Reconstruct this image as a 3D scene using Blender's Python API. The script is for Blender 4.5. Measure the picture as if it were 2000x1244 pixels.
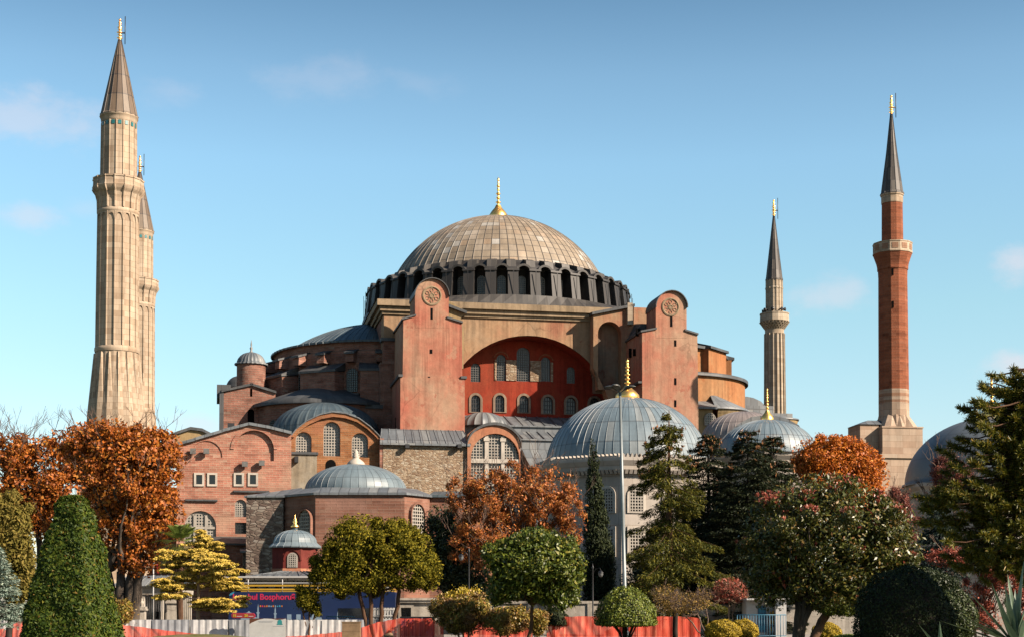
import bpy, math, random
import numpy as np
from mathutils import Vector, Matrix
from mathutils.geometry import tessellate_polygon

for _o in list(bpy.data.objects):
    bpy.data.objects.remove(_o)
C = bpy.context.scene.collection
SC = bpy.context.scene
R = math.radians
PI = math.pi

# ------------------------------------------------------------------ camera, sky, sun, exposure
FPX, PITCH, EYE = 3000.0, R(2.0), 1.7
CY = 1190.0 - FPX * math.tan(PITCH)
cd = bpy.data.cameras.new('camera')
cam = bpy.data.objects.new('camera', cd)
C.objects.link(cam)
cam.location = (0, 0, EYE)
cam.rotation_euler = (R(90) + PITCH, 0, 0)
cd.sensor_fit = 'HORIZONTAL'
cd.sensor_width = 36.0
cd.lens = 36.0 * FPX / 2000.0
cd.shift_y = (CY - 622.0) / 2000.0
cd.clip_start = 0.5
cd.clip_end = 6000
SC.camera = cam

SUN_AZ, SUN_EL = R(62), R(32)      # azimuth to the right of straight behind the camera
sun_dir = Vector((math.sin(SUN_AZ) * math.cos(SUN_EL), -math.cos(SUN_AZ) * math.cos(SUN_EL), math.sin(SUN_EL)))
sl = bpy.data.lights.new('sun', 'SUN')
sl.energy = 5.0
sl.angle = R(0.55)
sl.color = (1.0, 0.845, 0.68)
so = bpy.data.objects.new('sun', sl)
C.objects.link(so)
so.rotation_euler = (-sun_dir).to_track_quat('-Z', 'Y').to_euler()
so.location = (60, -40, 60)

W = bpy.data.worlds.new('World')
SC.world = W
W.use_nodes = True
_nt = W.node_tree
_nt.nodes.clear()
_out = _nt.nodes.new('ShaderNodeOutputWorld')
_bg = _nt.nodes.new('ShaderNodeBackground')
_sky = _nt.nodes.new('ShaderNodeTexSky')
_sky.sky_type = 'NISHITA'
_sky.sun_disc = False
_sky.sun_elevation = SUN_EL
_sky.sun_rotation = math.atan2(sun_dir.x, sun_dir.y)
_sky.altitude = 50
_sky.air_density = 1.0
_sky.dust_density = 0.6
_sky.ozone_density = 1.6
_bg.inputs['Strength'].default_value = 0.067
_hs = _nt.nodes.new('ShaderNodeHueSaturation')
_hs.inputs['Saturation'].default_value = 1.12
_hs.inputs['Hue'].default_value = 0.487
_nt.links.new(_sky.outputs[0], _hs.inputs['Color'])
# elevation tint, with the lens darkening put in: the blue deepens quickly above the pale cyan of the lower sky
_tc = _nt.nodes.new('ShaderNodeTexCoord')
_sp = _nt.nodes.new('ShaderNodeSeparateXYZ')
_nt.links.new(_tc.outputs['Generated'], _sp.inputs[0])
_cr = _nt.nodes.new('ShaderNodeValToRGB')
_nt.links.new(_sp.outputs['Z'], _cr.inputs[0])
_stops = [(0.0, (.86, .86, .92)), (.10, (.92, .86, .82)), (.19, (1.02, .98, .85)), (.28, (1.10, 1.04, .96)), (.33, (.98, .92, .87)), (.38, (.70, .70, .70)), (.6, (.66, .68, .72))]
while len(_cr.color_ramp.elements) < len(_stops): _cr.color_ramp.elements.new(0.5)
for _e, (_p, _c) in zip(_cr.color_ramp.elements, _stops):
    _e.position = _p; _e.color = (*_c, 1)
_mx = _nt.nodes.new('ShaderNodeMix'); _mx.data_type = 'RGBA'; _mx.blend_type = 'MULTIPLY'; _mx.inputs[0].default_value = 1.0
_nt.links.new(_hs.outputs[0], _mx.inputs[6]); _nt.links.new(_cr.outputs[0], _mx.inputs[7])
_nt.links.new(_bg.outputs[0], _out.inputs[0])
SKY_NT, SKY_COL, SKY_BG = _nt, _mx.outputs[2], _bg

SC.view_settings.view_transform = 'Standard'
SC.view_settings.look = 'None'
SC.view_settings.exposure = 1.66
SC.view_settings.gamma = 1.0
SC.view_settings.use_curve_mapping = False
SC.cycles.max_bounces = 6
SC.cycles.diffuse_bounces = 3
SC.cycles.glossy_bounces = 2
SC.cycles.transmission_bounces = 3
SC.cycles.transparent_max_bounces = 6

# ------------------------------------------------------------------ where a direction in the photograph meets a plane of the site
def ray(px, py):
    u = (px - 1000.0) / FPX
    v = (CY - py) / FPX
    c, s = math.cos(PITCH), math.sin(PITCH)
    return Vector((u, c - v * s, s + v * c))

def at(px, py, Y):
    d = ray(px, py)
    return Vector((0, 0, EYE)) + d * (Y / d.y)

def pxm(Y):
    return Y / FPX            # metres per photo pixel at distance Y

# small clouds in the sky
def sky_clouds():
    nt = SKY_NT
    N = nt.nodes.new
    tc = N('ShaderNodeTexCoord')
    nz = N('ShaderNodeTexNoise')
    nz.inputs['Scale'].default_value = 26.0
    nz.inputs['Detail'].default_value = 6.0
    nz.inputs['Roughness'].default_value = 0.62
    mp = N('ShaderNodeMapping')
    mp.inputs['Scale'].default_value = (1.0, 1.0, 1.7)
    nt.links.new(tc.outputs['Generated'], mp.inputs['Vector'])
    nt.links.new(mp.outputs[0], nz.inputs['Vector'])
    total = None
    for (px, py, w, h, a) in [(70, 235, 130, 50, .55), (15, 240, 60, 30, .35), (62, 428, 62, 24, .55), (335, 180, 60, 28, .2), (640, 158, 130, 42, .22),
                              (1622, 580, 80, 38, .55), (1990, 520, 45, 40, .75), (1985, 716, 70, 30, .95), (820, 165, 70, 30, .13), (170, 410, 40, 20, .2),
                              (390, 830, 60, 26, .5), (1790, 880, 50, 30, .2)]:
        d = ray(px, py).normalized()
        sub = N('ShaderNodeVectorMath'); sub.operation = 'SUBTRACT'
        nt.links.new(tc.outputs['Generated'], sub.inputs[0])
        sub.inputs[1].default_value = d
        mul = N('ShaderNodeVectorMath'); mul.operation = 'MULTIPLY'
        nt.links.new(sub.outputs[0], mul.inputs[0])
        mul.inputs[1].default_value = (FPX / w, FPX / w, FPX / h)
        ln = N('ShaderNodeVectorMath'); ln.operation = 'LENGTH'
        nt.links.new(mul.outputs[0], ln.inputs[0])
        # edge broken by the noise
        ad = N('ShaderNodeMath'); ad.operation = 'MULTIPLY_ADD'
        nt.links.new(nz.outputs[0], ad.inputs[0]); ad.inputs[1].default_value = -2.6
        ad.inputs[2].default_value = 1.3
        a2 = N('ShaderNodeMath'); a2.operation = 'ADD'
        nt.links.new(ad.outputs[0], a2.inputs[0]); nt.links.new(ln.outputs['Value'], a2.inputs[1])
        mr = N('ShaderNodeMapRange'); mr.interpolation_type = 'SMOOTHSTEP'
        nt.links.new(a2.outputs[0], mr.inputs['Value'])
        mr.inputs['From Min'].default_value = 1.25
        mr.inputs['From Max'].default_value = 0.0
        mr.inputs['To Min'].default_value = 0.0
        mr.inputs['To Max'].default_value = a*.7
        if total is None:
            total = mr.outputs[0]
        else:
            mx = N('ShaderNodeMath'); mx.operation = 'MAXIMUM'
            nt.links.new(total, mx.inputs[0]); nt.links.new(mr.outputs[0], mx.inputs[1])
            total = mx.outputs[0]
    mix = N('ShaderNodeMix'); mix.data_type = 'RGBA'
    nt.links.new(total, mix.inputs[0])
    nt.links.new(SKY_COL, mix.inputs[6])
    mix.inputs[7].default_value = (4.0, 3.75, 4.0, 1)
    nt.links.new(mix.outputs[2], SKY_BG.inputs['Color'])
sky_clouds()

# ------------------------------------------------------------------ mesh building
class MB:
    def __init__(s):
        s.v = []; s.f = []; s.m = []; s.uv = []; s.sm = []
    def add(s, verts, faces, m=0, uvs=None, smooth=False):
        o = len(s.v)
        s.v.extend([tuple(p) for p in verts])
        for i, f in enumerate(faces):
            s.f.append(tuple(o + k for k in f))
            s.m.append(m)
            s.uv.append(uvs[i] if uvs else None)
            s.sm.append(smooth)
    def box(s, x0, x1, y0, y1, z0, z1, m=0):
        v = [(x0,y0,z0),(x1,y0,z0),(x1,y1,z0),(x0,y1,z0),(x0,y0,z1),(x1,y0,z1),(x1,y1,z1),(x0,y1,z1)]
        s.add(v, [(0,3,2,1),(4,5,6,7),(0,1,5,4),(1,2,6,5),(2,3,7,6),(3,0,4,7)], m)
    def hexa(s, p, m=0):            # eight corners, bottom ring then top ring
        s.add(p, [(0,3,2,1),(4,5,6,7),(0,1,5,4),(1,2,6,5),(2,3,7,6),(3,0,4,7)], m)
    def quad(s, a, b, c, d, m=0):
        s.add([a,b,c,d], [(0,1,2,3)], m)
    def slab(s, a, b, c, d, t, m=0):      # a quad with thickness t downwards
        dn = Vector((0,0,-t))
        top = [Vector(p) for p in (a,b,c,d)]
        s.hexa([p+dn for p in top] + top, m)
    def prism(s, poly, y0, y1, m=0, holes=(), ms=None, back=True):
        # poly: (x,z) outline seen from the front, front plane at y0
        def area(q):
            return sum(q[i][0]*q[(i+1)%len(q)][1] - q[(i+1)%len(q)][0]*q[i][1] for i in range(len(q)))
        poly = list(poly)
        if area(poly) < 0: poly = poly[::-1]
        loops = [poly]
        for h in holes:
            h = list(h)
            if area(h) > 0: h = h[::-1]
            loops.append(h)
        flat = [p for l in loops for p in l]
        tris = tessellate_polygon([[Vector((p[0], p[1], 0)) for p in l] for l in loops])
        fr = []; bk = []
        for t in tris:
            a, b, c = (flat[i] for i in t)
            cr = (b[0]-a[0])*(c[1]-a[1]) - (b[1]-a[1])*(c[0]-a[0])
            if abs(cr) < 1e-10: continue
            t = tuple(t) if cr > 0 else tuple(t)[::-1]
            fr.append(t); bk.append(t[::-1])
        s.add([(p[0], y0, p[1]) for p in flat], fr, m)
        if back: s.add([(p[0], y1, p[1]) for p in flat], bk, m)
        for l in loops:
            n = len(l)
            vs = [(p[0], y0, p[1]) for p in l] + [(p[0], y1, p[1]) for p in l]
            s.add(vs, [(i, i+n, (i+1)%n+n, (i+1)%n) for i in range(n)], m if ms is None else ms)
    def lathe(s, prof, cx=0, cy=0, n=32, a0=0.0, a1=2*PI, m=0, cross=None, smooth=True, uref=None, mats=None):
        if cross is None:
            full = abs(a1 - a0 - 2*PI) < 1e-6
            k = n if full else n + 1
            cross = [(a0 + (a1-a0)*i/n, 0.0) for i in range(k)]
        else:
            full = abs(a1 - a0 - 2*PI) < 1e-6
            k = len(cross)
        if uref is None: uref = max(p[0] for p in prof)
        vl = [0.0]
        for i in range(1, len(prof)):
            vl.append(vl[-1] + math.hypot(prof[i][0]-prof[i-1][0], prof[i][1]-prof[i-1][1]))
        vs = []
        for (r, z) in prof:
            for (a, dr) in cross:
                q = max(r + (dr if r > 0.05 else 0), 0.0)
                vs.append((cx + q*math.cos(a), cy + q*math.sin(a), z))
        for j in range(len(prof)-1):
            fs = []; us = []
            for i in range(k if full else k-1):
                i2 = (i+1) % k
                ua = cross[i][0]*uref; ub = (cross[i2][0] + (2*PI if i2 < i else 0))*uref
                fs.append((j*k+i, j*k+i2, (j+1)*k+i2, (j+1)*k+i))
                us.append([(ua, vl[j]), (ub, vl[j]), (ub, vl[j+1]), (ua, vl[j+1])])
            o = len(s.v) if j == 0 else o
            if j == 0:
                s.v.extend(vs)
            for f, u in zip(fs, us):
                s.f.append(tuple(o+q for q in f)); s.m.append(mats[j] if mats else m); s.uv.append(u); s.sm.append(smooth)
    def tube(s, pts, radii, n=6, m=0, smooth=True, cap=True):
        pts = [Vector(p) for p in pts]
        if not hasattr(radii, '__len__'): radii = [radii]*len(pts)
        vs = []
        for i, p in enumerate(pts):
            d = (pts[min(i+1, len(pts)-1)] - pts[max(i-1, 0)])
            if d.length < 1e-9: d = Vector((0,0,1))
            d.normalize()
            up = Vector((1,0,0)) if abs(d.x) < 0.8 else Vector((0,1,0))
            t = d.cross(up).normalized(); b = d.cross(t)
            for k in range(n):
                a = 2*PI*k/n
                vs.append(p + (t*math.cos(a) + b*math.sin(a))*radii[i])
        fs = []
        for i in range(len(pts)-1):
            for k in range(n):
                fs.append((i*n+k, i*n+(k+1)%n, (i+1)*n+(k+1)%n, (i+1)*n+k))
        if cap:
            fs.append(tuple(range(n))[::-1]); fs.append(tuple((len(pts)-1)*n+k for k in range(n)))
        s.add(vs, fs, m, None, smooth)
    def build(s, name, mats, parent=None, loc=None, rotz=None):
        me = bpy.data.meshes.new(name)
        me.from_pydata(s.v, [], s.f)
        if not isinstance(mats, (list, tuple)): mats = [mats]
        for q in mats: me.materials.append(q)
        me.polygons.foreach_set('material_index', s.m)
        me.polygons.foreach_set('use_smooth', s.sm)
        me.update()
        ul = me.uv_layers.new(name='UVMap')
        uv = []
        V = me.vertices
        for p in me.polygons:
            u = s.uv[p.index]
            if u is not None:
                for q in u: uv.extend(q)
                continue
            n = p.normal
            if abs(n.z) > 0.97:
                for vi in p.vertices:
                    c = V[vi].co; uv.extend((c.x, c.y))
            else:
                t = Vector((-n.y, n.x, 0)).normalized()
                b = n.cross(t)
                for vi in p.vertices:
                    c = V[vi].co; uv.extend((c.dot(t), c.dot(b)))
        ul.data.foreach_set('uv', uv)
        o = bpy.data.objects.new(name, me)
        C.objects.link(o)
        if parent is not None: o.parent = parent
        if loc is not None: o.location = loc
        if rotz is not None: o.rotation_euler = (0, 0, rotz)
        return o

def thing(name, label, cat, loc=(0,0,0), rotz=0.0, group=None):
    o = bpy.data.objects.new(name, None)
    C.objects.link(o)
    o.location = loc
    o.rotation_euler = (0, 0, rotz)
    o.empty_display_size = 0.5
    o['label'] = label; o['category'] = cat
    if group: o['group'] = group
    return o

def tag(o, label, cat, group=None):
    o['label'] = label; o['category'] = cat
    if group: o['group'] = group
    return o

def struct(o):
    o['kind'] = 'structure'
    return o

def dup(root, loc, rotz=None, label=None, scale=None):
    r = root.copy(); C.objects.link(r); r.location = loc
    if rotz is not None: r.rotation_euler = (0, 0, rotz)
    if scale is not None: r.scale = scale
    if label: r['label'] = label
    for ch in list(root.children):
        c = ch.copy(); C.objects.link(c); c.parent = r
        for g in list(ch.children):
            d = g.copy(); C.objects.link(d); d.parent = c
    return r

def arch(cx, z0, z1, w, n=10):
    """outline of a round-headed opening: sill z0, crown z1"""
    r = w/2; zs = z1 - r
    pts = [(cx-r, z0), (cx+r, z0)]
    for i in range(n+1):
        a = PI*i/n
        pts.append((cx + r*math.cos(a), zs + r*math.sin(a)))
    return pts

def arch_half(x, cx, z1, w):
    r = w/2; zs = z1 - r
    d = abs(x-cx)
    return zs + math.sqrt(max(r*r - d*d, 0))

def arch_win(mb, cx, z0, z1, w, y, cell, bar, mg=0, mp=1, mf=2, fw=0.0, flat=False, depth=0.12, pane_y=0.3, proj=0.12, cellz=None):
    """pane, lattice of bars and (fw>0) a stone surround, all facing -y; y is the wall face"""
    out = [(cx-w/2, z0), (cx+w/2, z0), (cx+w/2, z1), (cx-w/2, z1)] if flat else arch(cx, z0, z1, w)
    mb.add([(p[0], y+pane_y, p[1]) for p in out], [tuple(range(len(out)))], mp)
    yb = y + pane_y - depth - 0.02
    nx = max(1, round(w/cell))
    top = (lambda x: z1) if flat else (lambda x: arch_half(x, cx, z1, w))
    for i in range(nx+1):
        x = cx - w/2 + w*i/nx
        xx = min(max(x, cx-w/2+bar/2), cx+w/2-bar/2)
        zt = top(xx)
        mb.box(xx-bar/2, xx+bar/2, yb, yb+depth, z0, zt, mg)
    cz = cellz or cell
    nz = max(1, round((z1-z0)/cz))
    for i in range(nx*0, nz+1):
        z = z0 + (z1-z0)*i/nz
        z = min(max(z, z0+bar/2), z1-bar/2)
        hw = w/2
        if not flat and z > z1 - w/2:
            q = z - (z1 - w/2)
            hw = math.sqrt(max((w/2)**2 - q*q, 0))
        if hw > 0.05:
            mb.box(cx-hw, cx+hw, yb+0.004, yb+depth-0.004, z-bar/2, z+bar/2, mg)
    if fw > 0:
        if flat:
            o2 = [(cx-w/2-fw, z0-fw), (cx+w/2+fw, z0-fw), (cx+w/2+fw, z1+fw), (cx-w/2-fw, z1+fw)]
        else:
            o2 = arch(cx, z0-fw*0.3, z1+fw, w+2*fw)
        mb.prism(o2, y-proj, y+0.25, mf, [out])
    elif not flat:
        # slim rim
        o2 = arch(cx, z0, z1, w); o3 = arch(cx, z0+bar, z1-bar, w-2*bar)
        mb.prism(o2, yb-0.01, yb+depth+0.01, mg, [o3])
# ------------------------------------------------------------------ materials
KALB = 0.365        # the lists below are relative tints; this brings them to real-world reflectances
KX = 0.62
class G:
    def __init__(s, name, rough=0.85, spec=0.25, metal=0.0):
        s.m = bpy.data.materials.new(name)
        s.m.use_nodes = True
        s.nt = s.m.node_tree
        s.b = s.nt.nodes['Principled BSDF']
        s.b.inputs['Roughness'].default_value = rough
        s.b.inputs['Metallic'].default_value = metal
        s.b.inputs['Specular IOR Level'].default_value = spec
        s._tc = None
    def n(s, t, ins=None, **props):
        nd = s.nt.nodes.new(t)
        for k, v in props.items(): setattr(nd, k, v)
        for k, v in (ins or {}).items():
            if isinstance(v, bpy.types.NodeSocket): s.nt.links.new(v, nd.inputs[k])
            else: nd.inputs[k].default_value = v
        return nd
    def tc(s, which='Object'):
        if s._tc is None: s._tc = s.n('ShaderNodeTexCoord')
        return s._tc.outputs[which]
    def mp(s, vec, scale=(1,1,1), loc=(0,0,0)):
        return s.n('ShaderNodeMapping', {'Vector': vec, 'Scale': scale, 'Location': loc}).outputs[0]
    def noise(s, vec, scale, detail=4.0, rough=0.6):
        return s.n('ShaderNodeTexNoise', {'Vector': vec, 'Scale': scale, 'Detail': detail, 'Roughness': rough}).outputs[0]
    def ramp(s, fac, stops, interp='LINEAR'):
        nd = s.n('ShaderNodeValToRGB', {0: fac})
        cr = nd.color_ramp; cr.interpolation = interp
        while len(cr.elements) < len(stops): cr.elements.new(0.5)
        for e, (p, c) in zip(cr.elements, stops):
            e.position = p
            e.color = (c, c, c, 1) if not hasattr(c, '__len__') else (c[0], c[1], c[2], 1)
        return nd.outputs[0]
    def mix(s, fac, a, b, blend='MIX'):
        nd = s.n('ShaderNodeMix', data_type='RGBA', blend_type=blend)
        for k, v in ((0, fac), (6, a), (7, b)):
            if isinstance(v, bpy.types.NodeSocket): s.nt.links.new(v, nd.inputs[k])
            else: nd.inputs[k].default_value = v if k == 0 else (v[0], v[1], v[2], 1)
        return nd.outputs[2]
    def ma(s, op, a, b=0.0, c=0.0):
        return s.n('ShaderNodeMath', {0: a, 1: b, 2: c}, operation=op).outputs[0]
    def col(s, c, k=None):
        k = KALB if k is None else k
        if k != 1.0: c = s.mix(1.0, c, (k, k, k), 'MULTIPLY')
        if isinstance(c, bpy.types.NodeSocket): s.nt.links.new(c, s.b.inputs['Base Color'])
        else: s.b.inputs['Base Color'].default_value = (c[0], c[1], c[2], 1)
        return s
    def bump(s, h, strength=0.4, dist=0.1):
        nd = s.n('ShaderNodeBump', {'Height': h, 'Strength': strength, 'Distance': dist})
        s.nt.links.new(nd.outputs[0], s.b.inputs['Normal'])
        return s

def plaster(name, c1, c2, c3, sc=0.11, stain=0.55, seed=0.0, lo=0.36, hi=0.64):
    g = G(name, 0.9, 0.15)
    o = g.mp(g.tc(), (1,1,0.75), (seed, seed*2, seed*3))
    n1 = g.noise(o, sc, 6, 0.62)
    base = g.ramp(n1, [(lo, c1), ((lo+hi)/2, c2), (hi, c3)])
    st = g.noise(g.mp(g.tc(), (1,1,0.07), (seed,0,0)), 1.1, 5, 0.65)
    k = g.ramp(st, [(0.3, stain), (0.55, 1.0)])
    base = g.mix(0.75, base, k, 'MULTIPLY')
    dr = g.noise(g.mp(g.tc(), (1,1,0.035), (seed*3,1,0)), 3.2, 4, 0.6)
    wet = g.ramp(g.noise(g.mp(g.tc(), (1,1,.6), (7,seed,2)), .16, 4, .6), [(.44, 0.0), (.6, 1.0)])
    base = g.mix(g.ma('MULTIPLY', wet, 0.55), base, g.ramp(dr, [(0.38, 0.5), (0.6, 1.08)]), 'MULTIPLY')
    # flaked areas with crisp edges, hairline cracks
    fl = g.ramp(g.noise(g.mp(g.tc(), (1,1,.8), (seed*1.7, 3, seed)), .32, 9, 0.68), [(0.575, 0.0), (0.595, 1.0)])
    base = g.mix(g.ma('MULTIPLY', fl, 0.55), base, (c3[0]*.9, c3[1]*.88, c3[2]*.86))
    fl2 = g.ramp(g.noise(g.mp(g.tc(), (1,1,.8), (seed, 9, seed*2.3)), .5, 9, 0.7), [(0.61, 0.0), (0.625, 1.0)])
    base = g.mix(g.ma('MULTIPLY', fl2, 0.6), base, (c1[0]*.72, c1[1]*.62, c1[2]*.6))
    wp = g.n('ShaderNodeMix', {0: 0.25}, data_type='RGBA', blend_type='LINEAR_LIGHT')
    s_nz = g.n('ShaderNodeTexNoise', {'Vector': g.tc(), 'Scale': .9, 'Detail': 5.0})
    g.nt.links.new(g.tc(), wp.inputs[6]); g.nt.links.new(s_nz.outputs['Color'], wp.inputs[7])
    vc = g.n('ShaderNodeTexVoronoi', {'Vector': wp.outputs[2], 'Scale': .22}, feature='DISTANCE_TO_EDGE')
    cr = g.ramp(vc.outputs['Distance'], [(0.004, 0.45), (0.014, 1.0)])
    base = g.mix(g.ma('MULTIPLY', g.ramp(g.noise(g.mp(g.tc(), (1,1,1), (seed*4, 0, 0)), .12, 3, .6), [(.5, 0.0), (.62, 1.0)]), 0.45), base, cr, 'MULTIPLY')
    n2 = g.noise(g.tc(), 1.6, 6, 0.7)
    base = g.mix(0.5, base, g.ramp(n2, [(0.3, 0.62), (0.65, 1.12)]), 'MULTIPLY')
    g.col(base)
    g.bump(g.noise(g.tc(), 3.0, 5, 0.7), 0.35, 0.08)
    return g.m

def brickmat(name, c1, c2, mortar, bw=0.9, bh=0.28, patch=None, seed=0.0, var=0.5, bumpy=0.5):
    g = G(name, 0.92, 0.12)
    uv = g.tc('UV')
    wob = g.noise(g.tc(), 0.6, 2, 0.5)
    b = g.n('ShaderNodeTexBrick', {'Vector': uv, 'Color1': (*c1,1), 'Color2': (*c2,1), 'Mortar': (*mortar,1), 'Scale': 1.0,
            'Mortar Size': 0.035, 'Mortar Smooth': 0.6, 'Bias': 0.0, 'Brick Width': bw, 'Row Height': bh})
    o = g.mp(g.tc(), (1,1,1.6), (seed, seed, seed))
    base = b.outputs[0]
    sp = g.n('ShaderNodeSeparateXYZ', {0: uv})
    row = g.ma('FLOOR', g.ma('DIVIDE', sp.outputs[1], bh))
    cx = g.ma('FLOOR', g.ma('ADD', g.ma('DIVIDE', sp.outputs[0], bw), g.ma('MULTIPLY', row, .5)))
    wn = g.n('ShaderNodeTexWhiteNoise', {'Vector': g.n('ShaderNodeCombineXYZ', {0: cx, 1: row}).outputs[0]}, noise_dimensions='2D')
    msk = g.ramp(g.noise(o, 0.5, 4, 0.6), [(0.42, 0.25), (0.6, 1.0)])
    base = g.mix(g.ma('MULTIPLY', g.ramp(wn.outputs[0], [(0.8, 0.0), (0.93, 0.8)]), msk), base, mortar)
    base = g.mix(g.ma('MULTIPLY', g.ramp(wn.outputs[0], [(0.1, 0.6), (0.22, 0.0)]), msk), base, (c1[0]*.55, c1[1]*.5, c1[2]*.5))
    if patch is not None:
        pm = g.ramp(g.noise(o, 0.22, 5, 0.65), [(0.5, 0.0), (0.62, 0.85)])
        base = g.mix(pm, base, patch)
    base = g.mix(var, base, g.ramp(g.noise(o, 0.45, 7, 0.72), [(0.28, 0.45), (0.5, 0.95), (0.72, 1.4)]), 'MULTIPLY')
    lay = g.noise(g.mp(g.tc(), (0.12,0.12,2.2), (seed,0,0)), 1.0, 4, 0.6)
    base = g.mix(0.6, base, g.ramp(lay, [(0.35, 0.68), (0.62, 1.15)]), 'MULTIPLY')
    g.col(base)
    h = g.mix(0.5, b.outputs[1], g.noise(g.tc(), 2.2, 5, 0.7))
    g.bump(h, bumpy, 0.12)
    return g.m

def rubblemat(name, stops, mortar, sx=2.3, sz=5.2):
    g = G(name, 0.93, 0.1)
    v = g.mp(g.tc('UV'), (sx, sz, 1))
    vo = g.n('ShaderNodeTexVoronoi', {'Vector': v, 'Scale': 1.0, 'Randomness': 0.85})
    ed = g.n('ShaderNodeTexVoronoi', {'Vector': v, 'Scale': 1.0, 'Randomness': 0.85}, feature='DISTANCE_TO_EDGE')
    sep = g.n('ShaderNodeSeparateColor', {0: vo.outputs['Color']})
    c = g.ramp(sep.outputs[0], stops)
    k = g.ramp(ed.outputs['Distance'], [(0.03, 0.0), (0.12, 1.0)])
    c = g.mix(k, mortar, c)
    c = g.mix(0.65, c, g.ramp(g.noise(g.tc(), 0.35, 6, 0.7), [(0.3, 0.55), (0.65, 1.25)]), 'MULTIPLY')
    g.col(c)
    g.bump(k, 0.55, 0.12)
    return g.m

def ashlarmat(name, c1, c2, c3, bw=1.3, bh=0.62, streak=0.6):
    g = G(name, 0.88, 0.18)
    uv = g.tc('UV')
    b = g.n('ShaderNodeTexBrick', {'Vector': uv, 'Color1': (*c1,1), 'Color2': (*c2,1), 'Mortar': (c1[0]*.55,c1[1]*.5,c1[2]*.45,1), 'Scale': 1.0,
            'Mortar Size': 0.018, 'Mortar Smooth': 0.4, 'Bias': 0.0, 'Brick Width': bw, 'Row Height': bh})
    # per-block tint
    sp = g.n('ShaderNodeSeparateXYZ', {0: uv})
    row = g.ma('FLOOR', g.ma('DIVIDE', sp.outputs[1], bh))
    colx = g.ma('FLOOR', g.ma('DIVIDE', sp.outputs[0], bw))
    wn = g.n('ShaderNodeTexWhiteNoise', {'Vector': g.n('ShaderNodeCombineXYZ', {0: colx, 1: row}).outputs[0]}, noise_dimensions='2D')
    c = g.mix(g.ramp(wn.outputs[0], [(0.62, 0.0), (0.95, 0.8)]), b.outputs[0], c3)
    st = g.noise(g.mp(g.tc(), (1,1,0.09)), 1.0, 6, 0.68)
    c = g.mix(streak, c, g.ramp(st, [(0.3, 0.5), (0.58, 1.08)]), 'MULTIPLY')
    c = g.mix(0.5, c, g.ramp(g.noise(g.tc(), 0.5, 6, 0.7), [(0.3, 0.65), (0.7, 1.15)]), 'MULTIPLY')
    g.col(c)
    g.bump(g.mix(0.4, b.outputs[1], g.noise(g.tc(), 2.5, 4, 0.7)), -0.3, 0.06)
    return g.m

def leadmat(name, stops, cu=0.9, cv=2.4, seam=0.45, rough=0.55, spec=0.5, jog=0.0, metal=0.0, sw=0.06, streaks=0.5, kvw=0.035):
    g = G(name, rough, spec, metal)
    uv = g.tc('UV')
    sp = g.n('ShaderNodeSeparateXYZ', {0: uv})
    uu = g.ma('DIVIDE', sp.outputs[0], cu)
    ci = g.ma('FLOOR', uu)
    vv = g.ma('ADD', g.ma('DIVIDE', sp.outputs[1], cv), g.ma('MULTIPLY', ci, jog))
    ri = g.ma('FLOOR', vv)
    wn = g.n('ShaderNodeTexWhiteNoise', {'Vector': g.n('ShaderNodeCombineXYZ', {0: ci, 1: ri}).outputs[0]}, noise_dimensions='2D')
    c = g.ramp(wn.outputs[0], stops)
    fu = g.ma('PINGPONG', uu, 0.5)      # 0 at seams
    fv = g.ma('PINGPONG', vv, 0.5)
    ku = g.ramp(fu, [(sw*0.5, 0.0), (sw, 1.0)])
    kv = g.ramp(fv, [(kvw*0.5, 0.0), (kvw, 1.0)])
    k = g.mix(1.0, ku, kv, 'MULTIPLY')
    c = g.mix(g.ma('MULTIPLY_ADD', k, -seam, seam), c, (0.035, 0.035, 0.04))
    st = g.noise(g.mp(uv, (1.6/cu, 0.25, 1)), 1.0, 5, 0.7)
    c = g.mix(streaks, c, g.ramp(st, [(0.3, 0.55), (0.65, 1.25)]), 'MULTIPLY')
    c = g.mix(0.6, c, g.ramp(g.noise(g.tc(), 0.3, 6, 0.7), [(0.3, 0.6), (0.68, 1.2)]), 'MULTIPLY')
    g.col(c)
    g.bump(k, -0.4, 0.08)
    return g.m

def plain(name, c, rough=0.7, spec=0.3, metal=0.0, var=0.35, sc=2.0):
    g = G(name, rough, spec, metal)
    k = g.ramp(g.noise(g.tc(), sc, 5, 0.65), [(0.3, 1-var), (0.7, 1+var*0.5)])
    g.col(g.mix(1.0, c, k, 'MULTIPLY'))
    return g.m

M = {}
M['pink'] = plaster('rose_plaster', (0.68,0.225,0.15), (0.68,0.305,0.20), (0.68,0.43,0.29), 0.10, 0.68, 1.3, 0.39, 0.60)
M['arch'] = plaster('ochre_plaster', (0.56,0.25,0.15), (0.62,0.385,0.225), (0.56,0.39,0.25), 0.14, 0.6, 4.1)
M['yellow'] = plaster('yellow_plaster', (0.52,0.36,0.18), (0.58,0.42,0.22), (0.50,0.38,0.23), 0.14, 0.6, 7.7)
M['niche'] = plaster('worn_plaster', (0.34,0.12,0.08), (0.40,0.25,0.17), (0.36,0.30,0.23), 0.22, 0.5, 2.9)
M['red'] = plaster('red_plaster', (0.42,0.046,0.024), (0.46,0.06,0.028), (0.44,0.088,0.042), 0.12, 0.6, 5.2)
M['orange'] = plaster('orange_plaster', (0.56,0.225,0.09), (0.58,0.26,0.11), (0.60,0.33,0.16), 0.12, 0.7, 3.3)
M['salmon'] = plaster('salmon_plaster', (0.66,0.27,0.15), (0.68,0.30,0.17), (0.66,0.33,0.2), 0.14, 0.78, 8.3)
M['maroon'] = plaster('maroon_plaster', (0.24,0.035,0.03), (0.26,0.045,0.036), (0.30,0.075,0.055), 0.3, 0.7, 8.8)
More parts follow.
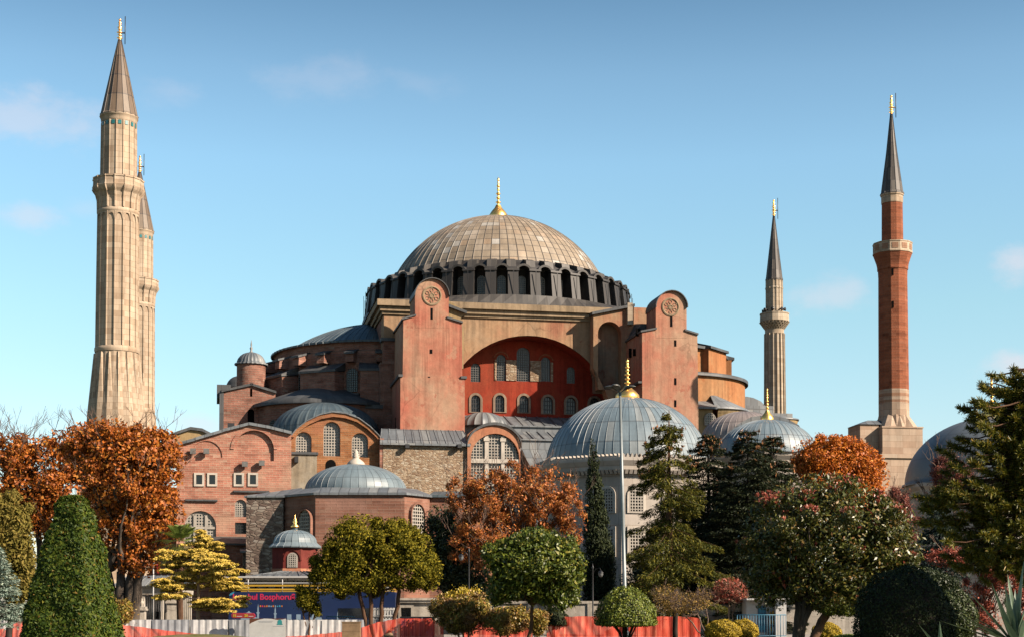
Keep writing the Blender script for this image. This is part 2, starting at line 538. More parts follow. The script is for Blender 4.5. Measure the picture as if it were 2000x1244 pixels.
M['pale'] = plaster('pale_plaster', (0.34,0.27,0.18), (0.48,0.40,0.29), (0.52,0.46,0.36), 0.35, 0.5, 6.1)
M['cornice'] = plaster('stone_cornice', (0.50,0.37,0.23), (0.54,0.40,0.26), (0.46,0.34,0.22), 0.3, 0.6, 6.6)
M['brickpink'] = brickmat('pink_brick', (0.60,0.24,0.165), (0.66,0.29,0.20), (0.68,0.45,0.33), 0.8, 0.26, (0.60,0.37,0.26), 1.0, 0.6)
M['brickorange'] = brickmat('orange_brick', (0.48,0.19,0.075), (0.53,0.235,0.1), (0.50,0.30,0.17), 0.8, 0.26, (0.50,0.21,0.11), 2.0, 0.5)
M['brickdark'] = brickmat('old_dark_brick', (0.40,0.175,0.125), (0.50,0.235,0.17), (0.46,0.32,0.25), 0.9, 0.3, (0.52,0.29,0.22), 3.0, 0.8, 0.8)
M['brickbapt'] = brickmat('rose_brown_brick', (0.38,0.175,0.12), (0.43,0.205,0.14), (0.44,0.27,0.2), 1.2, 0.3, (0.45,0.25,0.19), 5.0, 0.45)
M['brickmin'] = brickmat('red_minaret_brick', (0.40,0.13,0.065), (0.45,0.155,0.08), (0.42,0.165,0.095), 0.9, 0.32, None, 4.0, 0.35)
M['rubble'] = rubblemat('rubble_stone', [(0.1,(0.34,0.22,0.14)), (0.4,(0.52,0.38,0.25)), (0.75,(0.62,0.50,0.36)), (1.0,(0.66,0.58,0.46))], (0.46,0.33,0.23))
M['rubbledark'] = rubblemat('grey_rubble_stone', [(0.1,(0.17,0.12,0.10)), (0.5,(0.32,0.25,0.20)), (0.9,(0.44,0.38,0.32)), (1.0,(0.5,0.45,0.4))], (0.23,0.17,0.14), 1.5, 3.2)
M['ashlar'] = ashlarmat('minaret_limestone', (0.71,0.54,0.385), (0.78,0.62,0.46), (0.54,0.385,0.26))
M['ashlar2'] = ashlarmat('grey_limestone', (0.68,0.55,0.41), (0.74,0.62,0.48), (0.54,0.42,0.30))
M['ashlar3'] = ashlarmat('base_limestone', (0.66,0.48,0.35), (0.70,0.55,0.42), (0.55,0.37,0.26), 1.7, 0.75, 0.45)
M['stripe'] = ashlarmat('rosy_stone', (0.52,0.30,0.19), (0.5,0.28,0.18), (0.45,0.25,0.15), 1.3, 0.62, 0.4)
M['turq'] = plain('turquoise_tile', (0.03,0.26,0.27), 0.35, 0.5)
M['dome'] = leadmat('weathered_dome_lead', [(0.0,(0.40,0.31,0.215)), (0.5,(0.46,0.365,0.26)), (0.78,(0.50,0.41,0.31)), (0.88,(0.52,0.37,0.24)), (0.95,(0.60,0.55,0.47)), (1.0,(0.64,0.60,0.54))],
                    2*PI*15.2/76, 1.15, 0.6, 0.6, 0.4, 0.0, 0.0, 0.075, 0.5, 0.07)
M['drumlead'] = leadmat('dark_drum_lead', [(0.0,(0.026,0.022,0.02)), (1.0,(0.05,0.043,0.038))], 0.75, 5.0, 0.6, 0.6, 0.35)
M['drumlead2'] = leadmat('grey_drum_lead', [(0.0,(0.06,0.054,0.048)), (1.0,(0.12,0.106,0.092))], 0.75, 5.0, 0.6, 0.6, 0.35)
M['lead'] = leadmat('grey_roof_lead', [(0.0,(0.16,0.18,0.20)), (0.6,(0.235,0.26,0.28)), (1.0,(0.34,0.35,0.345))], 1.0, 2.6, 0.7, 0.55, 0.45)
M['leadblue'] = leadmat('blue_grey_lead', [(0.0,(0.075,0.12,0.15)), (1.0,(0.14,0.19,0.215))], 1.0, 2.4, 0.65, 0.55, 0.45)  # dark blue tone puts the shade on the west half dome into its lead
M['leadtomb'] = leadmat('tomb_dome_lead', [(0.0,(0.215,0.295,0.345)), (0.6,(0.265,0.34,0.385)), (1.0,(0.39,0.42,0.42))], 2*PI*10.0/64, 2.05, 0.5, 0.5, 0.5, 0.0, 0.0, 0.03, 0.65)
M['leadpale'] = leadmat('pale_pink_lead', [(0.0,(0.34,0.28,0.265)), (1.0,(0.43,0.37,0.345))], 0.8, 2.2, 0.55, 0.55, 0.45)
M['leaddark'] = leadmat('dark_edge_lead', [(0.0,(0.075,0.08,0.085)), (1.0,(0.13,0.135,0.14))], 1.0, 3.0, 0.5, 0.6, 0.35)
M['spirelead'] = leadmat('brown_spire_lead', [(0.0,(0.16,0.105,0.07)), (0.7,(0.25,0.175,0.115)), (1.0,(0.33,0.25,0.18))], 1.1, 2.3, 0.7, 0.6, 0.35, 0.0, 0.0, 0.05)
M['spiredark'] = leadmat('dark_spire_lead', [(0.0,(0.07,0.06,0.055)), (0.7,(0.12,0.1,0.085)), (1.0,(0.2,0.175,0.15))], 0.6, 1.6, 0.7, 0.6, 0.35)
M['rib'] = plain('lead_rib', (0.31,0.325,0.325), 0.55, 0.4)
M['gold'] = G('gold_leaf', 0.36, 0.5, 1.0).col((0.92, 0.52, 0.15), 1.0).m
M['goldold'] = G('dull_gilding', 0.38, 0.5, 1.0).col((0.75, 0.40, 0.14), 1.0).m
M['white'] = plain('white_marble', (0.74,0.66,0.56), 0.6, 0.35, 0, 0.3, 0.7)
M['marble'] = ashlarmat('marble_revetment', (0.64,0.57,0.49), (0.68,0.61,0.54), (0.56,0.48,0.40), 2.4, 1.1, 0.35)
M['lattice'] = plain('white_lattice', (0.58,0.53,0.46), 0.75, 0.2, 0, 0.25, 0.9)
M['latticegrey'] = plain('grey_lattice', (0.22,0.22,0.21), 0.7, 0.25)
M['iron'] = plain('dark_iron', (0.022,0.022,0.025), 0.5, 0.4)
M['pane'] = plain('dark_pane', (0.016,0.018,0.022), 0.12, 0.6, 0, 0.3, 1.2)
M['panegrey'] = plain('dusty_pane', (0.085,0.085,0.08), 0.3, 0.5, 0, 0.4, 0.6)
M['hole'] = plain('deep_opening', (0.008,0.007,0.007), 0.95, 0.05)
M['stonesur'] = plaster('stone_surround', (0.42,0.30,0.21), (0.46,0.34,0.25), (0.36,0.25,0.18), 0.8, 0.6, 9.0)
# ------------------------------------------------------------------ the great domed mosque
AROT = R(11)
B0 = at(973, 900, 219.0); B0.z = 0.0
ca, sa = math.cos(AROT), math.sin(AROT)
mosque = thing('domed_mosque', 'huge old domed mosque of rose plaster and brick with a broad ribbed lead dome', 'mosque', B0, AROT)

def _loc(v, isdir=False):
    x, y = (v.x, v.y) if isdir else (v.x - B0.x, v.y - B0.y)
    return Vector((ca*x + sa*y, -sa*x + ca*y, v.z))
_camL = _loc(Vector((0, 0, EYE)))
def L(px, py, yl):
    d = _loc(ray(px, py), True)
    t = (yl - _camL.y) / d.y
    p = _camL + d*t
    return (p.x, p.z)
def LP(pts, yl): return [L(a, b, yl) for a, b in pts]
def LX(px, yl): return L(px, 900, yl)[0]
def LZ(px, py, yl): return L(px, py, yl)[1]
def arc_px(cx, cy, rx, ry, a0, a1, n):
    return [(cx + rx*math.cos(R(a0+(a1-a0)*i/n)), cy - ry*math.sin(R(a0+(a1-a0)*i/n))) for i in range(n+1)]
def archL(px, ytop, ybot, w, yl, n=10):
    x0, z0 = L(px - w/2, ybot, yl); x1, _ = L(px + w/2, ybot, yl); z1 = LZ(px, ytop, yl)
    return ((x0+x1)/2, z0, z1, x1-x0)

# --- square base of the dome
mb = MB()
mb.box(-18.5, 18.5, -15.2, 18.5, 0, 41.2)
base = mb.build('base_block', M['brickdark'], mosque)
mb = MB()
for (e, z0, z1) in ((0.25, 39.7, 40.1), (0.55, 40.1, 40.7), (0.95, 40.7, 41.5)):
    o_ = 18.5 + e
    mb.box(-o_, o_, -19.0-e, -18.0, z0, z1); mb.box(-o_, o_, 18.0, 18.5+e, z0, z1)
    mb.box(-o_, -18.0, -18.0, 18.0, z0, z1); mb.box(18.0, o_, -18.0, 18.0, z0, z1)
mb.build('cornice', M['cornice'], base)
# lead skirt between the square and the round drum
mb = MB()
nn = 80
v = []
for i in range(nn):
    a = 2*PI*i/nn
    c, s_ = math.cos(a), math.sin(a)
    q = 19.6/max(abs(c), abs(s_))
    v.append((q*c, q*s_, 41.5))
for i in range(nn):
    a = 2*PI*i/nn
    v.append((19.25*math.cos(a), 19.25*math.sin(a), 42.9))
for i in range(nn):
    a = 2*PI*i/nn
    v.append((16.0*math.cos(a), 16.0*math.sin(a), 43.4))
mb.add(v, [(i, (i+1) % nn, nn+(i+1) % nn, nn+i) for i in range(nn)] + [(nn+i, nn+(i+1) % nn, 2*nn+(i+1) % nn, 2*nn+i) for i in range(nn)])
mb.build('lead_skirt', M['drumlead2'], base)

# --- front great arch, tympanum, niche blocks
YA = -19.0
acx, acy, ar = 1030, 821, 166
arcp = arc_px(acx, acy, ar, ar, 0, 180, 28)
arcL = LP(arcp, YA)
zb = LZ(1000, 850, YA)
mb = MB()
outl = [(-18.5, zb), (arcL[-1][0], zb)] + arcL[::-1] + [(arcL[0][0], zb), (18.5, zb), (18.5, 39.7), (-18.5, 39.7)]
mb.prism(outl, YA, -15.6)
great = mb.build('great_arch', M['arch'], mosque)
mb = MB()
mb.box(-18.6, -16.6, -19.35, -18.0, 14, 36.2)
mb.box(-18.95, -18.5, -19.0, -9.0, 14, 33.5)
mb.box(-20.6, -18.5, -18.9, -11.5, 12, 27.5)
mb.build('brick_pier', M['brickdark'], mosque)
mb = MB()
mb.box(-20.9, -18.3, -19.2, -11.2, 27.5, 28.0)
mb.build('pier_cap', M['leaddark'], mosque)
mb = MB()
mb.box(-18.9, -16.3, -19.6, -17.8, 36.2, 36.6)
mb.build('pier_cap', M['leaddark'], mosque)

mb = MB()
sof = LP(arc_px(acx, acy, ar-.6, ar-.6, 0, 180, 28), YA)
q0 = [(p[0], YA+.12, p[1]) for p in sof]; q1 = [(p[0], -15.55, p[1]) for p in sof]
mb.add(q0+q1, [(i, i+1, len(q0)+i+1, len(q0)+i) for i in range(len(q0)-1)])
for i in (0, len(q0)-1):
    x = sof[i][0] - .02 if i == 0 else sof[i][0]+.02
    mb.add([(x, YA+.12, zb), (x, -15.55, zb), (x, -15.55, sof[i][1]), (x, YA+.12, sof[i][1])], [(0, 1, 2, 3)])
mb.build('arch_soffit', M['red'], great)
tb = L(1000, 822, -15.7)[1]
mb = MB()
x0, x1 = LX(880, -15.7), LX(1215, -15.7)
twins = []
for (px, yt, yb, w, k) in [(929, 709, 745, 19, 'u'), (979, 692, 743, 18, 'u'), (1022, 678, 744, 26, 'u'), (1066, 697, 744, 18, 'u'), (1115, 716, 748, 16, 'n'),
                           (929, 771, 804, 18, 'l'), (976, 771, 804, 18, 'l'), (1023, 772, 805, 18, 'l'), (1070, 774, 807, 19, 'l'), (1115, 776, 808, 19, 'l'), (1161, 777, 809, 19, 'l')]:
    twins.append((archL(px, yt, yb, w, -15.7), k))
mb.prism([(x0, tb), (x1, tb), (x1, 37.5), (x0, 37.5)], -15.7, -15.25, 0, [arch(*t[0]) for t in twins])
tym = mb.build('tympanum_wall', M['red'], mosque)
for (a_, k) in twins:
    mb = MB()
    if k == 'l':
        arch_win(mb, *a_, -15.7, a_[3]/4.0, 0.1, fw=0.3, pane_y=0.32, cellz=0.62)
        mats = [M['iron'], M['panegrey'], M['stonesur']]
    elif k == 'u' and a_[3] < 1.26 and abs(a_[0] - twins[0][0][0]) < .1:
        arch_win(mb, *a_, -15.7, 0.3, 0.05, fw=0.32, pane_y=0.3)
        mats = [M['iron'], M['panegrey'], M['stonesur']]
    else:
        arch_win(mb, *a_, -15.7, 0.32, 0.055, fw=0.0, pane_y=0.3)
        mats = [M['latticegrey'], M['panegrey'], M['stonesur']]
    mb.build('window', mats, tym)
# pale stone panels between the three tall windows
mb = MB()
for (pa, pb, yt) in ((966, 969.5, 703), (988.5, 1008.5, 703), (1035.5, 1056.5, 703), (1075.5, 1080, 705)):
    xa, xb = LX(pa, -15.7), LX(pb, -15.7)
    mb = MB(); mb.box(xa, xb, -15.82, -15.6, LZ(1000, 743, -15.7), LZ(1000, yt, -15.7))
    mb.build('stone_panel', M['rubble'], tym)
# brick eyebrow arches above the outer tall windows
mb = MB()
for (px, yt, w) in ((979, 686, 30), (1066, 691, 30)):
    cx, z0, z1, ww = archL(px, yt, 703, w, -15.7)
    o2 = [(cx+ww/2*math.cos(R(a)), z1-ww/2+ww/2*math.sin(R(a))) for a in range(10, 171, 16)]
    i2 = [(cx+(ww/2-.16)*math.cos(R(a)), z1-ww/2+(ww/2-.16)*math.sin(R(a))) for a in range(170, 9, -16)]
    mb = MB(); mb.prism(o2+i2, -15.8, -15.65)
    mb.build('brow_arch', M['brickmin'], tym)

def niche_block(outline, hole, yf, roof, mat):
    mb = MB()
    mb.prism(LP(outline, yf), yf, YA-0.01, 0, [hole] if hole else [])
    b = mb.build('niche_block', mat, mosque)
    if hole:
        mb = MB()
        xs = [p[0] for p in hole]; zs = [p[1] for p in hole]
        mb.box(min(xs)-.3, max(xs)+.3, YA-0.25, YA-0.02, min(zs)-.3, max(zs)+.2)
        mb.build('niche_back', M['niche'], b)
    mb = MB()
    (xa, za), (xb, zc) = L(*roof[0], yf-.5), L(*roof[1], yf-.5)
    mb.hexa([(xa, yf-.5, za-.35), (xb, yf-.5, zc-.35), (xb, YA+.8, zc-.35), (xa, YA+.8, za-.35), (xa, yf-.5, za), (xb, yf-.5, zc), (xb, YA+.8, zc+.3), (xa, YA+.8, za+.3)])
    mb.build('roof_slab', M['leaddark'], b)
yn = -20.9
nh = arch(*archL(1191, 628, 760, 46, yn), n=14)
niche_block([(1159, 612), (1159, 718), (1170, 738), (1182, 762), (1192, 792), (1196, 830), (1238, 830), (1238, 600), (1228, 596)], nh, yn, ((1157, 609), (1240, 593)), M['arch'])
niche_block([(862, 700), (905, 720), (906, 640), (900, 622), (911, 608), (878, 588), (862, 588)], None, -21.5, ((862, 588), (912, 607)), M['yellow'])
# small block right of it and wall running to the right buttress
mb = MB()
xa, xb = LX(1237, -20), LX(1300, -20)
mb.box(xa, xb, -20.0, -14, 16, LZ(1260, 601, -20))
mb.build('link_wall', M['arch'], mosque)
mb = MB()
mb.box(LX(1226, -21.2), LX(1236, -21.2), -21.4, -20.0, LZ(1230, 634, -21.2), LZ(1230, 592, -21.2))
mb.build('stone_post', M['ashlar2'], mosque)

# --- buttress towers
def buttress(outline, neck, disc, slits, yf, yb, neck_depth, ledge=None):
    mb = MB()
    oL = LP(outline, yf)
    mb.prism(oL, yf, yb)
    nL = LP(neck, yf-0.02)
    mb.prism(nL, yf-0.02, yf+neck_depth)
    b = mb.build('buttress_tower', M['pink'], mosque)
    # barrel roof on the neck and lead caps on the shoulders
    mb = MB()
    top = [p for p in neck if p[1] < disc[1]+2]
    tL = LP(top, yf)
    cx, cz = L(disc[0], disc[1], yf)
    out_ = [(cx+(p[0]-cx)*1.05, cz+(p[1]-cz)*1.05) for p in tL]
    mb.prism(tL + out_[::-1], yf-0.35, yf+neck_depth+0.2)
    sh = [p for p in outline if p[1] < 700]
    sL = LP(sh, yf)
    for i in range(0, len(sL)-1):
        (ax, az), (bx, bz) = sL[i], sL[i+1]
        if abs(ax-bx) < 0.3 or (min(ax, bx) < L(disc[0], disc[1], yf)[0] < max(ax, bx)): continue
        if ax > bx: ax, az, bx, bz = bx, bz, ax, az
        mb.hexa([(ax-.2, yf-.2, az), (bx+.1, yf-.2, bz), (bx+.1, yb, bz), (ax-.2, yb, az), (ax-.2, yf-.2, az+.22), (bx+.1, yf-.2, bz+.22), (bx+.1, yb, bz+.22), (ax-.2, yb, az+.22)])
    mb.build('lead_cap', M['leaddark'], b)
    # carved rosette
    mb = MB()
    r = disc[2]*(yf-_camL.y)/FPX/ca*0.985
    ring = [(r, -.12), (r, .08), (r-.14, .13), (r-.26, .05), (r-.28, -.12)]
    def turn(mb2, cxx, czz, prof, n):
        vs = []
        for (rr, h) in prof:
            for i in range(n):
                a = 2*PI*i/n
                vs.append((cxx+rr*math.cos(a), yf-.02-h, czz+rr*math.sin(a)))
        fs = []
        for j in range(len(prof)-1):
            for i in range(n):
                fs.append((j*n+i, j*n+(i+1) % n, (j+1)*n+(i+1) % n, (j+1)*n+i))
        mb2.add(vs, fs)
    turn(mb, cx, cz, ring, 32)
    turn(mb, cx, cz, [(r*.28, -.1), (r*.28, .07), (r*.2, .1), (r*.17, .04), (0.01, .04)], 16)
    for k in range(6):
        a = R(60*k+30)
        tip = Vector((math.cos(a), math.sin(a)))
        nrm = Vector((-tip.y, tip.x))
        pet = [tip*r*.28, tip*r*.5+nrm*r*.2, tip*r*.72+nrm*r*.12, tip*r*.82, tip*r*.72-nrm*r*.12, tip*r*.5-nrm*r*.2]
        cen = tip*r*.55
        for i in range(6):
            p, q = pet[i], pet[(i+1) % 6]
            pi, qi = cen+(p-cen)*.74, cen+(q-cen)*.74
            mb.prism([(cx+p.x, cz+p.y), (cx+q.x, cz+q.y), (cx+qi.x, cz+qi.y), (cx+pi.x, cz+pi.y)], yf-.085, yf)
    mb.build('rosette', M['cornice'], b)
    for (px, y0, y1, w) in slits:
        mb = MB()
        xa, za = L(px-w/2, y1, yf); xb, zc = L(px+w/2, y0, yf)
        mb.box(xa, xb, yf-.04, yf+.3, za, zc)
        mb.build('slit', M['hole'], b)
    if ledge:
        mb = MB()
        (xa, za) = L(*ledge[0], yf); (xb, zc) = L(*ledge[1], yf)
        mb.box(xa-.28, xb+.05, yf-.12, yb, ledge[2], za-.25, 0)
        mb.box(xa-.4, xa+.1, yf-.25, yb, za-.25, za, 1)
        mb.build('lower_stage', [M['pink'], M['leaddark']], b)
    return b
YF = -28.5
bl = buttress([(785, 840), (788, 625), (811, 617), (876, 622), (902, 631), (904, 840)],
         [(811, 640), (810.5, 577)] + arc_px(843.5, 579, 33, 34, 180, 0, 16) + [(876.5, 577), (876.5, 640)],
         (843.5, 578, 19.5), [(843, 602, 624, 4.5), (842, 682, 690, 5), (838, 735, 744, 4), (827, 779, 781, 3), (856, 779, 781, 3)], YF, -18.6, 5.0)
mb = MB()
xa = LX(783, YF); xb = LX(903.5, YF)
zl = LZ(785, 731, YF)
mb.box(xa-.1, xb+.25, YF-.08, -18.8, LZ(800, 842, YF), zl-.3, 0)
mb.box(xa-.35, xa+.2, YF-.25, -18.8, zl-.3, zl, 1)
mb.box(xb-.25, xb+.5, YF-.25, -18.8, zl-.3, zl, 1)
for (yy, zz, h) in ((-26.8, 36.3, 1.4), (-25.2, 33.8, 1.6), (-23.5, 33.2, 1.8), (-27.2, 31.6, 1.4), (-21.5, 34.5, 1.5), (-24, 24.5, 1.3)):
    mb.box(LX(788, YF)-.05 if zz > zl else xa-.16, xa+.5, yy-.18, yy+.18, zz, zz+h, 2)
mb.build('lower_stage', [M['pink'], M['leaddark'], M['hole']], bl)
br = buttress([(1255, 860), (1254, 649), (1281, 643), (1340, 646), (1362, 654), (1365, 860)],
         [(1281, 660), (1281, 601)] + arc_px(1311, 602, 30.5, 33, 180, 0, 16) + [(1341, 601), (1341, 660)],
         (1309.5, 600, 19), [(1311, 618, 638, 4.5), (1319, 664, 676, 4), (1319, 738, 751, 4), (1319, 781, 794, 4)], YF, -19.0, 4.3)
mb = MB()
xr = LX(1252, YF)
mb.box(xr-.35, xr+.1, YF-.1, -22, LZ(1252, 748, YF), LZ(1252, 744, YF), 0)
for (yy, zz, h) in ((-26.8, 36.6, 1.0), (-25.4, 34.3, .9), (-22.6, 31.6, 1.6), (-23.4, 34.4, 1.2)):
    mb.box(xr-.12, xr+.4, yy-.16, yy+.16, zz, zz+h, 1)
mb.build('side_slit', [M['leaddark'], M['hole']], br)
# dark lead roof between right buttress neck and the dome base
mb = MB()
xa, xb = LX(1254, YF)+.05, LX(1362, YF)-.1
z0 = LZ(1300, 645, YF)
mb.hexa([(xa, -24.1, z0), (xb, -24.1, z0), (xb, -20, z0), (xa, -20, z0), (xa+1.2, -24.1, z0+1.6), (xb-.3, -24.1, z0+1.6), (xb-.3, -20.6, z0+2.2), (xa+1.2, -20.6, z0+2.2)])
mb.build('ridge_roof', M['leaddark'], br)
mb = MB()
xa, xb = LX(786, YF), LX(903, YF)
z0 = LZ(850, 622, YF)
mb.hexa([(xa+.4, -23.4, z0), (xb-.1, -23.4, z0), (xb-.1, -19.2, z0), (xa+.4, -19.2, z0), (xa+2.5, -23.4, z0+.9), (xb-2.4, -23.4, z0+.9), (xb-2.4, -19.2, z0+.9), (xa+2.5, -19.2, z0+.9)])
mb.build('ridge_roof', M['leaddark'], bl)

# --- drum and main dome
drum_mb = MB()
drum_mb.lathe([(16.9, 42.6), (16.9, 46.4), (17.2, 46.5), (17.25, 46.9), (15.4, 47.9), (15.2, 48.4)], n=120, uref=17)
drum = drum_mb.build('drum', M['drumlead'], mosque)
mbp = MB()
NP = 40
# one pier, pointing along +x
w2 = 0.70
mbp.hexa([(16.6, -w2, 42.7), (19.2, -w2, 42.7), (19.2, w2, 42.7), (16.6, w2, 42.7), (16.6, -w2, 46.6), (18.75, -w2, 46.15), (18.75, w2, 46.15), (16.6, w2, 46.6)])
mbp.hexa([(16.4, -w2-.1, 46.62), (18.95, -w2-.1, 46.16), (18.95, w2+.1, 46.16), (16.4, w2+.1, 46.62), (16.4, -w2-.1, 46.95), (18.9, -w2-.1, 46.42), (18.9, w2+.1, 46.42), (16.4, w2+.1, 46.95)], 0)
mbp.hexa([(15.0, -.62, 46.9), (16.9, -.62, 46.9), (16.9, .62, 46.9), (15.0, .62, 46.9), (15.0, -.62, 48.55), (16.6, -.62, 48.05), (16.6, .62, 48.05), (15.0, .62, 48.55)], 1)
for (ya, yb_) in ((-.05, .05),):
    mbp.box(19.2, 19.26, ya, yb_, 42.7, 46.1, 0)
pier = mbp.build('pier', [M['drumlead'], M['drumlead2']], drum)
mbw = MB()
def radial(mbx, f):      # build facing -y then turn so that it faces +x
    t = MB(); f(t)
    for i in range(len(t.v)):
        x, y, z = t.v[i]
        t.v[i] = (-y, x, z)
    mbx.v.extend(t.v); mbx.f.extend(t.f); mbx.m.extend(t.m); mbx.uv.extend(t.uv); mbx.sm.extend(t.sm)
def _w(t):
    arch_win(t, 0, 43.25, 45.85, 1.12, -16.95, 0.28, 0.06, mg=0, mp=1, mf=2, fw=0.0, pane_y=0.0-.02, depth=.08)
    # curved lead hood over the window
    o_ = [(1.12*math.cos(R(a)), 46.0+1.12*math.sin(R(a))) for a in range(0, 181, 15)]
    i_ = [(.86*math.cos(R(a)), 46.0+.84*math.sin(R(a))) for a in range(180, -1, -15)]
    t.prism(o_+i_, -18.75, -16.6, 2)
radial(mbw, _w)
dwin = mbw.build('drum_window', [M['lattice'], M['panegrey'], M['drumlead2']], drum)
for i in range(NP):
    a = 2*PI*(i+.5)/NP
    aw = 2*PI*i/NP
    p = pier if i == 0 else pier.copy()
    w = dwin if i == 0 else dwin.copy()
    if i: C.objects.link(p); C.objects.link(w)
    p.parent = drum; w.parent = drum
    p.rotation_euler = (0, 0, a); w.rotation_euler = (0, 0, aw)
mb = MB()
RD = 16.75; zc = 57.8 - RD
prof = []
for i in range(25):
    t = R(66)*(1-i/24)
    prof.append((RD*math.sin(t) if i < 24 else 0.02, zc+RD*math.cos(t)))
ncr = 76*4
cross = []
for k in range(76):
    a = 2*PI*k/76
    e = 0.075/15.2
    cross += [(a-e, 0.0), (a-e*.4, 0.075), (a+e*.4, 0.075), (a+e, 0.0)]
mb.lathe(prof, m=0, cross=cross, uref=15.2, smooth=False)
dome = mb.build('main_dome', M['dome'], mosque)
def finial(name, px, yb, yt, bulbw, loc_parent, mat, Y=None, base=None, height=None, beads=4):
    """gilded finial: gadrooned bulb, beads, tip"""
    mb = MB()
    if base is None: base = Vector((0, 0, 0))
    H = height; r = bulbw
    pr = [(r*.95, 0), (r, .05*H), (r*.96, .11*H), (r*.7, .19*H), (r*.36, .27*H), (r*.2, .34*H)]
    n = 24
    cross = [(2*PI*i/n, (0.05*r if i % 2 else -0.05*r)) for i in range(n)]
    mb.lathe([(q, base.z+z) for q, z in pr], base.x, base.y, m=0, cross=cross)
    pr = [(r*.18, .33*H)]
    z = .36
    zs = [(.40, .30), (.50, .24), (.60, .26), (.70, .17), (.78, .2), (.86, .12), (.93, .13)][:7]
    for zc_, rr in zs:
        pr += [(r*.1, (zc_-.03)*H), (r*rr, zc_*H), (r*rr*.9, (zc_+.012)*H), (r*.09, (zc_+.035)*H)]
    pr += [(r*.05, .97*H), (.005, H)]
    mb.lathe([(q, base.z+z) for q, z in pr], base.x, base.y, n=12)
    return mb.build(name, mat, loc_parent)
finial('finial', 0, 0, 0, 1.3, dome, M['gold'], base=Vector((0, 0, 57.65)), height=6.2)

# --- west half dome with its brick drum
cx, cy = -16.5, 0.0
mb = MB()
mb.lathe([(15.6, 20), (15.6, 35.6)], cx, cy, n=48, a0=R(90), a1=R(270), uref=16)
wd = mb.build('west_drum', M['brickdark'], mosque)
mb = MB()
mb.lathe([(15.1, 35.5), (15.1, 36.7), (15.5, 37.1)], cx, cy, n=48, a0=R(90), a1=R(270), uref=16, smooth=False)
for i in range(13):
    a = R(97+i*13.8)
    c, s_ = math.cos(a), math.sin(a)
    t = Vector((-s_, c, 0)); d = Vector((c, s_, 0))
    o_ = Vector((cx, cy, 0))
    def P_(r, u, z): return o_ + d*r + t*u + Vector((0, 0, z))
    mb.hexa([P_(15.3, -.55, 34), P_(17.1, -.55, 34), P_(17.1, .55, 34), P_(15.3, .55, 34), P_(15.3, -.55, 35.6), P_(17.0, -.55, 35.0), P_(17.0, .55, 35.0), P_(15.3, .55, 35.6)], 0)
mb.build('eave_arcade', M['brickdark'], wd)
mb = MB()
for i in range(13):
    a = R(97+i*13.8)
    c, s_ = math.cos(a), math.sin(a)
    t = Vector((-s_, c, 0)); d = Vector((c, s_, 0)); o_ = Vector((cx, cy, 0))
    def P_(r, u, z): return o_ + d*r + t*u + Vector((0, 0, z))
    mb.hexa([P_(15.2, -.7, 35.62), P_(17.3, -.7, 35.0), P_(17.3, .7, 35.0), P_(15.2, .7, 35.62), P_(15.2, -.7, 35.9), P_(17.3, -.7, 35.25), P_(17.3, .7, 35.25), P_(15.2, .7, 35.9)], 0)
    if i % 2 == 0:
        # lead roofs of the big lower buttress blocks
        mb.hexa([P_(15.3, -2.8, 33.0), P_(18.0, -2.8, 32.6), P_(18.0, 2.8, 32.6), P_(15.3, 2.8, 33.0), P_(15.3, -2.8, 34.1), P_(18.0, -2.8, 32.9), P_(18.0, 2.8, 32.9), P_(15.3, 2.8, 34.1)], 0)
mb.build('buttress_roof', M['leaddark'], wd)
mb = MB()
for i in range(0, 13, 2):
    a = R(97+i*13.8)
    c, s_ = math.cos(a), math.sin(a)
    t = Vector((-s_, c, 0)); d = Vector((c, s_, 0)); o_ = Vector((cx, cy, 0))
    def P_(r, u, z): return o_ + d*r + t*u + Vector((0, 0, z))
    mb.hexa([P_(15.0, -2.6, 0), P_(17.8, -2.6, 0), P_(17.8, 2.6, 0), P_(15.0, 2.6, 0), P_(15.0, -2.6, 32.9), P_(17.8, -2.6, 32.6), P_(17.8, 2.6, 32.6), P_(15.0, 2.6, 32.9)], 0)
mb.build('drum_buttress', M['brickdark'], wd)
mbw = MB()
def _w2(t):
    arch_win(t, 0, 30.2, 33.3, 1.5, -15.75, 0.3, 0.06, fw=0.0, pane_y=.08, depth=.1)
    t.box(-1.2, 1.2, -16.8, -15.5, 29.6, 29.9, 2)
radial(mbw, _w2)
for i in range(1, 13, 2):
    o_ = mbw.build('drum_window', [M['latticegrey'], M['pane'], M['leaddark']], wd) if i == 1 else first.copy()
    if i == 1: first = o_
    else: C.objects.link(o_); o_.parent = wd
    o_.location = (cx, cy, 0); o_.rotation_euler = (0, 0, R(97+i*13.8))
mb = MB()
RS = 21.5; h = 5.2
RC = 13.5; h = 4.3
RS = (RC**2 + h*h)/(2*h)
prof = [(15.65, 36.8), (15.65, 37.05), (RC+.3, 37.35)]
tm = math.asin(RC/RS)
for i in range(13):
    t = tm*(1-i/12)
    prof.append((max(RS*math.sin(t), .02), 37.4 + RS*math.cos(t) - RS*math.cos(tm)))
cross = []
for k in range(45):
    a = R(90+180*k/44); e = .006
    cross += [(a-e, 0), (a-e*.5, .09), (a+e*.5, .09), (a+e, 0)]
mb.lathe(prof, cx, cy, a0=R(88), a1=R(272), cross=cross, uref=15, smooth=False)
mb.build('west_half_dome', M['leadblue'], mosque)

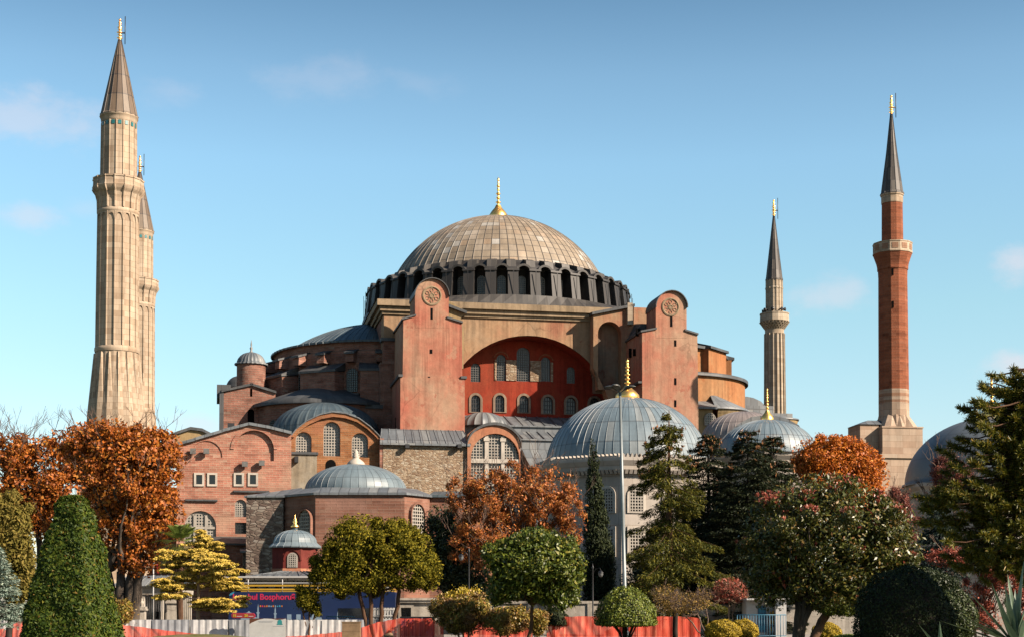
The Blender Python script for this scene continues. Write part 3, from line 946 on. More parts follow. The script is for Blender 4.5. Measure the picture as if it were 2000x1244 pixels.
# lower exedra under the half dome (front left) with wavy lead roofs
mb = MB()
ex, ey = -25.5, -11.0
zx = LZ(620, 786, -20.3) - 26.2
mb.lathe([(9.3, 0), (9.3, 26.2+zx)], ex, ey, n=28, a0=R(150), a1=R(330), uref=9)
exo = mb.build('exedra_wall', M['brickdark'], mosque)
mb = MB()
mb.lathe([(9.9, 26.15+zx), (9.9, 26.6+zx), (7.0, 27.7+zx), (4.0, 28.8+zx), (0.05, 29.8+zx)], ex, ey, n=28, a0=R(140), a1=R(340), uref=9)
mb.build('exedra_roof', M['leaddark'], exo)
for k, (a, w) in enumerate(((222, 1.3), (245, .9), (283, 1.7), (305, 1.2))):
    mbw = MB()
    def _w3(t): arch_win(t, 0, 22.0+zx, 22.0+zx+w*1.75, w, -9.36, .3, .07, fw=0.16, pane_y=.02, depth=.1, proj=.06)
    radial(mbw, _w3)
    o_ = mbw.build('exedra_window', [M['latticegrey'], M['pane'], M['brickdark']], exo)
    o_.location = (ex, ey, 0); o_.rotation_euler = (0, 0, R(a))
mb = MB()
mb.lathe([(4.6, 0), (4.6, 28.0)], -32.5, -5.0, n=24, a0=R(150), a1=R(330), uref=9, m=1)
mb.lathe([(5.1, 28.0), (5.1, 28.4), (3.0, 29.4), (.05, 30.3)], -32.5, -5.0, n=24, uref=9)
mb.build('vault_roof', [M['leaddark'], M['brickdark']], mosque)

# stair turret block at the west end with its small dome
yt = -14.0
mb = MB()
gab = LP([(437, 840), (437, 766), (493, 752), (538, 768), (538, 840)], yt)
zlow = 12
gab[0] = (gab[0][0], zlow); gab[-1] = (gab[-1][0], zlow)
wA = archL(490, 798, 836, 13, yt); wB = archL(490.5, 758, 774, 4.5, yt)
mb.prism(gab, yt, yt+.6, 0, [arch(*wA), arch(*wB)])
mb.prism(gab, yt+.61, yt+13)
tur = mb.build('west_block', M['brickdark'], mosque)
mb = MB(); mb.prism(arch(wA[0], wA[1]-.05, wA[2]+.05, wA[3]+.1), yt+.55, yt+.595)
mb.build('dark_opening', M['hole'], tur)
mb = MB(); mb.prism(arch(wB[0], wB[1]-.05, wB[2]+.05, wB[3]+.1), yt+.55, yt+.595)
mb.build('slit', M['hole'], tur)
mb = MB()
g1 = gab[1:4]
for i in range(2):
    (ax, az), (bx, bz) = g1[i], g1[i+1]
    mb.hexa([(ax-.3, yt-.3, az), (bx+.1, yt-.3, bz), (bx+.1, yt+13, bz), (ax-.3, yt+13, az), (ax-.3, yt-.3, az+.3), (bx+.1, yt-.3, bz+.3), (bx+.1, yt+13, bz+.3), (ax-.3, yt+13, az+.3)])
mb.box(gab[0][0]-.55, gab[0][0]-.02, yt-.1, yt+13, zlow, gab[1][1]+.6)
mb.box(gab[0][0]-.9, gab[0][0]+.9, yt+4, yt+10, gab[1][1]-.2, gab[1][1]+1.6)
mb.build('roof', M['leaddark'], tur)
tx = LX(489.5, -7.5); tr = 27.5*pxm(208)
zt = LZ(490, 712, -7.5)
mb = MB()
mb.lathe([(tr, 22), (tr, zt)], tx, -7.5, n=28, uref=tr)
tt = mb.build('round_turret', M['brickdark'], mosque)
mb = MB()
zz = LZ(490, 690, -7.5)
prof = [(tr+.25, zt-.1), (tr+.25, zt+.12)] + [((tr-.05)*math.cos(R(a)) if a < 90 else .03, zt+.15+(zz-zt)*math.sin(R(a))) for a in range(0, 91, 10)]
cross = []
for k in range(24):
    a = 2*PI*k/24; e = .03
    cross += [(a-e, 0), (a, .07), (a+e, 0)]
mb.lathe(prof, tx, -7.5, cross=cross, uref=tr)
mb.lathe([(.3, zz+.1), (.12, zz+.4), (.22, zz+.7), (.08, zz+.95), (.12, zz+1.15), (.01, zz+1.9)], tx, -7.5, n=10)
mb.build('turret_dome', M['lead'], tt)
mb = MB()
x2 = LX(466, -1.0)
z2 = LZ(466, 748, -1)
mb.lathe([(1.7, 24), (1.7, z2-.6)], x2, -1.0, n=20, m=1)
mb.lathe([(1.85, z2-.7)] + [(1.75*math.cos(R(a)) if a < 90 else .03, z2-.6+1.6*math.sin(R(a))) for a in range(0, 91, 15)], x2, -1.0, n=24)
mb.build('far_turret', [M['leaddark'], M['brickdark']], mosque)

# --- gallery roofs below the tympanum
mb = MB()
xa, xb = LX(890, -22), LX(1262, -22)
zA = LZ(1000, 813, -15.7); zB = LZ(1000, 831, -22); zC = LZ(1000, 842, -22); zD = LZ(1000, 857, -27); zE = LZ(1000, 876, -27); zF = LZ(1000, 905, -32)
mb.hexa([(xa, -22, 14), (xb, -22, 14), (xb, -15.8, 14), (xa, -15.8, 14), (xa, -22, zB), (xb, -22, zB), (xb, -15.8, zA), (xa, -15.8, zA)])
xc, xd = LX(1012, -27), LX(1262, -27)
mb.hexa([(xc, -27, 12), (xd, -27, 12), (xd, -22.02, 12), (xc, -22.02, 12), (xc, -27, zD), (xd, -27, zD), (xd, -22.02, zC), (xc, -22.02, zC)])
mb.hexa([(xc+.5, -33, 0), (xd, -33, 0), (xd, -27.02, 0), (xc+.5, -27.02, 0), (xc+.5, -33, zF-1), (xd, -33, zF-1), (xd, -27.02, zE), (xc+.5, -27.02, zE)])
# seams raised on the slopes
for i in range(18):
    x = xa + (xb-xa)*i/17
    mb.hexa([(x-.05, -22, zB-.02), (x+.05, -22, zB-.02), (x+.05, -15.9, zA-.02), (x-.05, -15.9, zA-.02), (x-.05, -22, zB+.09), (x+.05, -22, zB+.09), (x+.05, -15.9, zA+.09), (x-.05, -15.9, zA+.09)])
for i in range(12):
    x = xc + (xd-xc)*(i+.5)/12
    mb.hexa([(x-.05, -27.1, zD-.02), (x+.05, -27.1, zD-.02), (x+.05, -22.1, zC-.02), (x-.05, -22.1, zC-.02), (x-.05, -27.1, zD+.09), (x+.05, -27.1, zD+.09), (x+.05, -22.1, zC+.09), (x-.05, -22.1, zC+.09)])
mb.box(xa, xb, -22.25, -21.9, zB-.12, zB+.06)
mb.box(xc, xd, -27.25, -26.9, zD-.12, zD+.06)
mb.build('gallery_roof', M['lead'], mosque)
mb = MB()
gx = LX(943, -21); gz0 = LZ(943, 834, -21); gz1 = LZ(943, 805, -21); gr = 47*pxm(200)
prof = [(gr*math.cos(R(a)) if a < 90 else .03, gz0+(gz1-gz0)*math.sin(R(a))) for a in range(0, 91, 10)]
cross = []
for k in range(18):
    a = 2*PI*k/18; e = .02
    cross += [(a-e, 0), (a, .07), (a+e, 0)]
mb.lathe(prof, gx, -21, cross=cross, uref=gr)
mb.build('gallery_dome', M['lead'], mosque)

# --- salmon arch with the great lattice window
yp = -31.4
mb = MB()
go = LP([(913, 1140), (913, 848), (928, 836), (945, 829), (965, 826), (985, 829), (1001, 838), (1012, 852), (1016, 868), (1017, 1140)], yp)
go[0] = (go[0][0], 0); go[-1] = (go[-1][0], 0)
hole = LP([(920, 1000), (920, 895)] + arc_px(967, 895, 47.5, 49, 180, 0, 14) + [(1014.5, 895), (1014.5, 1000)], yp)
mb.prism(go, yp, yp+.7, 0, [hole])
mb.prism(go, yp+.71, yp+3)
pa = mb.build('lattice_gable', M['salmon'], mosque)
mb = MB()
cxw, z0w = L(967, 1000, yp); zspr = LZ(967, 895, yp); z1w = LZ(967, 846, yp); hw = (LX(1014.5, yp)-LX(920, yp))/2
def topz(x):
    d = min(abs(x-cxw)/hw, 1)
    return zspr + (z1w-zspr)*math.sqrt(max(1-d*d, 0))
mb.add([(p[0], yp+.62, p[1]) for p in hole], [tuple(range(len(hole)))], 1)
n = 16
for i in range(n+1):
    x = cxw - hw + 2*hw*i/n
    x = min(max(x, cxw-hw+.06), cxw+hw-.06)
    mb.box(x-.055, x+.055, yp+.42, yp+.56, z0w, topz(x), 0)
z = z0w
while z < z1w - .05:
    h_ = hw if z < zspr else hw*math.sqrt(max(1-((z-zspr)/(z1w-zspr))**2, 0))
    mb.box(cxw-h_, cxw+h_, yp+.425, yp+.555, z-.055, z+.055, 0)
    z += .36
for fx in (-.34, .34):
    x = cxw + hw*fx
    mb.box(x-.22, x+.22, yp+.2, yp+.6, z0w, topz(x)-.1, 2)
    mb.box(x-.36, x+.36, yp+.12, yp+.6, topz(x)-.75, topz(x)-.35, 2)
mb.box(cxw-hw, cxw+hw, yp+.1, yp+.6, zspr-.55, zspr-.02, 2)
zl2 = LZ(967, 942, yp)
mb.box(cxw-hw, cxw+hw, yp+.14, yp+.6, zl2-.4, zl2, 2)
mb.build('window', [M['lattice'], M['pane'], M['white']], pa)
# lead vault over it
mb = MB()
q = LP(arc_px(965, 868, 53, 44, 180, 0, 14), yp)
q2 = [(x, z-.35) for x, z in q]
mb.prism(q + q2[::-1], yp-.25, -22)
mb.build('vault_roof', M['leaddark'], pa)

# --- rubble wall and its lean-to roof under the left buttress
yr = -31.0
mb = MB()
xa, xb = LX(748, yr), LX(912.5, yr)
ze = LZ(830, 866, yr)
mb.box(xa, xb, yr, yr+8, 0, ze)
rw = mb.build('rubble_wall', M['rubble'], mosque)
mb = MB()
zr = LZ(840, 838, -28.9)
A_, B_ = L(742, 866, yr-.4), L(919, 866, yr-.4)
C_, D_ = L(782, 838, -28.7), L(903, 838, -28.7)
mb.slab((A_[0], yr-.5, ze), (B_[0], yr-.5, ze), (D_[0]+.1, -28.55, zr), (C_[0]-2.3, -28.55, zr), .25)
for i in range(12):
    t = i/11
    p, q_ = Vector((A_[0]+(B_[0]-A_[0])*t, yr-.5, ze)), Vector((C_[0]-2.3+(D_[0]-C_[0]+2.4)*t, -28.55, zr))
    mb.tube([p+Vector((0, 0, .02)), q_+Vector((0, 0, .02))], .06, 4, smooth=False)
mb.build('lean_to_roof', M['lead'], rw)
for px in (795, 897):
    mb = MB()
    x, z = L(px, 869, yr-.5)
    mb.box(x-.25, x+.25, yr-.9, yr-.3, z-.35, z+.1)
    mb.tube([(x, yr, z-.3), (x, yr-.5, z-.15)], .06, 6)
    mb.build('floodlight', M['iron'], rw)

# --- orange brick gable with three lattice windows
yo = -30.0
wins = [archL(593, 843, 883, 31, yo), archL(648, 823, 890, 33, yo), archL(703, 845, 892, 32, yo)]
mb = MB()
gop = [(568, 1000), (568, 853), (580, 838), (600, 823), (625, 811), (650, 806), (675, 809), (700, 818), (722, 834), (738, 850), (746, 860), (746, 1000)]
go = LP(gop, yo)
go[0] = (go[0][0], 0); go[-1] = (go[-1][0], 0)
mb.prism(go, yo, yo+.7, 0, [arch(*w, n=12) for w in wins])
mb.prism(go, yo+.71, yo+4)
og = mb.build('brick_gable', M['brickorange'], mosque)
for w in wins:
    mb = MB()
    arch_win(mb, *w, yo, w[3]/(6 if w[2]-w[1] > 3 else 6), .115, pane_y=.6, depth=.14)
    mb.build('window', [M['lattice'], M['pane'], M['brickorange']], og)
mb = MB()
mb.prism(arch(*archL(646, 897, 925, 20, yo)), yo-.05, yo+.1)
mb.build('small_opening', M['hole'], og)
mb = MB()
o_ = [L(p[0], p[1]-.5, yo) for p in gop[1:-1]]
i_ = [L(658+(p[0]-658)*.93, 862+(p[1]-862)*.86, yo) for p in gop[1:-1]]
mb.prism(o_ + i_[::-1], yo-.35, yo+.01)
mb.build('archivolt', M['brickorange'], og)
mb = MB()
o2 = [L(658+(p[0]-658)*1.025, 862+(p[1]-862)*1.05, yo) for p in gop[1:-1]]
mb.prism(o2 + [L(p[0], p[1]-.6, yo) for p in gop[1:-1]][::-1], yo-.5, yo+4)
mb.build('roof_edge', M['lead'], og)
mb = MB()
vx = LX(636, -19.5); vr = 103*pxm(197); vz0 = LZ(640, 846, -19.5); vz1 = LZ(640, 787, -19.5)
prof = [(vr+.1, vz0-2)] + [(vr*math.cos(R(a)) if a < 90 else .03, vz0+(vz1-vz0)*math.sin(R(a))) for a in range(0, 91, 9)]
cross = []
for k in range(40):
    a = 2*PI*k/40; e = .012
    cross += [(a-e, 0), (a, .06), (a+e, 0)]
mb.lathe(prof, vx, -19.5, cross=cross, uref=vr)
mb.build('vault_dome', M['leadblue'], mosque)
mb = MB()
mb.hexa([(LX(545, -29), -29.2, 14), (LX(790, -29), -29.2, 14), (LX(790, -29), -17, 14), (LX(520, -29), -17, 14),
         (LX(545, -29), -29.2, LZ(700, 862, -29)), (LX(790, -29), -29.2, LZ(700, 858, -29)), (LX(790, -29), -17, LZ(700, 845, -29)), (LX(520, -29), -17, LZ(700, 845, -29))])
mb.build('aisle_roof', M['leadblue'], mosque)
# shaded brick return at its right
mb = MB()
mb.box(LX(741, -30.5), LX(749, -30.5), -30.95, -29, 0, LZ(745, 856, -30.5))
mb.build('brick_return', M['brickdark'], mosque)
# pale plastered block in front
mb = MB()
yb2 = -33.0
xa, xb = LX(564, yb2), LX(619, yb2)
zt2 = LZ(590, 887, yb2)
mb.box(xa, xb, yb2, yo-.05, 0, zt2, 0)
mb.box(xa-.15, xb+.15, yb2-.2, yo-.05, zt2, zt2+.3, 1)
mb.box(LX(578, yb2)-.2, LX(578, yb2)+.25, yb2-.7, yb2, zt2-1.0, zt2-.3, 2)
mb.build('plaster_block', [M['pale'], M['leaddark'], M['iron']], mosque)

# --- rose brick gable at the far left
yg = -35.5
gp = [(345, 1130), (345, 870), (380, 860), (435, 843), (487, 829), (530, 837), (569, 847), (569, 1130)]
go = LP(gp, yg)
go[0] = (go[0][0], 0); go[-1] = (go[-1][0], 0)
sq = []
for px in (389, 414.5, 466.5, 494):
    xa, za = L(px-6, 945, yg); xb, zb_ = L(px+6, 927, yg)
    sq.append((xa, xb, za, zb_))
bigw = archL(391, 997, 1060, 62, yg)
midw = archL(470, 975, 1009, 23, yg)
lowx0, lowz0 = L(459, 1042, yg); lowx1, lowz1 = L(481, 1020, yg)
blind = LP([(456, 900), (456, 880)] + arc_px(496, 878, 39, 38, 180, 0, 12) + [(535, 880), (535, 900)], yg)
blind2 = LP([(372, 893), (372, 890)] + arc_px(403, 890, 31, 30, 180, 0, 10) + [(434, 893)], yg)
mb = MB()
mb.prism(go, yg, yg+.5, 0, [[(a, c), (b, c), (b, d), (a, d)] for a, b, c, d in sq] + [arch(*bigw, n=14), arch(*midw), [(lowx0, lowz0), (lowx1, lowz0), (lowx1, lowz1), (lowx0, lowz1)], blind, blind2])
mb.prism(go, yg+.51, yg+9)
pg = mb.build('gable_wall', M['brickpink'], mosque)
mb = MB()
bp = [(p[0]*1.0, p[1]) for p in blind]
mb.prism(blind, yg+.32, yg+.5); mb.prism(blind2, yg+.12, yg+.5)
mb.build('blind_arch', M['brickpink'], pg)
mb = MB()
o_ = LP(arc_px(496, 878, 46, 46, 178, 2, 14), yg); i_ = LP(arc_px(496, 878, 39.2, 38.2, 178, 2, 14), yg)
mb.prism(o_ + i_[::-1], yg-.1, yg+.02)
mb.build('archivolt', M['brickpink'], pg)
for (a, b, c, d) in sq:
    mb = MB()
    mb.add([(a, yg+.42, c), (b, yg+.42, c), (b, yg+.42, d), (a, yg+.42, d)], [(0, 1, 2, 3)], 0)
    f = .24
    mb.prism([(a-f, c-f), (b+f, c-f), (b+f, d+f), (a-f, d+f)], yg-.14, yg+.2, 1, [[(a, c), (b, c), (b, d), (a, d)]])
    mb.build('square_window', [M['pane'], M['white']], pg)
mb = MB(); arch_win(mb, *bigw, yg, bigw[3]/11, .13, pane_y=.45, depth=.14)
for fx in (-.18, .18): mb.box(bigw[0]+bigw[3]*fx-.13, bigw[0]+bigw[3]*fx+.13, yg+.12, yg+.44, bigw[1], bigw[2]-.5, 0)
zq = LZ(391, 1030, yg); mb.box(bigw[0]-bigw[3]/2, bigw[0]+bigw[3]/2, yg+.13, yg+.44, zq-.14, zq+.14, 0)
mb.build('window', [M['lattice'], M['pane'], M['white']], pg)
mb = MB(); arch_win(mb, *midw, yg, midw[3]/5, .1, pane_y=.45, depth=.14)
mb.build('window', [M['lattice'], M['pane'], M['white']], pg)
mb = MB(); arch_win(mb, (lowx0+lowx1)/2, lowz0, lowz1, lowx1-lowx0, yg, .35, .06, pane_y=.42, flat=True)
mb.build('window', [M['iron'], M['pane'], M['white']], pg)
mb = MB()
g1 = go[1:-1]
for i in range(len(g1)-1):
    (ax, az), (bx, bz) = g1[i], g1[i+1]
    mb.hexa([(ax-.1, yg-.4, az-.05), (bx+.02, yg-.4, bz-.05), (bx+.02, yg+9, bz-.05), (ax-.1, yg+9, az-.05), (ax-.1, yg-.4, az+.28), (bx+.02, yg-.4, bz+.28), (bx+.02, yg+9, bz+.28), (ax-.1, yg+9, az+.28)])
mb.build('roof_edge', M['lead'], pg)
mb = MB()
for (pa_, pb_, py) in ((362, 425, 976), (456, 526, 959)):
    xa, z = L(pa_, py, yg); xb, _ = L(pb_, py, yg)
    mb.box(xa, xb, yg-.3, yg+.01, z-.1, z+.1)
mb.build('string_course', M['leaddark'], pg)
for (px, py) in ((377, 880), (403, 880), (478, 905), (511, 903)):
    mb = MB()
    x, z = L(px, py, yg)
    mb.box(x-.32, x+.32, yg-.75, yg-.25, z-.4, z+.2)
    mb.tube([(x, yg, z-.2), (x, yg-.5, z-.2)], .07, 6)
    mb.build('floodlight', M['latticegrey'], pg)
for (px, py, yy) in ((452, 832, -33), (735, 852, -28)):
    mb = MB()
    x, z = L(px, py, yy)
    mb.box(x-.45, x+.35, yy-.3, yy+.3, z-.4, z+.35); mb.tube([(x, yy, z-1.4), (x, yy, z)], .08, 6)
    mb.build('floodlight', M['iron'], pg)
mb = MB()
mb.box(LX(150, yg+5), LX(346, yg+5), yg+5, yg+9, 0, LZ(300, 955, yg+5), 0)
mb.box(LX(150, yg+5)-.2, LX(346, yg+5), yg+4.7, yg+9.1, LZ(300, 955, yg+5), LZ(300, 951, yg+5), 1)
mb.build('outer_wall', [M['brickpink'], M['leaddark']], mosque)
# small vaulted gable behind its left end
mb = MB()
q = LP([(315, 900), (315, 862), (345, 848), (372, 839), (395, 842), (428, 859), (428, 900)], -27)
mb.prism(q, -27, -18, 0)
q1 = q[1:-1]; q2 = [(x, z+.35) for x, z in q1]
mb.prism(q1 + q2[::-1], -27.3, -18, 1)
mb.build('vault_gable', [M['yellow'], M['leaddark']], mosque)
# low annexes with lead lean-to roofs at the foot
mb = MB()
xa, xb = LX(415, -41), LX(562, -41)
zt2 = LZ(480, 1061, -41)
mb.box(xa, xb, -41, -35.52, 0, zt2, 0)
mb.slab((xa-.3, -41.5, zt2), (xb, -41.5, zt2), (xb, -35.52, zt2+1.0), (xa-.3, -35.52, zt2+1.0), .2, 1)
xa, xb = LX(476, -46), LX(528, -46); zt2 = LZ(500, 1076, -46)
mb.box(xa, xb, -46, -41.02, 0, zt2, 2)
mb.slab((xa-.3, -46.4, zt2), (xb+.2, -46.4, zt2), (xb+.2, -41.02, zt2+.5), (xa-.3, -41.02, zt2+.5), .2, 3)
x = LX(515, -46.2); mb.tube([(x, -46.3, 0), (x, -46.3, zt2-.2)], .12, 8, 3)
mb.build('low_annex', [M['brickdark'], M['leaddark'], M['rubbledark'], M['lead']], mosque)

# --- east side: half dome, exedra, vaults
ecx, ecy = 16.5, 0.0
mb = MB()
cross = []
for i in range(11):
    a0 = R(-90+i*18)
    if i % 2 == 0: cross += [(a0, 0.0), (a0+R(17.9), 0.0)]
    else: cross += [(a0, -1.1), (a0+R(17.9), -1.1)]
er = (LX(1417, 0)-ecx)
mb.lathe([(er, 20), (er, LZ(1400, 705, -4))], ecx, ecy, a0=R(-90), a1=R(108), cross=cross, uref=er, smooth=False)
zt2 = LZ(1400, 705, -4)
eo = mb.build('east_drum', M['orange'], mosque)
mb = MB()
mb.lathe([(er+.4, zt2), (er+.4, zt2+.35), (er*.6, zt2+2.4), (.05, zt2+4)], ecx, ecy, a0=R(-90), a1=R(108), cross=[(a, d*.8) for a, d in cross], uref=er, smooth=False)
mb.build('east_half_dome', M['leaddark'], eo)
mb = MB()
e2x, e2y = 21.0, -10.0
e2r = LX(1437, -8)-e2x
z3 = LZ(1400, 741, -18)
mb.lathe([(e2r, 0), (e2r, z3)], e2x, e2y, n=32, a0=R(-120), a1=R(90), uref=e2r)
e2 = mb.build('east_exedra', M['orange'], mosque)
mb = MB()
mb.lathe([(e2r+.45, z3-.1), (e2r+.45, z3+.35), (e2r*.5, z3+1.3), (.05, z3+2)], e2x, e2y, n=32, a0=R(-120), a1=R(90), uref=e2r)
mb.box(e2x+e2r-.4, e2x+e2r+.7, e2y+1, e2y+2, z3-.8, z3+.4)
mb.build('exedra_roof', M['leaddark'], e2)
# lower lead lean-to and yellow wall with arched window
mb = MB()
yl = -26.0
xa, xb = LX(1355, yl), LX(1392, yl)
z4 = LZ(1380, 795, yl)
mb.box(xa, xb, yl, -20, 0, z4, 0)
ww = archL(1386, 806, 830, 22, yl)
arch_win(mb, *ww, yl-.32, .3, .09, mg=2, mp=3, mf=0, pane_y=.25, depth=.1)
mb.build('yellow_wall', [M['yellow'], M['leaddark'], M['lattice'], M['pane']], mosque)
mb = MB()
yx, yy_, yr_ = LX(1392, -22)+0.2, -20.0, 5.0
yr_ = LX(1463, -22) - yx
mb.lathe([(yr_, 0), (yr_, z4-.5), (yr_+.25, z4-.3), (yr_+.25, z4)], yx, yy_, n=28, a0=R(-95), a1=R(90), uref=5)
mb.build('apse_wall', M['yellow'], mosque)
mb = MB()
mb.slab((xa-.2, yl-.5, z4), (xb+.5, yl-.5, z4), (xb+3, -19, LZ(1370, 776, -20)), (xa-.2, -19, LZ(1370, 774, -20)), .25)
mb.lathe([(yr_+.5, z4), (yr_+.5, z4+.25), (.05, z4+2.8)], yx, yy_, n=28, a0=R(-100), a1=R(90), uref=5)
mb.build('apse_roof', M['lead'], mosque)
mb = MB()
vx0, vx1 = LX(1437, 0), LX(1497, 0)
z5, z6 = LZ(1460, 793, 0), LZ(1460, 774, 0)
h_ = (z6-z5)
pts = [(vx0, z5), (vx1, z5), (vx1-.8, z5+h_*.55), (vx1-2.0, z6-.15), (vx1-3, z6), (vx0, z6)]
mb.prism(pts, 0, 9)
mb.box(vx0-1, vx1+.8, -1.0, 10, 0, z5)
mb.box(vx0-1.2, vx1+3.5, -1.6, 10, 0, LZ(1460, 806, -1))
mb.build('east_vault', M['lead'], mosque)
# ------------------------------------------------------------------ ground
def noise2(x, y): return math.sin(x*.7+1.3)*math.cos(y*.9-.4)
gm = G('ground_soil', 0.95, 0.1)
gm.col(gm.ramp(gm.noise(gm.tc(), 0.25, 8, .7), [(0.3, (.05,.075,.02)), (0.5, (.09,.11,.035)), (0.62, (.2,.15,.09)), (.8, (.26,.2,.13))]), KX)
mb = MB(); mb.add([(-1500,-300,0),(1500,-300,0),(1500,2500,0),(-1500,2500,0)], [(0,1,2,3)])
struct(mb.build('ground', gm.m))
pm = G('paving_stone', 0.9, 0.15)
pb = pm.n('ShaderNodeTexBrick', {'Vector': pm.tc('UV'), 'Color1': (.3,.27,.24,1), 'Color2': (.36,.33,.3,1), 'Mortar': (.16,.14,.12,1), 'Scale': 1.0, 'Mortar Size': .02, 'Brick Width': 1.2, 'Row Height': .6})
pm.col(pm.mix(.6, pb.outputs[0], pm.ramp(pm.noise(pm.tc(), .4, 6, .7), [(.3, .6), (.7, 1.15)]), 'MULTIPLY'), KX)
mb = MB(); mb.add([(-70,88.5,.004),(70,88.5,.004),(70,132,.004),(-70,132,.004)], [(0,1,2,3)])
struct(mb.build('pavement', pm.m))
lm = G('lawn_soil', 0.95, 0.1)
lm.col(lm.ramp(lm.noise(lm.tc(), 1.2, 8, .7), [(0.35, (.075,.10,.02)), (0.55, (.16,.12,.06)), (.75, (.22,.16,.09))]), KX)
# a low mound of bare lawn on the left
mb = MB()
cen = at(400, 1240, 88); n1, n2 = 12, 24
v = []; f = []
for i in range(n1+1):
    for j in range(n2):
        a = 2*PI*j/n2; r = i/n1
        v.append((cen.x + 4.6*r*math.cos(a), 86.2 + 2.1*r*math.sin(a), .004 + .34*(1-r*r)**1.5))
for i in range(n1):
    for j in range(n2):
        f.append((i*n2+j, (i+1)*n2+j, (i+1)*n2+(j+1) % n2, i*n2+(j+1) % n2))
mb.add(v, f, 0, None, True)
struct(mb.build('lawn_mound', lm.m))

# ------------------------------------------------------------------ minarets
def flute(n, ridge, width=0.1):
    c = []
    for k in range(n):
        a = 2*PI*k/n; e = width*PI/n
        c += [(a-e*2, 0), (a-e, ridge), (a+e, ridge), (a+e*2, 0)]
    return c
def poly(n, ph=0.0): return [(2*PI*k/n+ph, 0) for k in range(n)]

def tip_finial(parent, base_z, r, h, mat, antenna=True):
    mb = MB()
    pr = [(r*.55, base_z)]
    for zc_, rr in ((.10, .95), (.24, .75), (.36, 1.0), (.5, .7), (.6, .8), (.72, .5), (.82, .55)):
        pr += [(r*.3, base_z+(zc_-.05)*h), (r*rr, base_z+zc_*h), (r*.3, base_z+(zc_+.05)*h)]
    pr += [(r*.2, base_z+.9*h), (.01, base_z+h)]
    mb.lathe(pr, n=12)
    # crescent
    mb.lathe([(r*.25, base_z+h*.92), (r*.5, base_z+h*.97), (r*.25, base_z+h*1.0)], n=8)
    f = mb.build('finial', mat, parent)
    if antenna:
        mb = MB()
        mb.tube([(r*1.6, -.1, base_z-.2*h), (r*1.6, -.1, base_z+1.12*h)], .05, 5)
        mb.box(r*.2, r*1.6, -.13, -.07, base_z+.3*h, base_z+.36*h)
        mb.build('lightning_rod', M['iron'], parent)
    return f

def prof_px(cx, Y, rows):
    return [(hw*pxm(Y), at(cx, py, Y).z) for py, hw in rows]

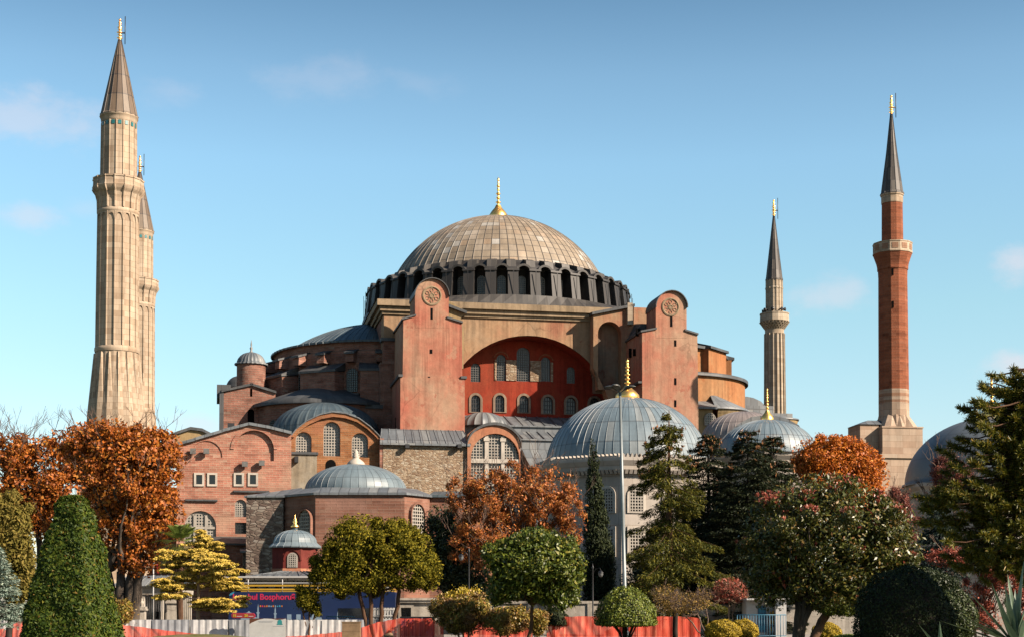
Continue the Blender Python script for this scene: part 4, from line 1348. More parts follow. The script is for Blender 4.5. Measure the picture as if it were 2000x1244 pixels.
def big_minaret(Y, cx):
    base = at(cx, 800, Y)
    t = thing('minaret', 'massive pale stone minaret at the far left, the nearer and taller of the left pair', 'minaret', (base.x, Y, 0), R(6))
    n = 16
    def pp(rows): return prof_px(cx, Y, rows)
    fl = flute(n, .13, .09)
    mb = MB()
    mb.lathe([(r*1.12, 0) for r in ()] + [(66*pxm(Y), 0)] + pp([(1000, 66), (900, 60), (800, 51.5), (760, 47.5), (700, 42.5), (688, 41.5)]), cross=poly(n), smooth=False, uref=2.6)
    bse = mb.build('base', M['ashlar'], t)
    mb = MB()
    for k in range(n):     # long triangular pilasters of the flared base
        a = 2*PI*(k+.5)/n
        c, s_ = math.cos(a), math.sin(a)
        p = pp([(1000, 66), (800, 51.5), (692, 41)])
        w = .62
        vs = []
        for (r, z), ww in zip(p, (.78, .6, .12)):
            r = r*.985
            vs += [(r*c - ww*-s_*-1*0 + ww*-s_, r*s_ + ww*c, z), ((r+.22)*c, (r+.22)*s_, z), (r*c - ww*-s_, r*s_ - ww*c, z)]
        mb.add(vs, [(0, 3, 4, 1), (1, 4, 5, 2), (3, 6, 7, 4), (4, 7, 8, 5)])
    mb.build('base_ribs', M['ashlar'], bse)
    mb = MB()
    mb.lathe(pp([(690, 42.5), (686, 43.5), (681, 43), (679, 40.5)]), cross=poly(32))
    mb.build('ring', M['ashlar'], t)
    mb = MB()
    mb.lathe(pp([(680, 40), (560, 39.2), (421, 38.2)]), cross=fl, smooth=False, uref=2.5)
    sh = mb.build('shaft', M['ashlar'], t)
    mb = MB()
    for k in range(n):     # round heads of the long panels
        a0 = 2*PI*k/n
        z0 = at(cx, 438, Y).z; z1 = at(cx, 422, Y).z
        r = 38.3*pxm(Y)
        for q in range(6):
            u0, u1 = q/6, (q+1)/6
            def Pp(u, top):
                ang = a0 + 2*PI/n*(.08+.84*u)
                zz = z0 + (z1-.12-z0)*math.sqrt(max(1-(2*u-1)**2, 0)) if not top else z1
                return (math.cos(ang)*(r+.1), math.sin(ang)*(r+.1), zz)
            mb.add([Pp(u0, 0), Pp(u1, 0), Pp(u1, 1), Pp(u0, 1)], [(0, 1, 2, 3)])
    mb.build('panel_heads', M['ashlar'], sh)
    mb = MB()
    mb.lathe(pp([(423, 39), (420, 41), (415, 41), (413, 38.5)]), cross=poly(32))
    mb.lathe(pp([(413, 38.5), (395, 39), (384, 42), (378, 46.5), (375, 48), (373, 48.6)]), cross=flute(n, .16, .12), smooth=False, uref=2.5)
    mb.build('corbel', M['ashlar'], t)
    mb = MB()
    mb.lathe(pp([(374, 48.6), (371, 49.3), (369, 48.2), (357, 47.6), (356, 49), (353, 49), (352.5, 46), (358, 44)]), cross=flute(n, .07, .06), smooth=False, uref=2.8)
    bal = mb.build('balcony', M['ashlar'], t)
    mb = MB()
    mb.lathe(pp([(360, 34.3), (300, 33.8), (243, 33.4)]), cross=flute(n, .09, .08), smooth=False, uref=2)
    up = mb.build('upper_shaft', M['ashlar'], t)
    mb = MB()
    for k in range(n):
        a = 2*PI*(k+.5)/n
        c, s_ = math.cos(a), math.sin(a)
        r = 33.6*pxm(Y)
        z0, z1 = at(cx, 252, Y).z, at(cx, 244.5, Y).z
        w = .17
        mb = MB()
        mb.hexa([((r-.12)*c+w*s_, (r-.12)*s_-w*c, z0), ((r+.03)*c+w*s_, (r+.03)*s_-w*c, z0), ((r+.03)*c-w*s_, (r+.03)*s_+w*c, z0), ((r-.12)*c-w*s_, (r-.12)*s_+w*c, z0),
                 ((r-.12)*c+w*s_, (r-.12)*s_-w*c, z1), ((r+.03)*c+w*s_, (r+.03)*s_-w*c, z1), ((r+.03)*c-w*s_, (r+.03)*s_+w*c, z1), ((r-.12)*c-w*s_, (r-.12)*s_+w*c, z1)])
        mb.build('turquoise_tile', M['turq'], up)
    mb = MB()
    mb.lathe(pp([(243, 33.6), (239, 35), (234, 35.5), (233, 37), (229.5, 37)]), cross=poly(32), uref=2)
    mb.build('cornice', M['ashlar'], t)
    mb = MB()
    mb.lathe(pp([(230, 37.4), (229, 37.2), (226, 35.2), (170, 23.0), (120, 12.2), (78, 2.6)]), cross=flute(16, .05, .05), uref=2.8, smooth=False)
    mb.build('spire', M['spirelead'], t)
    tip_finial(t, at(cx, 79, Y).z, .36, at(cx, 38, Y).z-at(cx, 79, Y).z, M['goldold'])
    return t
mnr = big_minaret(167.0, 227.5)
p2 = at(270, 700, 217.0)
dup(mnr, (p2.x, 217.0, 0), R(9), 'massive pale stone minaret half hidden behind the taller one at the far left', (1.0, 1.0, .995))

def brick_minaret(Y, cx):
    base = at(cx, 700, Y)
    t = thing('minaret', 'red brick minaret with white balcony and dark pointed spire on the right', 'minaret', (base.x, Y, 0), R(9))
    n = 12
    def pp(rows): return prof_px(cx, Y, rows)
    mb = MB()
    h = 41*pxm(Y)
    zt = at(cx, 838, Y).z; zm = at(cx, 889, Y).z
    mb.box(-h, h, -h, h, zm, zt)
    h2 = 46*pxm(Y)
    mb.box(-h2, h2, -h2, h2, 0, zm-.6)
    mb.box(-h2-.2, h2+.2, -h2-.2, h2+.2, zm-.6, zm-.15); mb.box(-h-.1, h+.1, -h-.1, h+.1, zm-.15, zm+.1)
    mb.box(-h-.08, h+.08, -h-.08, h+.08, zt-.12, zt+.06)
    mb.build('base', M['ashlar3'], t)
    mb = MB()      # folded triangles between square base and round shaft
    z0, z1 = zt, at(cx, 812, Y).z
    r0 = 29.8*pxm(Y)
    nn = 24
    lo = []; 
    for k in range(nn):
        a = 2*PI*k/nn
        q = h*.97/max(abs(math.cos(a)), abs(math.sin(a)))
        dd = .86 if k % 2 else 1.0
        lo.append((q*dd*math.cos(a), q*dd*math.sin(a), z0+.02))
    hi = []
    for k in range(nn):
        a = 2*PI*k/nn
        dd = 1.0 if k % 2 else .93
        hi.append((r0*dd*math.cos(a), r0*dd*math.sin(a), z1))
    for k in range(nn):
        k2 = (k+1) % nn
        mb.add([lo[k], lo[k2], hi[k2], hi[k]], [(0, 1, 2), (0, 2, 3)] if k % 2 else [(0, 1, 3), (1, 2, 3)])
    mb.build('folded_transition', M['ashlar3'], t)
    mb = MB()
    rows = [(814, 29.6), (796, 29.5), (788, 29.5), (783, 29.5), (776, 29.4), (770, 29.4), (762, 29.4)]
    mb.lathe(pp(rows), cross=poly(n), smooth=False, mats=[0, 0, 1, 0, 1, 0], uref=1.9)
    mb.build('lower_band', [M['ashlar3'], M['stripe']], t)
    mb = MB()
    mb.lathe(pp([(762, 29.2), (650, 28.7), (540, 28.0)]), cross=poly(n), smooth=False, uref=1.8)
    sh = mb.build('shaft', M['brickmin'], t)
    for py in (517+30, 605+5):
        mb = MB()
        a = R(-90-14-9)
        c, s_ = math.cos(a), math.sin(a); r = 28.4*pxm(Y)*.985
        z = at(cx, py-10, Y).z
        mb.box(-.11, .11, -r-.06, -r+.2, z-.4, z+.4)
        o = mb.build('slit', M['hole'], sh); o.rotation_euler = (0, 0, a+PI/2)
    mb = MB()
    mb.lathe(pp([(541, 28.2), (530, 28.6), (529, 30), (522, 30.2), (516, 31.5), (506, 35), (500, 37.2), (497, 37.8)]), cross=poly(n), smooth=False, uref=1.8)
    mb.build('corbel', M['brickmin'], t)
    mb = MB()
    mb.lathe(pp([(498, 38.6), (495, 38.8), (494, 38.0), (480, 38.0), (479, 38.8), (477, 38.8), (477, 36.6), (484, 36)]), cross=poly(n), smooth=False, uref=1.9)
    bal = mb.build('balcony', M['ashlar'], t)
    mb = MB()
    for k in range(n):
        a = 2*PI*(k+.5)/n
        r = 38*pxm(Y)*math.cos(PI/n)
        z0, z1 = at(cx, 492.5, Y).z, at(cx, 482, Y).z
        w = .36
        c, s_ = math.cos(a), math.sin(a)
        def Q(rr, u, z): return (rr*c-u*s_, rr*s_+u*c, z)
        mb = MB()
        mb.hexa([Q(r-.1, -w, z0), Q(r+.035, -w, z0), Q(r+.035, w, z0), Q(r-.1, w, z0), Q(r-.1, -w, z1), Q(r+.035, -w, z1), Q(r+.035, w, z1), Q(r-.1, w, z1)])
        mb.build('parapet_panel', M['stripe'], bal)
    mb = MB()
    mb.lathe(pp([(485, 21), (440, 20.6), (398, 20.2)]), cross=poly(n), smooth=False, uref=1.3)
    mb.build('upper_shaft', M['brickmin'], t)
    mb = MB()
    mb.lathe(pp([(399, 20.8), (397, 21.2), (385, 21.2), (384, 22.6), (380.5, 22.8)]), cross=poly(n), smooth=False, uref=1.3)
    mb.build('cornice', M['ashlar'], t)
    mb = MB()
    mb.lathe(pp([(381, 23.2), (379, 22.6), (376, 20.8), (300, 10.4), (222, 1.8)]), cross=flute(n, .04, .06), smooth=False, uref=1.4)
    mb.build('spire', M['spiredark'], t)
    tip_finial(t, at(cx, 223, Y).z, .34, at(cx, 187, Y).z-at(cx, 223, Y).z, M['gold'])
    # lead-roofed stair block beside the base
    mb = MB()
    xa = at(1668, 850, Y).x - base.x; 
    zr = at(cx, 832, Y).z
    mb.box(xa, -h+.02, -h+1.2, h, 0, zr, 0)
    mb.hexa([(xa-.15, -h+1.0, zr), (-h+1.6, -h+1.0, zr), (-h+1.6, h, zr), (xa-.15, h, zr), (xa+1.4, -h+2.2, zr+.62), (-h+1.6, -h+2.2, zr+.62), (-h+1.6, h-1, zr+.62), (xa+1.4, h-1, zr+.62)], 1)
    mb.build('stair_block', [M['ashlar3'], M['lead']], t)
    return t
brick_minaret(185.0, 1745)

def slim_minaret(Y, cx):
    base = at(cx, 700, Y)
    t = thing('minaret', 'slender fluted grey stone minaret with lacy balcony and dark spire right of the dome', 'minaret', (base.x, Y, 0), R(5))
    n = 16
    def pp(rows): return prof_px(cx, Y, rows)
    mb = MB()
    mb.lathe([(22*pxm(Y), 0)] + pp([(830, 19.5), (740, 18.6), (660, 18), (652, 18)]), cross=flute(n, .2, .14), smooth=False, uref=1.4)
    mb.build('shaft', M['ashlar2'], t)
    mb = MB()
    mb.lathe(pp([(653, 18.6), (643, 18.6), (642, 19)]), cross=poly(24), uref=1.4)
    # stalactite corbelling: rows of little blocks stepping outward
    for row in range(4):
        r0 = (19+row*2.5)*pxm(Y)
        z0 = at(cx, 644-row*3.4, Y).z; z1 = at(cx, 640-row*3.4, Y).z
        for k in range(24):
            a = 2*PI*(k+.5*(row % 2))/24
            c, s_ = math.cos(a), math.sin(a); w = .16
            def Q(rr, u, z): return (rr*c-u*s_, rr*s_+u*c, z)
            mb.hexa([Q(r0-.5, -w, z0), Q(r0, -w*.5, z0), Q(r0, w*.5, z0), Q(r0-.5, w, z0), Q(r0-.5, -w, z1), Q(r0+.25, -w, z1), Q(r0+.25, w, z1), Q(r0-.5, w, z1)])
        mb.lathe([(r0-.1, z0), (r0-.05, z1+.1)], n=24)
    mb.build('corbel', M['ashlar2'], t)
    mb = MB()
    mb.lathe(pp([(630, 26), (629, 28.5), (626, 28.6), (616, 28.2), (615, 29), (613, 29), (613, 27), (622, 26)]), cross=poly(n), smooth=False, uref=2)
    bal = mb.build('balcony', M['ashlar2'], t)
    mb = MB()
    for k in (2, 7, 9, 11, 13, 14):
        a = 2*PI*k/16
        z = at(cx, 607, Y).z; r = 22*pxm(Y)
        c, s_ = math.cos(a), math.sin(a)
        mb = MB(); mb.tube([(r*.6*c, r*.6*s_, z), (r*.9*c, r*.9*s_, z), (r*1.1*c, r*1.1*s_, z)], [.08, .12, .3], 8)
        mb.build('loudspeaker', M['iron'], bal)
    mb = MB()
    mb.lathe(pp([(622, 16.4), (580, 16), (566, 16), (565, 16.8), (563, 16.8), (562, 16), (548, 16)]), cross=flute(n, .08, .1), smooth=False, uref=1.3)
    mb.build('upper_shaft', M['ashlar2'], t)
    mb = MB()
    mb.lathe(pp([(549, 17), (546.5, 17.2), (545, 16.2), (490, 9.6), (421, 1.5)]), cross=flute(12, .04, .06), smooth=False, uref=1.3)
    mb.build('spire', M['spiredark'], t)
    tip_finial(t, at(cx, 422, Y).z, .38, at(cx, 391, Y).z-at(cx, 422, Y).z, M['gold'])
slim_minaret(236.0, 1513)

# ------------------------------------------------------------------ domed tombs
def ribbed(n, h, w):
    c = []
    for k in range(n):
        a = 2*PI*k/n; e = w
        c += [(a-e, 0), (a-e*.5, h), (a+e*.5, h), (a+e, 0)]
    return c
def dome_prof(R0, H, z0, n=22, lip=0.25):
    return [(R0+lip, z0-.05), (R0+lip, z0+.12)] + [((R0*math.cos(PI/2*i/n)) if i < n else .02, z0+.13+H*math.sin(PI/2*i/n)) for i in range(n+1)]

def big_tomb():
    Y = 136.0
    cx = 1226
    c = at(cx, 900, Y)
    t = thing('domed_tomb', 'white marble tomb under a big grey ribbed dome with gilded finial, behind the spruce', 'tomb', (c.x, Y, 0), R(14))
    R0 = 163*pxm(Y)*.985
    # the outline of the dome is the tangent ring, a little above the springing
    z0 = at(cx, 918, Y).z
    H = at(cx, 771, Y).z - z0 - .4
    mb = MB()
    mb.lathe(dome_prof(R0, H, z0, 26, .12), cross=ribbed(64, .035, .004), smooth=False, uref=10.0)
    d = mb.build('dome', M['leadtomb'], t)
    finial('finial', 0, 0, 0, 1.02, d, M['gold'], base=Vector((0, 0, z0+H)), height=at(cx, 692, Y).z-at(cx, 772, Y).z)
    n = 8
    ph = PI/8
    def octp(r): return r/math.cos(PI/8)
    zc1, zc0 = at(cx, 905, Y).z, at(cx, 938, Y).z
    mb = MB()
    rr = R0+.25
    mb.lathe([(octp(rr-.5), zc0-.2), (octp(rr-.5), zc0), (octp(rr-.1), zc0+.3), (octp(rr-.1), zc1-.9), (octp(rr+.2), zc1-.45), (octp(rr+.2), zc1-.2), (octp(R0-.5), zc1+.1)], cross=poly(8, ph), smooth=False, uref=7)
    # scalloped edging and dentils
    for k in range(8):
        a = PI/4*k
        c_, s_ = math.cos(a), math.sin(a)
        side = 2*(rr)*math.tan(PI/8)
        m_ = 16
        for j in range(m_):
            u = -side/2 + side*(j+.5)/m_
            def Q(r, uu, z): return (r*c_-uu*s_, r*s_+uu*c_, z)
            w = side/m_*.36
            mb.hexa([Q(rr-.5, u-w, zc0-.05), Q(rr-.22, u-w, zc0-.05), Q(rr-.22, u+w, zc0-.05), Q(rr-.5, u+w, zc0-.05), Q(rr-.5, u-w, zc0+.28), Q(rr-.02, u-w, zc0+.28), Q(rr-.02, u+w, zc0+.28), Q(rr-.5, u+w, zc0+.28)])
            mb.hexa([Q(rr-.3, u-w*1.1, zc1-.28), Q(rr+.16, u-w*1.1, zc1-.28), Q(rr+.16, u+w*1.1, zc1-.28), Q(rr-.3, u+w*1.1, zc1-.28), Q(rr-.3, u-w*.3, zc1+.12), Q(rr+.16, u-w*.3, zc1+.12), Q(rr+.16, u+w*.3, zc1+.12), Q(rr-.3, u+w*.3, zc1+.12)])
    mb.build('cornice', M['marble'], t)
    mb = MB()
    rw = rr-.62
    mb.lathe([(octp(rw), 0), (octp(rw), zc0)], cross=poly(8, ph), smooth=False, uref=7)
    w_ = mb.build('marble_wall', M['marble'], t)
    side = 2*rw*math.tan(PI/8)
    for k in range(8):
        a = PI/4*k
        if not (R(180) < (a+R(14)) % (2*PI) < R(360)): continue
        for fx in (-.27, .27):
            for zi, (py0, py1, rd) in enumerate(((1000, 952, True), (1082, 1032, False))):
                z0_, z1_ = at(cx, py0, Y-7).z, at(cx, py1, Y-7).z
                mbw = MB()
                def f(tb):
                    arch_win(tb, side*fx, z0_, z1_, 1.25, -rw-.06, .26, .085, fw=.2, pane_y=.02, depth=.07, flat=not rd, proj=.06)
                f(mbw)
                o = mbw.build('window', [M['lattice'], M['pane'], M['white']], w_)
                o.rotation_euler = (0, 0, a+PI/2)
    return t
big_tomb()

def small_tomb():
    Y = 150.0
    cx = 1499
    c = at(cx, 880, Y)
    t = thing('domed_tomb', 'smaller grey ribbed dome with a gilded finial, right of the big tomb dome', 'tomb', (c.x, Y, 0), R(10))
    R0 = 96*pxm(Y)
    z0 = at(cx, 890, Y).z; H = at(cx, 822, Y).z-z0
    mb = MB(); mb.lathe(dome_prof(R0, H, z0), cross=ribbed(48, .035, .005), smooth=False, uref=10.0)
    d = mb.build('dome', M['leadtomb'], t)
    finial('finial', 0, 0, 0, .62, d, M['gold'], base=Vector((0, 0, z0+H-.05)), height=at(cx, 758, Y).z-at(cx, 824, Y).z)
    mb = MB()
    mb.lathe([(R0, 0), (R0, z0-.8), (R0+.35, z0-.4), (R0+.35, z0)], cross=poly(8, PI/8), smooth=False, uref=5)
    mb.build('marble_wall', M['marble'], t)
small_tomb()

def pale_domes():
    Y = 170.0
    cx = 1452
    c = at(cx, 850, Y)
    t = thing('domed_porch', 'pale pinkish lead dome beside the right buttress, behind the smaller tomb dome', 'dome building', (c.x, Y, 0))
    R0 = 83*pxm(Y); z0 = at(cx, 862, Y).z; H = at(cx, 806, Y).z-z0
    mb = MB(); mb.lathe(dome_prof(R0, H, z0), cross=ribbed(36, .035, .006), smooth=False, uref=6)
    mb.build('dome', M['leadpale'], t)
    mb = MB(); mb.lathe([(R0+.1, 0), (R0+.1, z0)], n=24, uref=5)
    mb.build('wall', M['salmon'], t)
    # sweeping arch wall in front of it
    Y2 = 160.0
    c2 = at(1485, 850, Y2)
    t2 = thing('arched_wall', 'salmon wall with a sweeping lead-edged arch above the smaller tomb dome', 'wall', (c2.x, Y2, 0))
    def q(px, py):
        p = at(px, py, Y2); return (p.x-c2.x, p.z)
    top = [q(1398, 905)] + [q(1500+ (x-1500), y) for x, y in ((1410, 868), (1425, 852), (1445, 836), (1470, 822), (1500, 818), (1530, 824), (1556, 838))]
    top.append(q(1575, 870))
    mb = MB(); mb.prism([(top[0][0], 0)] + top + [(top[-1][0], 0)], 0, 2.2)
    mb.build('wall', M['salmon'], t2)
    mb = MB()
    up = [(x+(.18 if i > 5 else -.18), z+.42) for i, (x, z) in enumerate(top)]
    mb.prism(top + up[::-1], -.25, 3.2)
    mb.build('lead_edge', M['lead'], t2)
    Y3 = 178.0
    c3 = at(1522, 850, Y3)
    t3 = thing('round_pavilion', 'low round ochre pavilion with a stepped cornice at the foot of the slender minaret', 'building', (c3.x, Y3, 0))
    r = 36*pxm(Y3); zt = at(1522, 822, Y3).z
    mb = MB(); mb.lathe([(r-.4, 0), (r-.4, zt-.9), (r-.15, zt-.6), (r, zt-.2), (r, zt)], n=28, uref=3)
    mb.build('wall', M['yellow'], t3)
    mb = MB(); mb.lathe([(r+.15, zt), (r+.15, zt+.15), (.02, zt+.7)], n=28, uref=3)
    mb.build('roof', M['lead'], t3)
pale_domes()

def right_tomb():
    Y = 138.0
    cx = 1938
    c = at(cx, 900, Y)
    t = thing('domed_tomb', 'large blue-grey lead dome at the right edge, partly hidden by the pine', 'tomb', (c.x, Y, 0))
    R0 = 167*pxm(Y); z0 = at(cx, 948, Y).z; H = at(cx, 818, Y).z-z0
    mb = MB(); mb.lathe(dome_prof(R0, H, z0, 24), n=72, uref=10)
    d = mb.build('dome', M['leadblue2'], t)
    finial('finial', 0, 0, 0, .8, d, M['gold'], base=Vector((0, 0, z0+H)), height=at(cx, 733, Y).z-at(cx, 820, Y).z)
    mb = MB(); mb.lathe([(R0+.2, 0), (R0+.2, z0-.6), (R0+.5, z0-.3), (R0+.5, z0)], cross=poly(8, PI/8), smooth=False, uref=7)
    mb.build('marble_wall', M['marble'], t)
M['leadblue2'] = leadmat('blue_sheet_lead', [(0.0,(0.16,0.19,0.215)), (1.0,(0.21,0.235,0.255))], 2*PI*10/12, 2.6, 0.35, 0.5, 0.5)
right_tomb()

# ------------------------------------------------------------------ baptistery with its ribbed dome
def baptistery():
    Y = 165.0
    cx = 695
    c = at(cx, 960, Y)
    t = thing('domed_annex', 'rose brown brick annex with a low ribbed lead dome and pale stone finial', 'building', (c.x, Y, 0))
    def wx(px, Yd): return at(px, 1000, Yd).x - c.x
    def wz(py, Yd): return at(700, py, Yd).z
    yf = -7.2
    YfA = Y+yf
    ze = wz(966, YfA)
    foot = [(wx(551, YfA+4.5), yf+4.5+1.5), (wx(556, YfA+3.5), yf+3.5), (wx(616, YfA), yf), (wx(790, YfA), yf), (wx(838, YfA+3.5), yf+3.5), (wx(838, YfA+3.5)+.5, 8), (wx(551, YfA+4), 8)]
    mb = MB()
    n = len(foot)
    vs = [(x, y, 0) for x, y in foot] + [(x, y, ze) for x, y in foot]
    mb.add(vs, [(i, (i+1) % n, n+(i+1) % n, n+i) for i in range(n)])
    wl = mb.build('wall', M['brickbapt'], t)
    mb = MB()
    cen = Vector((0, 0))
    ring0 = []; ring1 = []
    R0 = 99*pxm(Y)
    zd = wz(956, Y-2)
    for x, y in foot:
        ring0.append((x*1.03+(0.05 if x > 0 else -.05), y*1.03-.05, ze))
    lid = [(p[0], p[1], ze+.22) for p in ring0]
    inn = [(p[0]*.8, p[1]*.72, zd) for p in ring0]
    vs = ring0 + lid + inn
    mb.add(vs, [(i, (i+1) % n, n+(i+1) % n, n+i) for i in range(n)] + [(n+i, n+(i+1) % n, 2*n+(i+1) % n, 2*n+i) for i in range(n)] + [tuple(2*n+i for i in range(n)), tuple(range(n))[::-1]])
    mb.build('eaves_roof', M['lead'], t)
    z1 = wz(908, Y)
    mb = MB(); mb.lathe(dome_prof(R0, z1-zd+.1, zd-.15, 20, .1), cross=ribbed(40, .03, .005), smooth=False, uref=6)
    d = mb.build('dome', M['leadbapt'], t)
    mb = MB()
    zz = z1; h = wz(876, Y)-z1
    mb.lathe([(.95, zz-.1), (1.0, zz+.1), (.8, zz+.22*h), (.42, zz+.38*h), (.3, zz+.45*h), (.45, zz+.52*h), (.26, zz+.58*h), (.36, zz+.68*h), (.2, zz+.76*h), (.26, zz+.84*h), (.1, zz+.9*h), (.01, zz+h)], n=14)
    mb.build('finial', M['white'], d)
    # arched lattice window in the slanting left face, and one on the right
    def face_win(i, frac, py0, py1, w):
        a, b = Vector(foot[i]), Vector(foot[i+1])
        p = a.lerp(b, frac); ang = math.atan2(b.y-a.y, b.x-a.x)
        mbw = MB()
        Yd = Y+p.y
        arch_win(mbw, 0, wz(py0, Yd), wz(py1, Yd), w, -.3, .36, .11, fw=.12, pane_y=.22, depth=.12, proj=.1)
        o = mbw.build('window', [M['lattice'], M['pane'], M['brickbapt']], wl)
        o.location = (p.x, p.y, 0); o.rotation_euler = (0, 0, ang)
    face_win(1, .72, 1060, 996, 2.0)
    face_win(3, .45, 1050, 984, 2.2)
    # lower lead-roofed block to the right and the stone block on the left
    mb = MB()
    mb.box(wx(838, YfA+3.5), wx(905, YfA+3.5), yf+4.2, 6, 0, wz(966, YfA+4), 0)
    mb.slab((wx(838, YfA+3.5), yf+3.8, wz(966, YfA+4)), (wx(908, YfA+3.5), yf+3.8, wz(966, YfA+4)), (wx(908, YfA+3.5), 6, wz(952, YfA+8)), (wx(838, YfA+3.5), 6, wz(952, YfA+8)), .25, 1)
    mb.build('side_wing', [M['brickbapt'], M['leadblue']], t)
    mb = MB()
    xa, xb = wx(481, YfA+3), wx(553, YfA+3)
    zt = wz(971, YfA+3)
    mb.box(xa, xb, yf+3.0, 8, 0, zt, 0)
    mb.hexa([(xa-.2, yf+2.8, zt), (xb+.2, yf+2.8, zt), (xb+.2, 8, zt), (xa-.2, 8, zt), (xa-.2, yf+2.8, zt+.18), (xb+.2, yf+2.8, zt+.18), (xb+1, 3, zt+1.6), (xa+3, 3, zt+1.3)], 1)
    mb.build('stone_wing', [M['rubbledark'], M['lead']], t)
    return t
M['leadbapt'] = leadmat('annex_dome_lead', [(0.0,(0.20,0.275,0.315)), (1.0,(0.28,0.35,0.385))], 2*PI*6/40, 1.5, 0.5, 0.5, 0.5, 0, 0, .03)
baptistery()

# ------------------------------------------------------------------ small red octagon with lead dome
def octagon():
    Y = 122.0
    cx = 576
    c = at(cx, 1100, Y)
    t = thing('domed_kiosk', 'little dark red octagonal building with lead dome and gilded tip above the bus', 'building', (c.x, Y, 0), R(0))
    def wz(py): return at(cx, py, Y-1.5).z
    r = 45*pxm(Y)
    zb, ze = wz(1116), wz(1067)
    mb = MB()
    ph = R(-90+22.5-0) 
    mb.lathe([(r*1.02, zb-.2), (r, zb), (r, ze)], cross=poly(8, ph), smooth=False, uref=2)
    w_ = mb.build('wall', M['maroon'], t)
    mb = MB()
    mb.lathe([(r*1.045, zb-.02), (r*1.03, zb+.22), (r*1.002, zb+.26)], cross=poly(8, ph), smooth=False)
    mb.build('plinth', M['salmon'], w_)
    mbw = MB()
    ra = r*math.cos(PI/8)
    arch_win(mbw, .05, wz(1107), wz(1081), .62, -ra-.02, .16, .055, fw=.1, pane_y=.0, depth=.05, proj=.05)
    mbw.build('window', [M['lattice'], M['pane'], M['lattice']], w_)
    mb = MB()
    o_ = [(.05+.72*math.cos(R(a)), wz(1094)+.9*math.sin(R(a))) for a in range(0, 181, 12)]
    i_ = [(.05+.6*math.cos(R(a)), wz(1094)+.78*math.sin(R(a))) for a in range(180, -1, -12)]
    mb.prism(o_+i_, -ra-.08, -ra+.1)
    mb.build('blind_arch', M['maroon'], w_)
    mb = MB()
    z1 = wz(1032)
    pr = [(r*1.1, ze-.08), (r*1.13, ze), (r*1.13, ze+.06), (r*.98, ze+.3)]
    for i in range(10):
        a = PI/2*i/9
        pr.append((r*.94*math.cos(a) if i < 9 else .2, ze+.36+(z1-ze-.36)*math.sin(a)))
    pr += [(.2, z1+.2), (.02, z1+.22)]
    mb.lathe(pr, cross=ribbed(20, .03, .012), uref=2.2, smooth=False)
    d = mb.build('dome', M['leadbapt'], t)
    mb = MB()
    h = wz(1003)-z1-.15; zz = z1+.2
    mb.lathe([(.32, zz), (.34, zz+.06*h), (.2, zz+.2*h), (.12, zz+.3*h), (.2, zz+.42*h), (.1, zz+.52*h), (.14, zz+.6*h), (.06, zz+.72*h), (.01, zz+h)], n=12)
    mb.build('finial', M['gold'], d)
    # lower square lead roof and walls
    mb = MB()
    x0, x1 = at(488, 1120, Y-3).x-c.x, at(655, 1120, Y-3).x-c.x
    zr0, zr1 = at(cx, 1126, Y-4).z, zb+.02
    mb.hexa([(x0, -5, zr0), (x1, -5, zr0), (x1, 4, zr0), (x0, 4, zr0), (x0+2.4, -2, zr1), (x1-2.4, -2, zr1), (x1-2.4, 3, zr1), (x0+2.4, 3, zr1)])
    for i in range(9):
        u = i/8
        mb.tube([(x0+(x1-x0)*u, -5.02, zr0+.03), (x0+2.4+(x1-x0-4.8)*u, -2.0, zr1+.03)], .035, 4, smooth=False)
    mb.build('skirt_roof', M['lead'], t)
    mb = MB()
    mb.box(x0+.3, x1-.3, -4.7, 3.7, 0, zr0)
    mb.build('lower_wall', M['ashlar2'], t)
octagon()
# ------------------------------------------------------------------ vegetation
def leafmat(name, stops, trans=0.3, rough=0.55, spec=0.25, patch=None, psc=0.5):
    g = G(name, rough, spec)
    geo = g.n('ShaderNodeNewGeometry')
    c = g.ramp(geo.outputs['Random Per Island'], stops)
    if patch is not None:
        c = g.mix(g.ramp(g.noise(g.tc(), psc, 3, .6), [(.42, 0.0), (.62, .8)]), c, patch)
    g.col(c, KX)
    tr = g.n('ShaderNodeBsdfTranslucent', {0: c})
    mx = g.n('ShaderNodeMixShader', {0: trans*.5})
    g.nt.links.new(g.b.outputs[0], mx.inputs[1]); g.nt.links.new(tr.outputs[0], mx.inputs[2])
    out = [n for n in g.nt.nodes if n.type == 'OUTPUT_MATERIAL'][0]
    g.nt.links.new(mx.outputs[0], out.inputs[0])
    return g.m
F = {}
DENS, LSZ = 3.0, .66
F['chestnut'] = leafmat('autumn_chestnut_leaf', [(0, (0.122,0.0327,0.00644)), (.35, (0.319,0.0819,0.0107)), (.7, (0.466,0.134,0.015)), (1, (0.367,0.163,0.0215))], .35)
F['rust'] = leafmat('rust_leaf', [(0, (0.156,0.0457,0.0144)), (.4, (0.36,0.101,0.0216)), (.8, (0.504,0.168,0.0336)), (1, (0.36,0.202,0.048))], .35)
F['maple'] = leafmat('orange_leaf', [(0, (0.292,0.0619,0.00645)), (.5, (0.495,0.124,0.0108)), (1, (0.562,0.202,0.0172))], .35)
F['green'] = leafmat('glossy_green_leaf', [(0, (0.0256,0.0442,0.00597)), (.5, (0.0798,0.111,0.0119)), (.85, (0.16,0.18,0.0239)), (1, (0.241,0.2,0.0359))], .25, .45, .25)
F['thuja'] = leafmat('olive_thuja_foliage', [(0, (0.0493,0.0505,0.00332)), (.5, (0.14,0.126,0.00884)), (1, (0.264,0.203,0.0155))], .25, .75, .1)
F['thujadull'] = leafmat('dull_thuja_foliage', [(0, (0.091,0.0761,0.0143)), (.5, (0.164,0.135,0.0257)), (1, (0.237,0.169,0.0429))], .2, .75, .1)
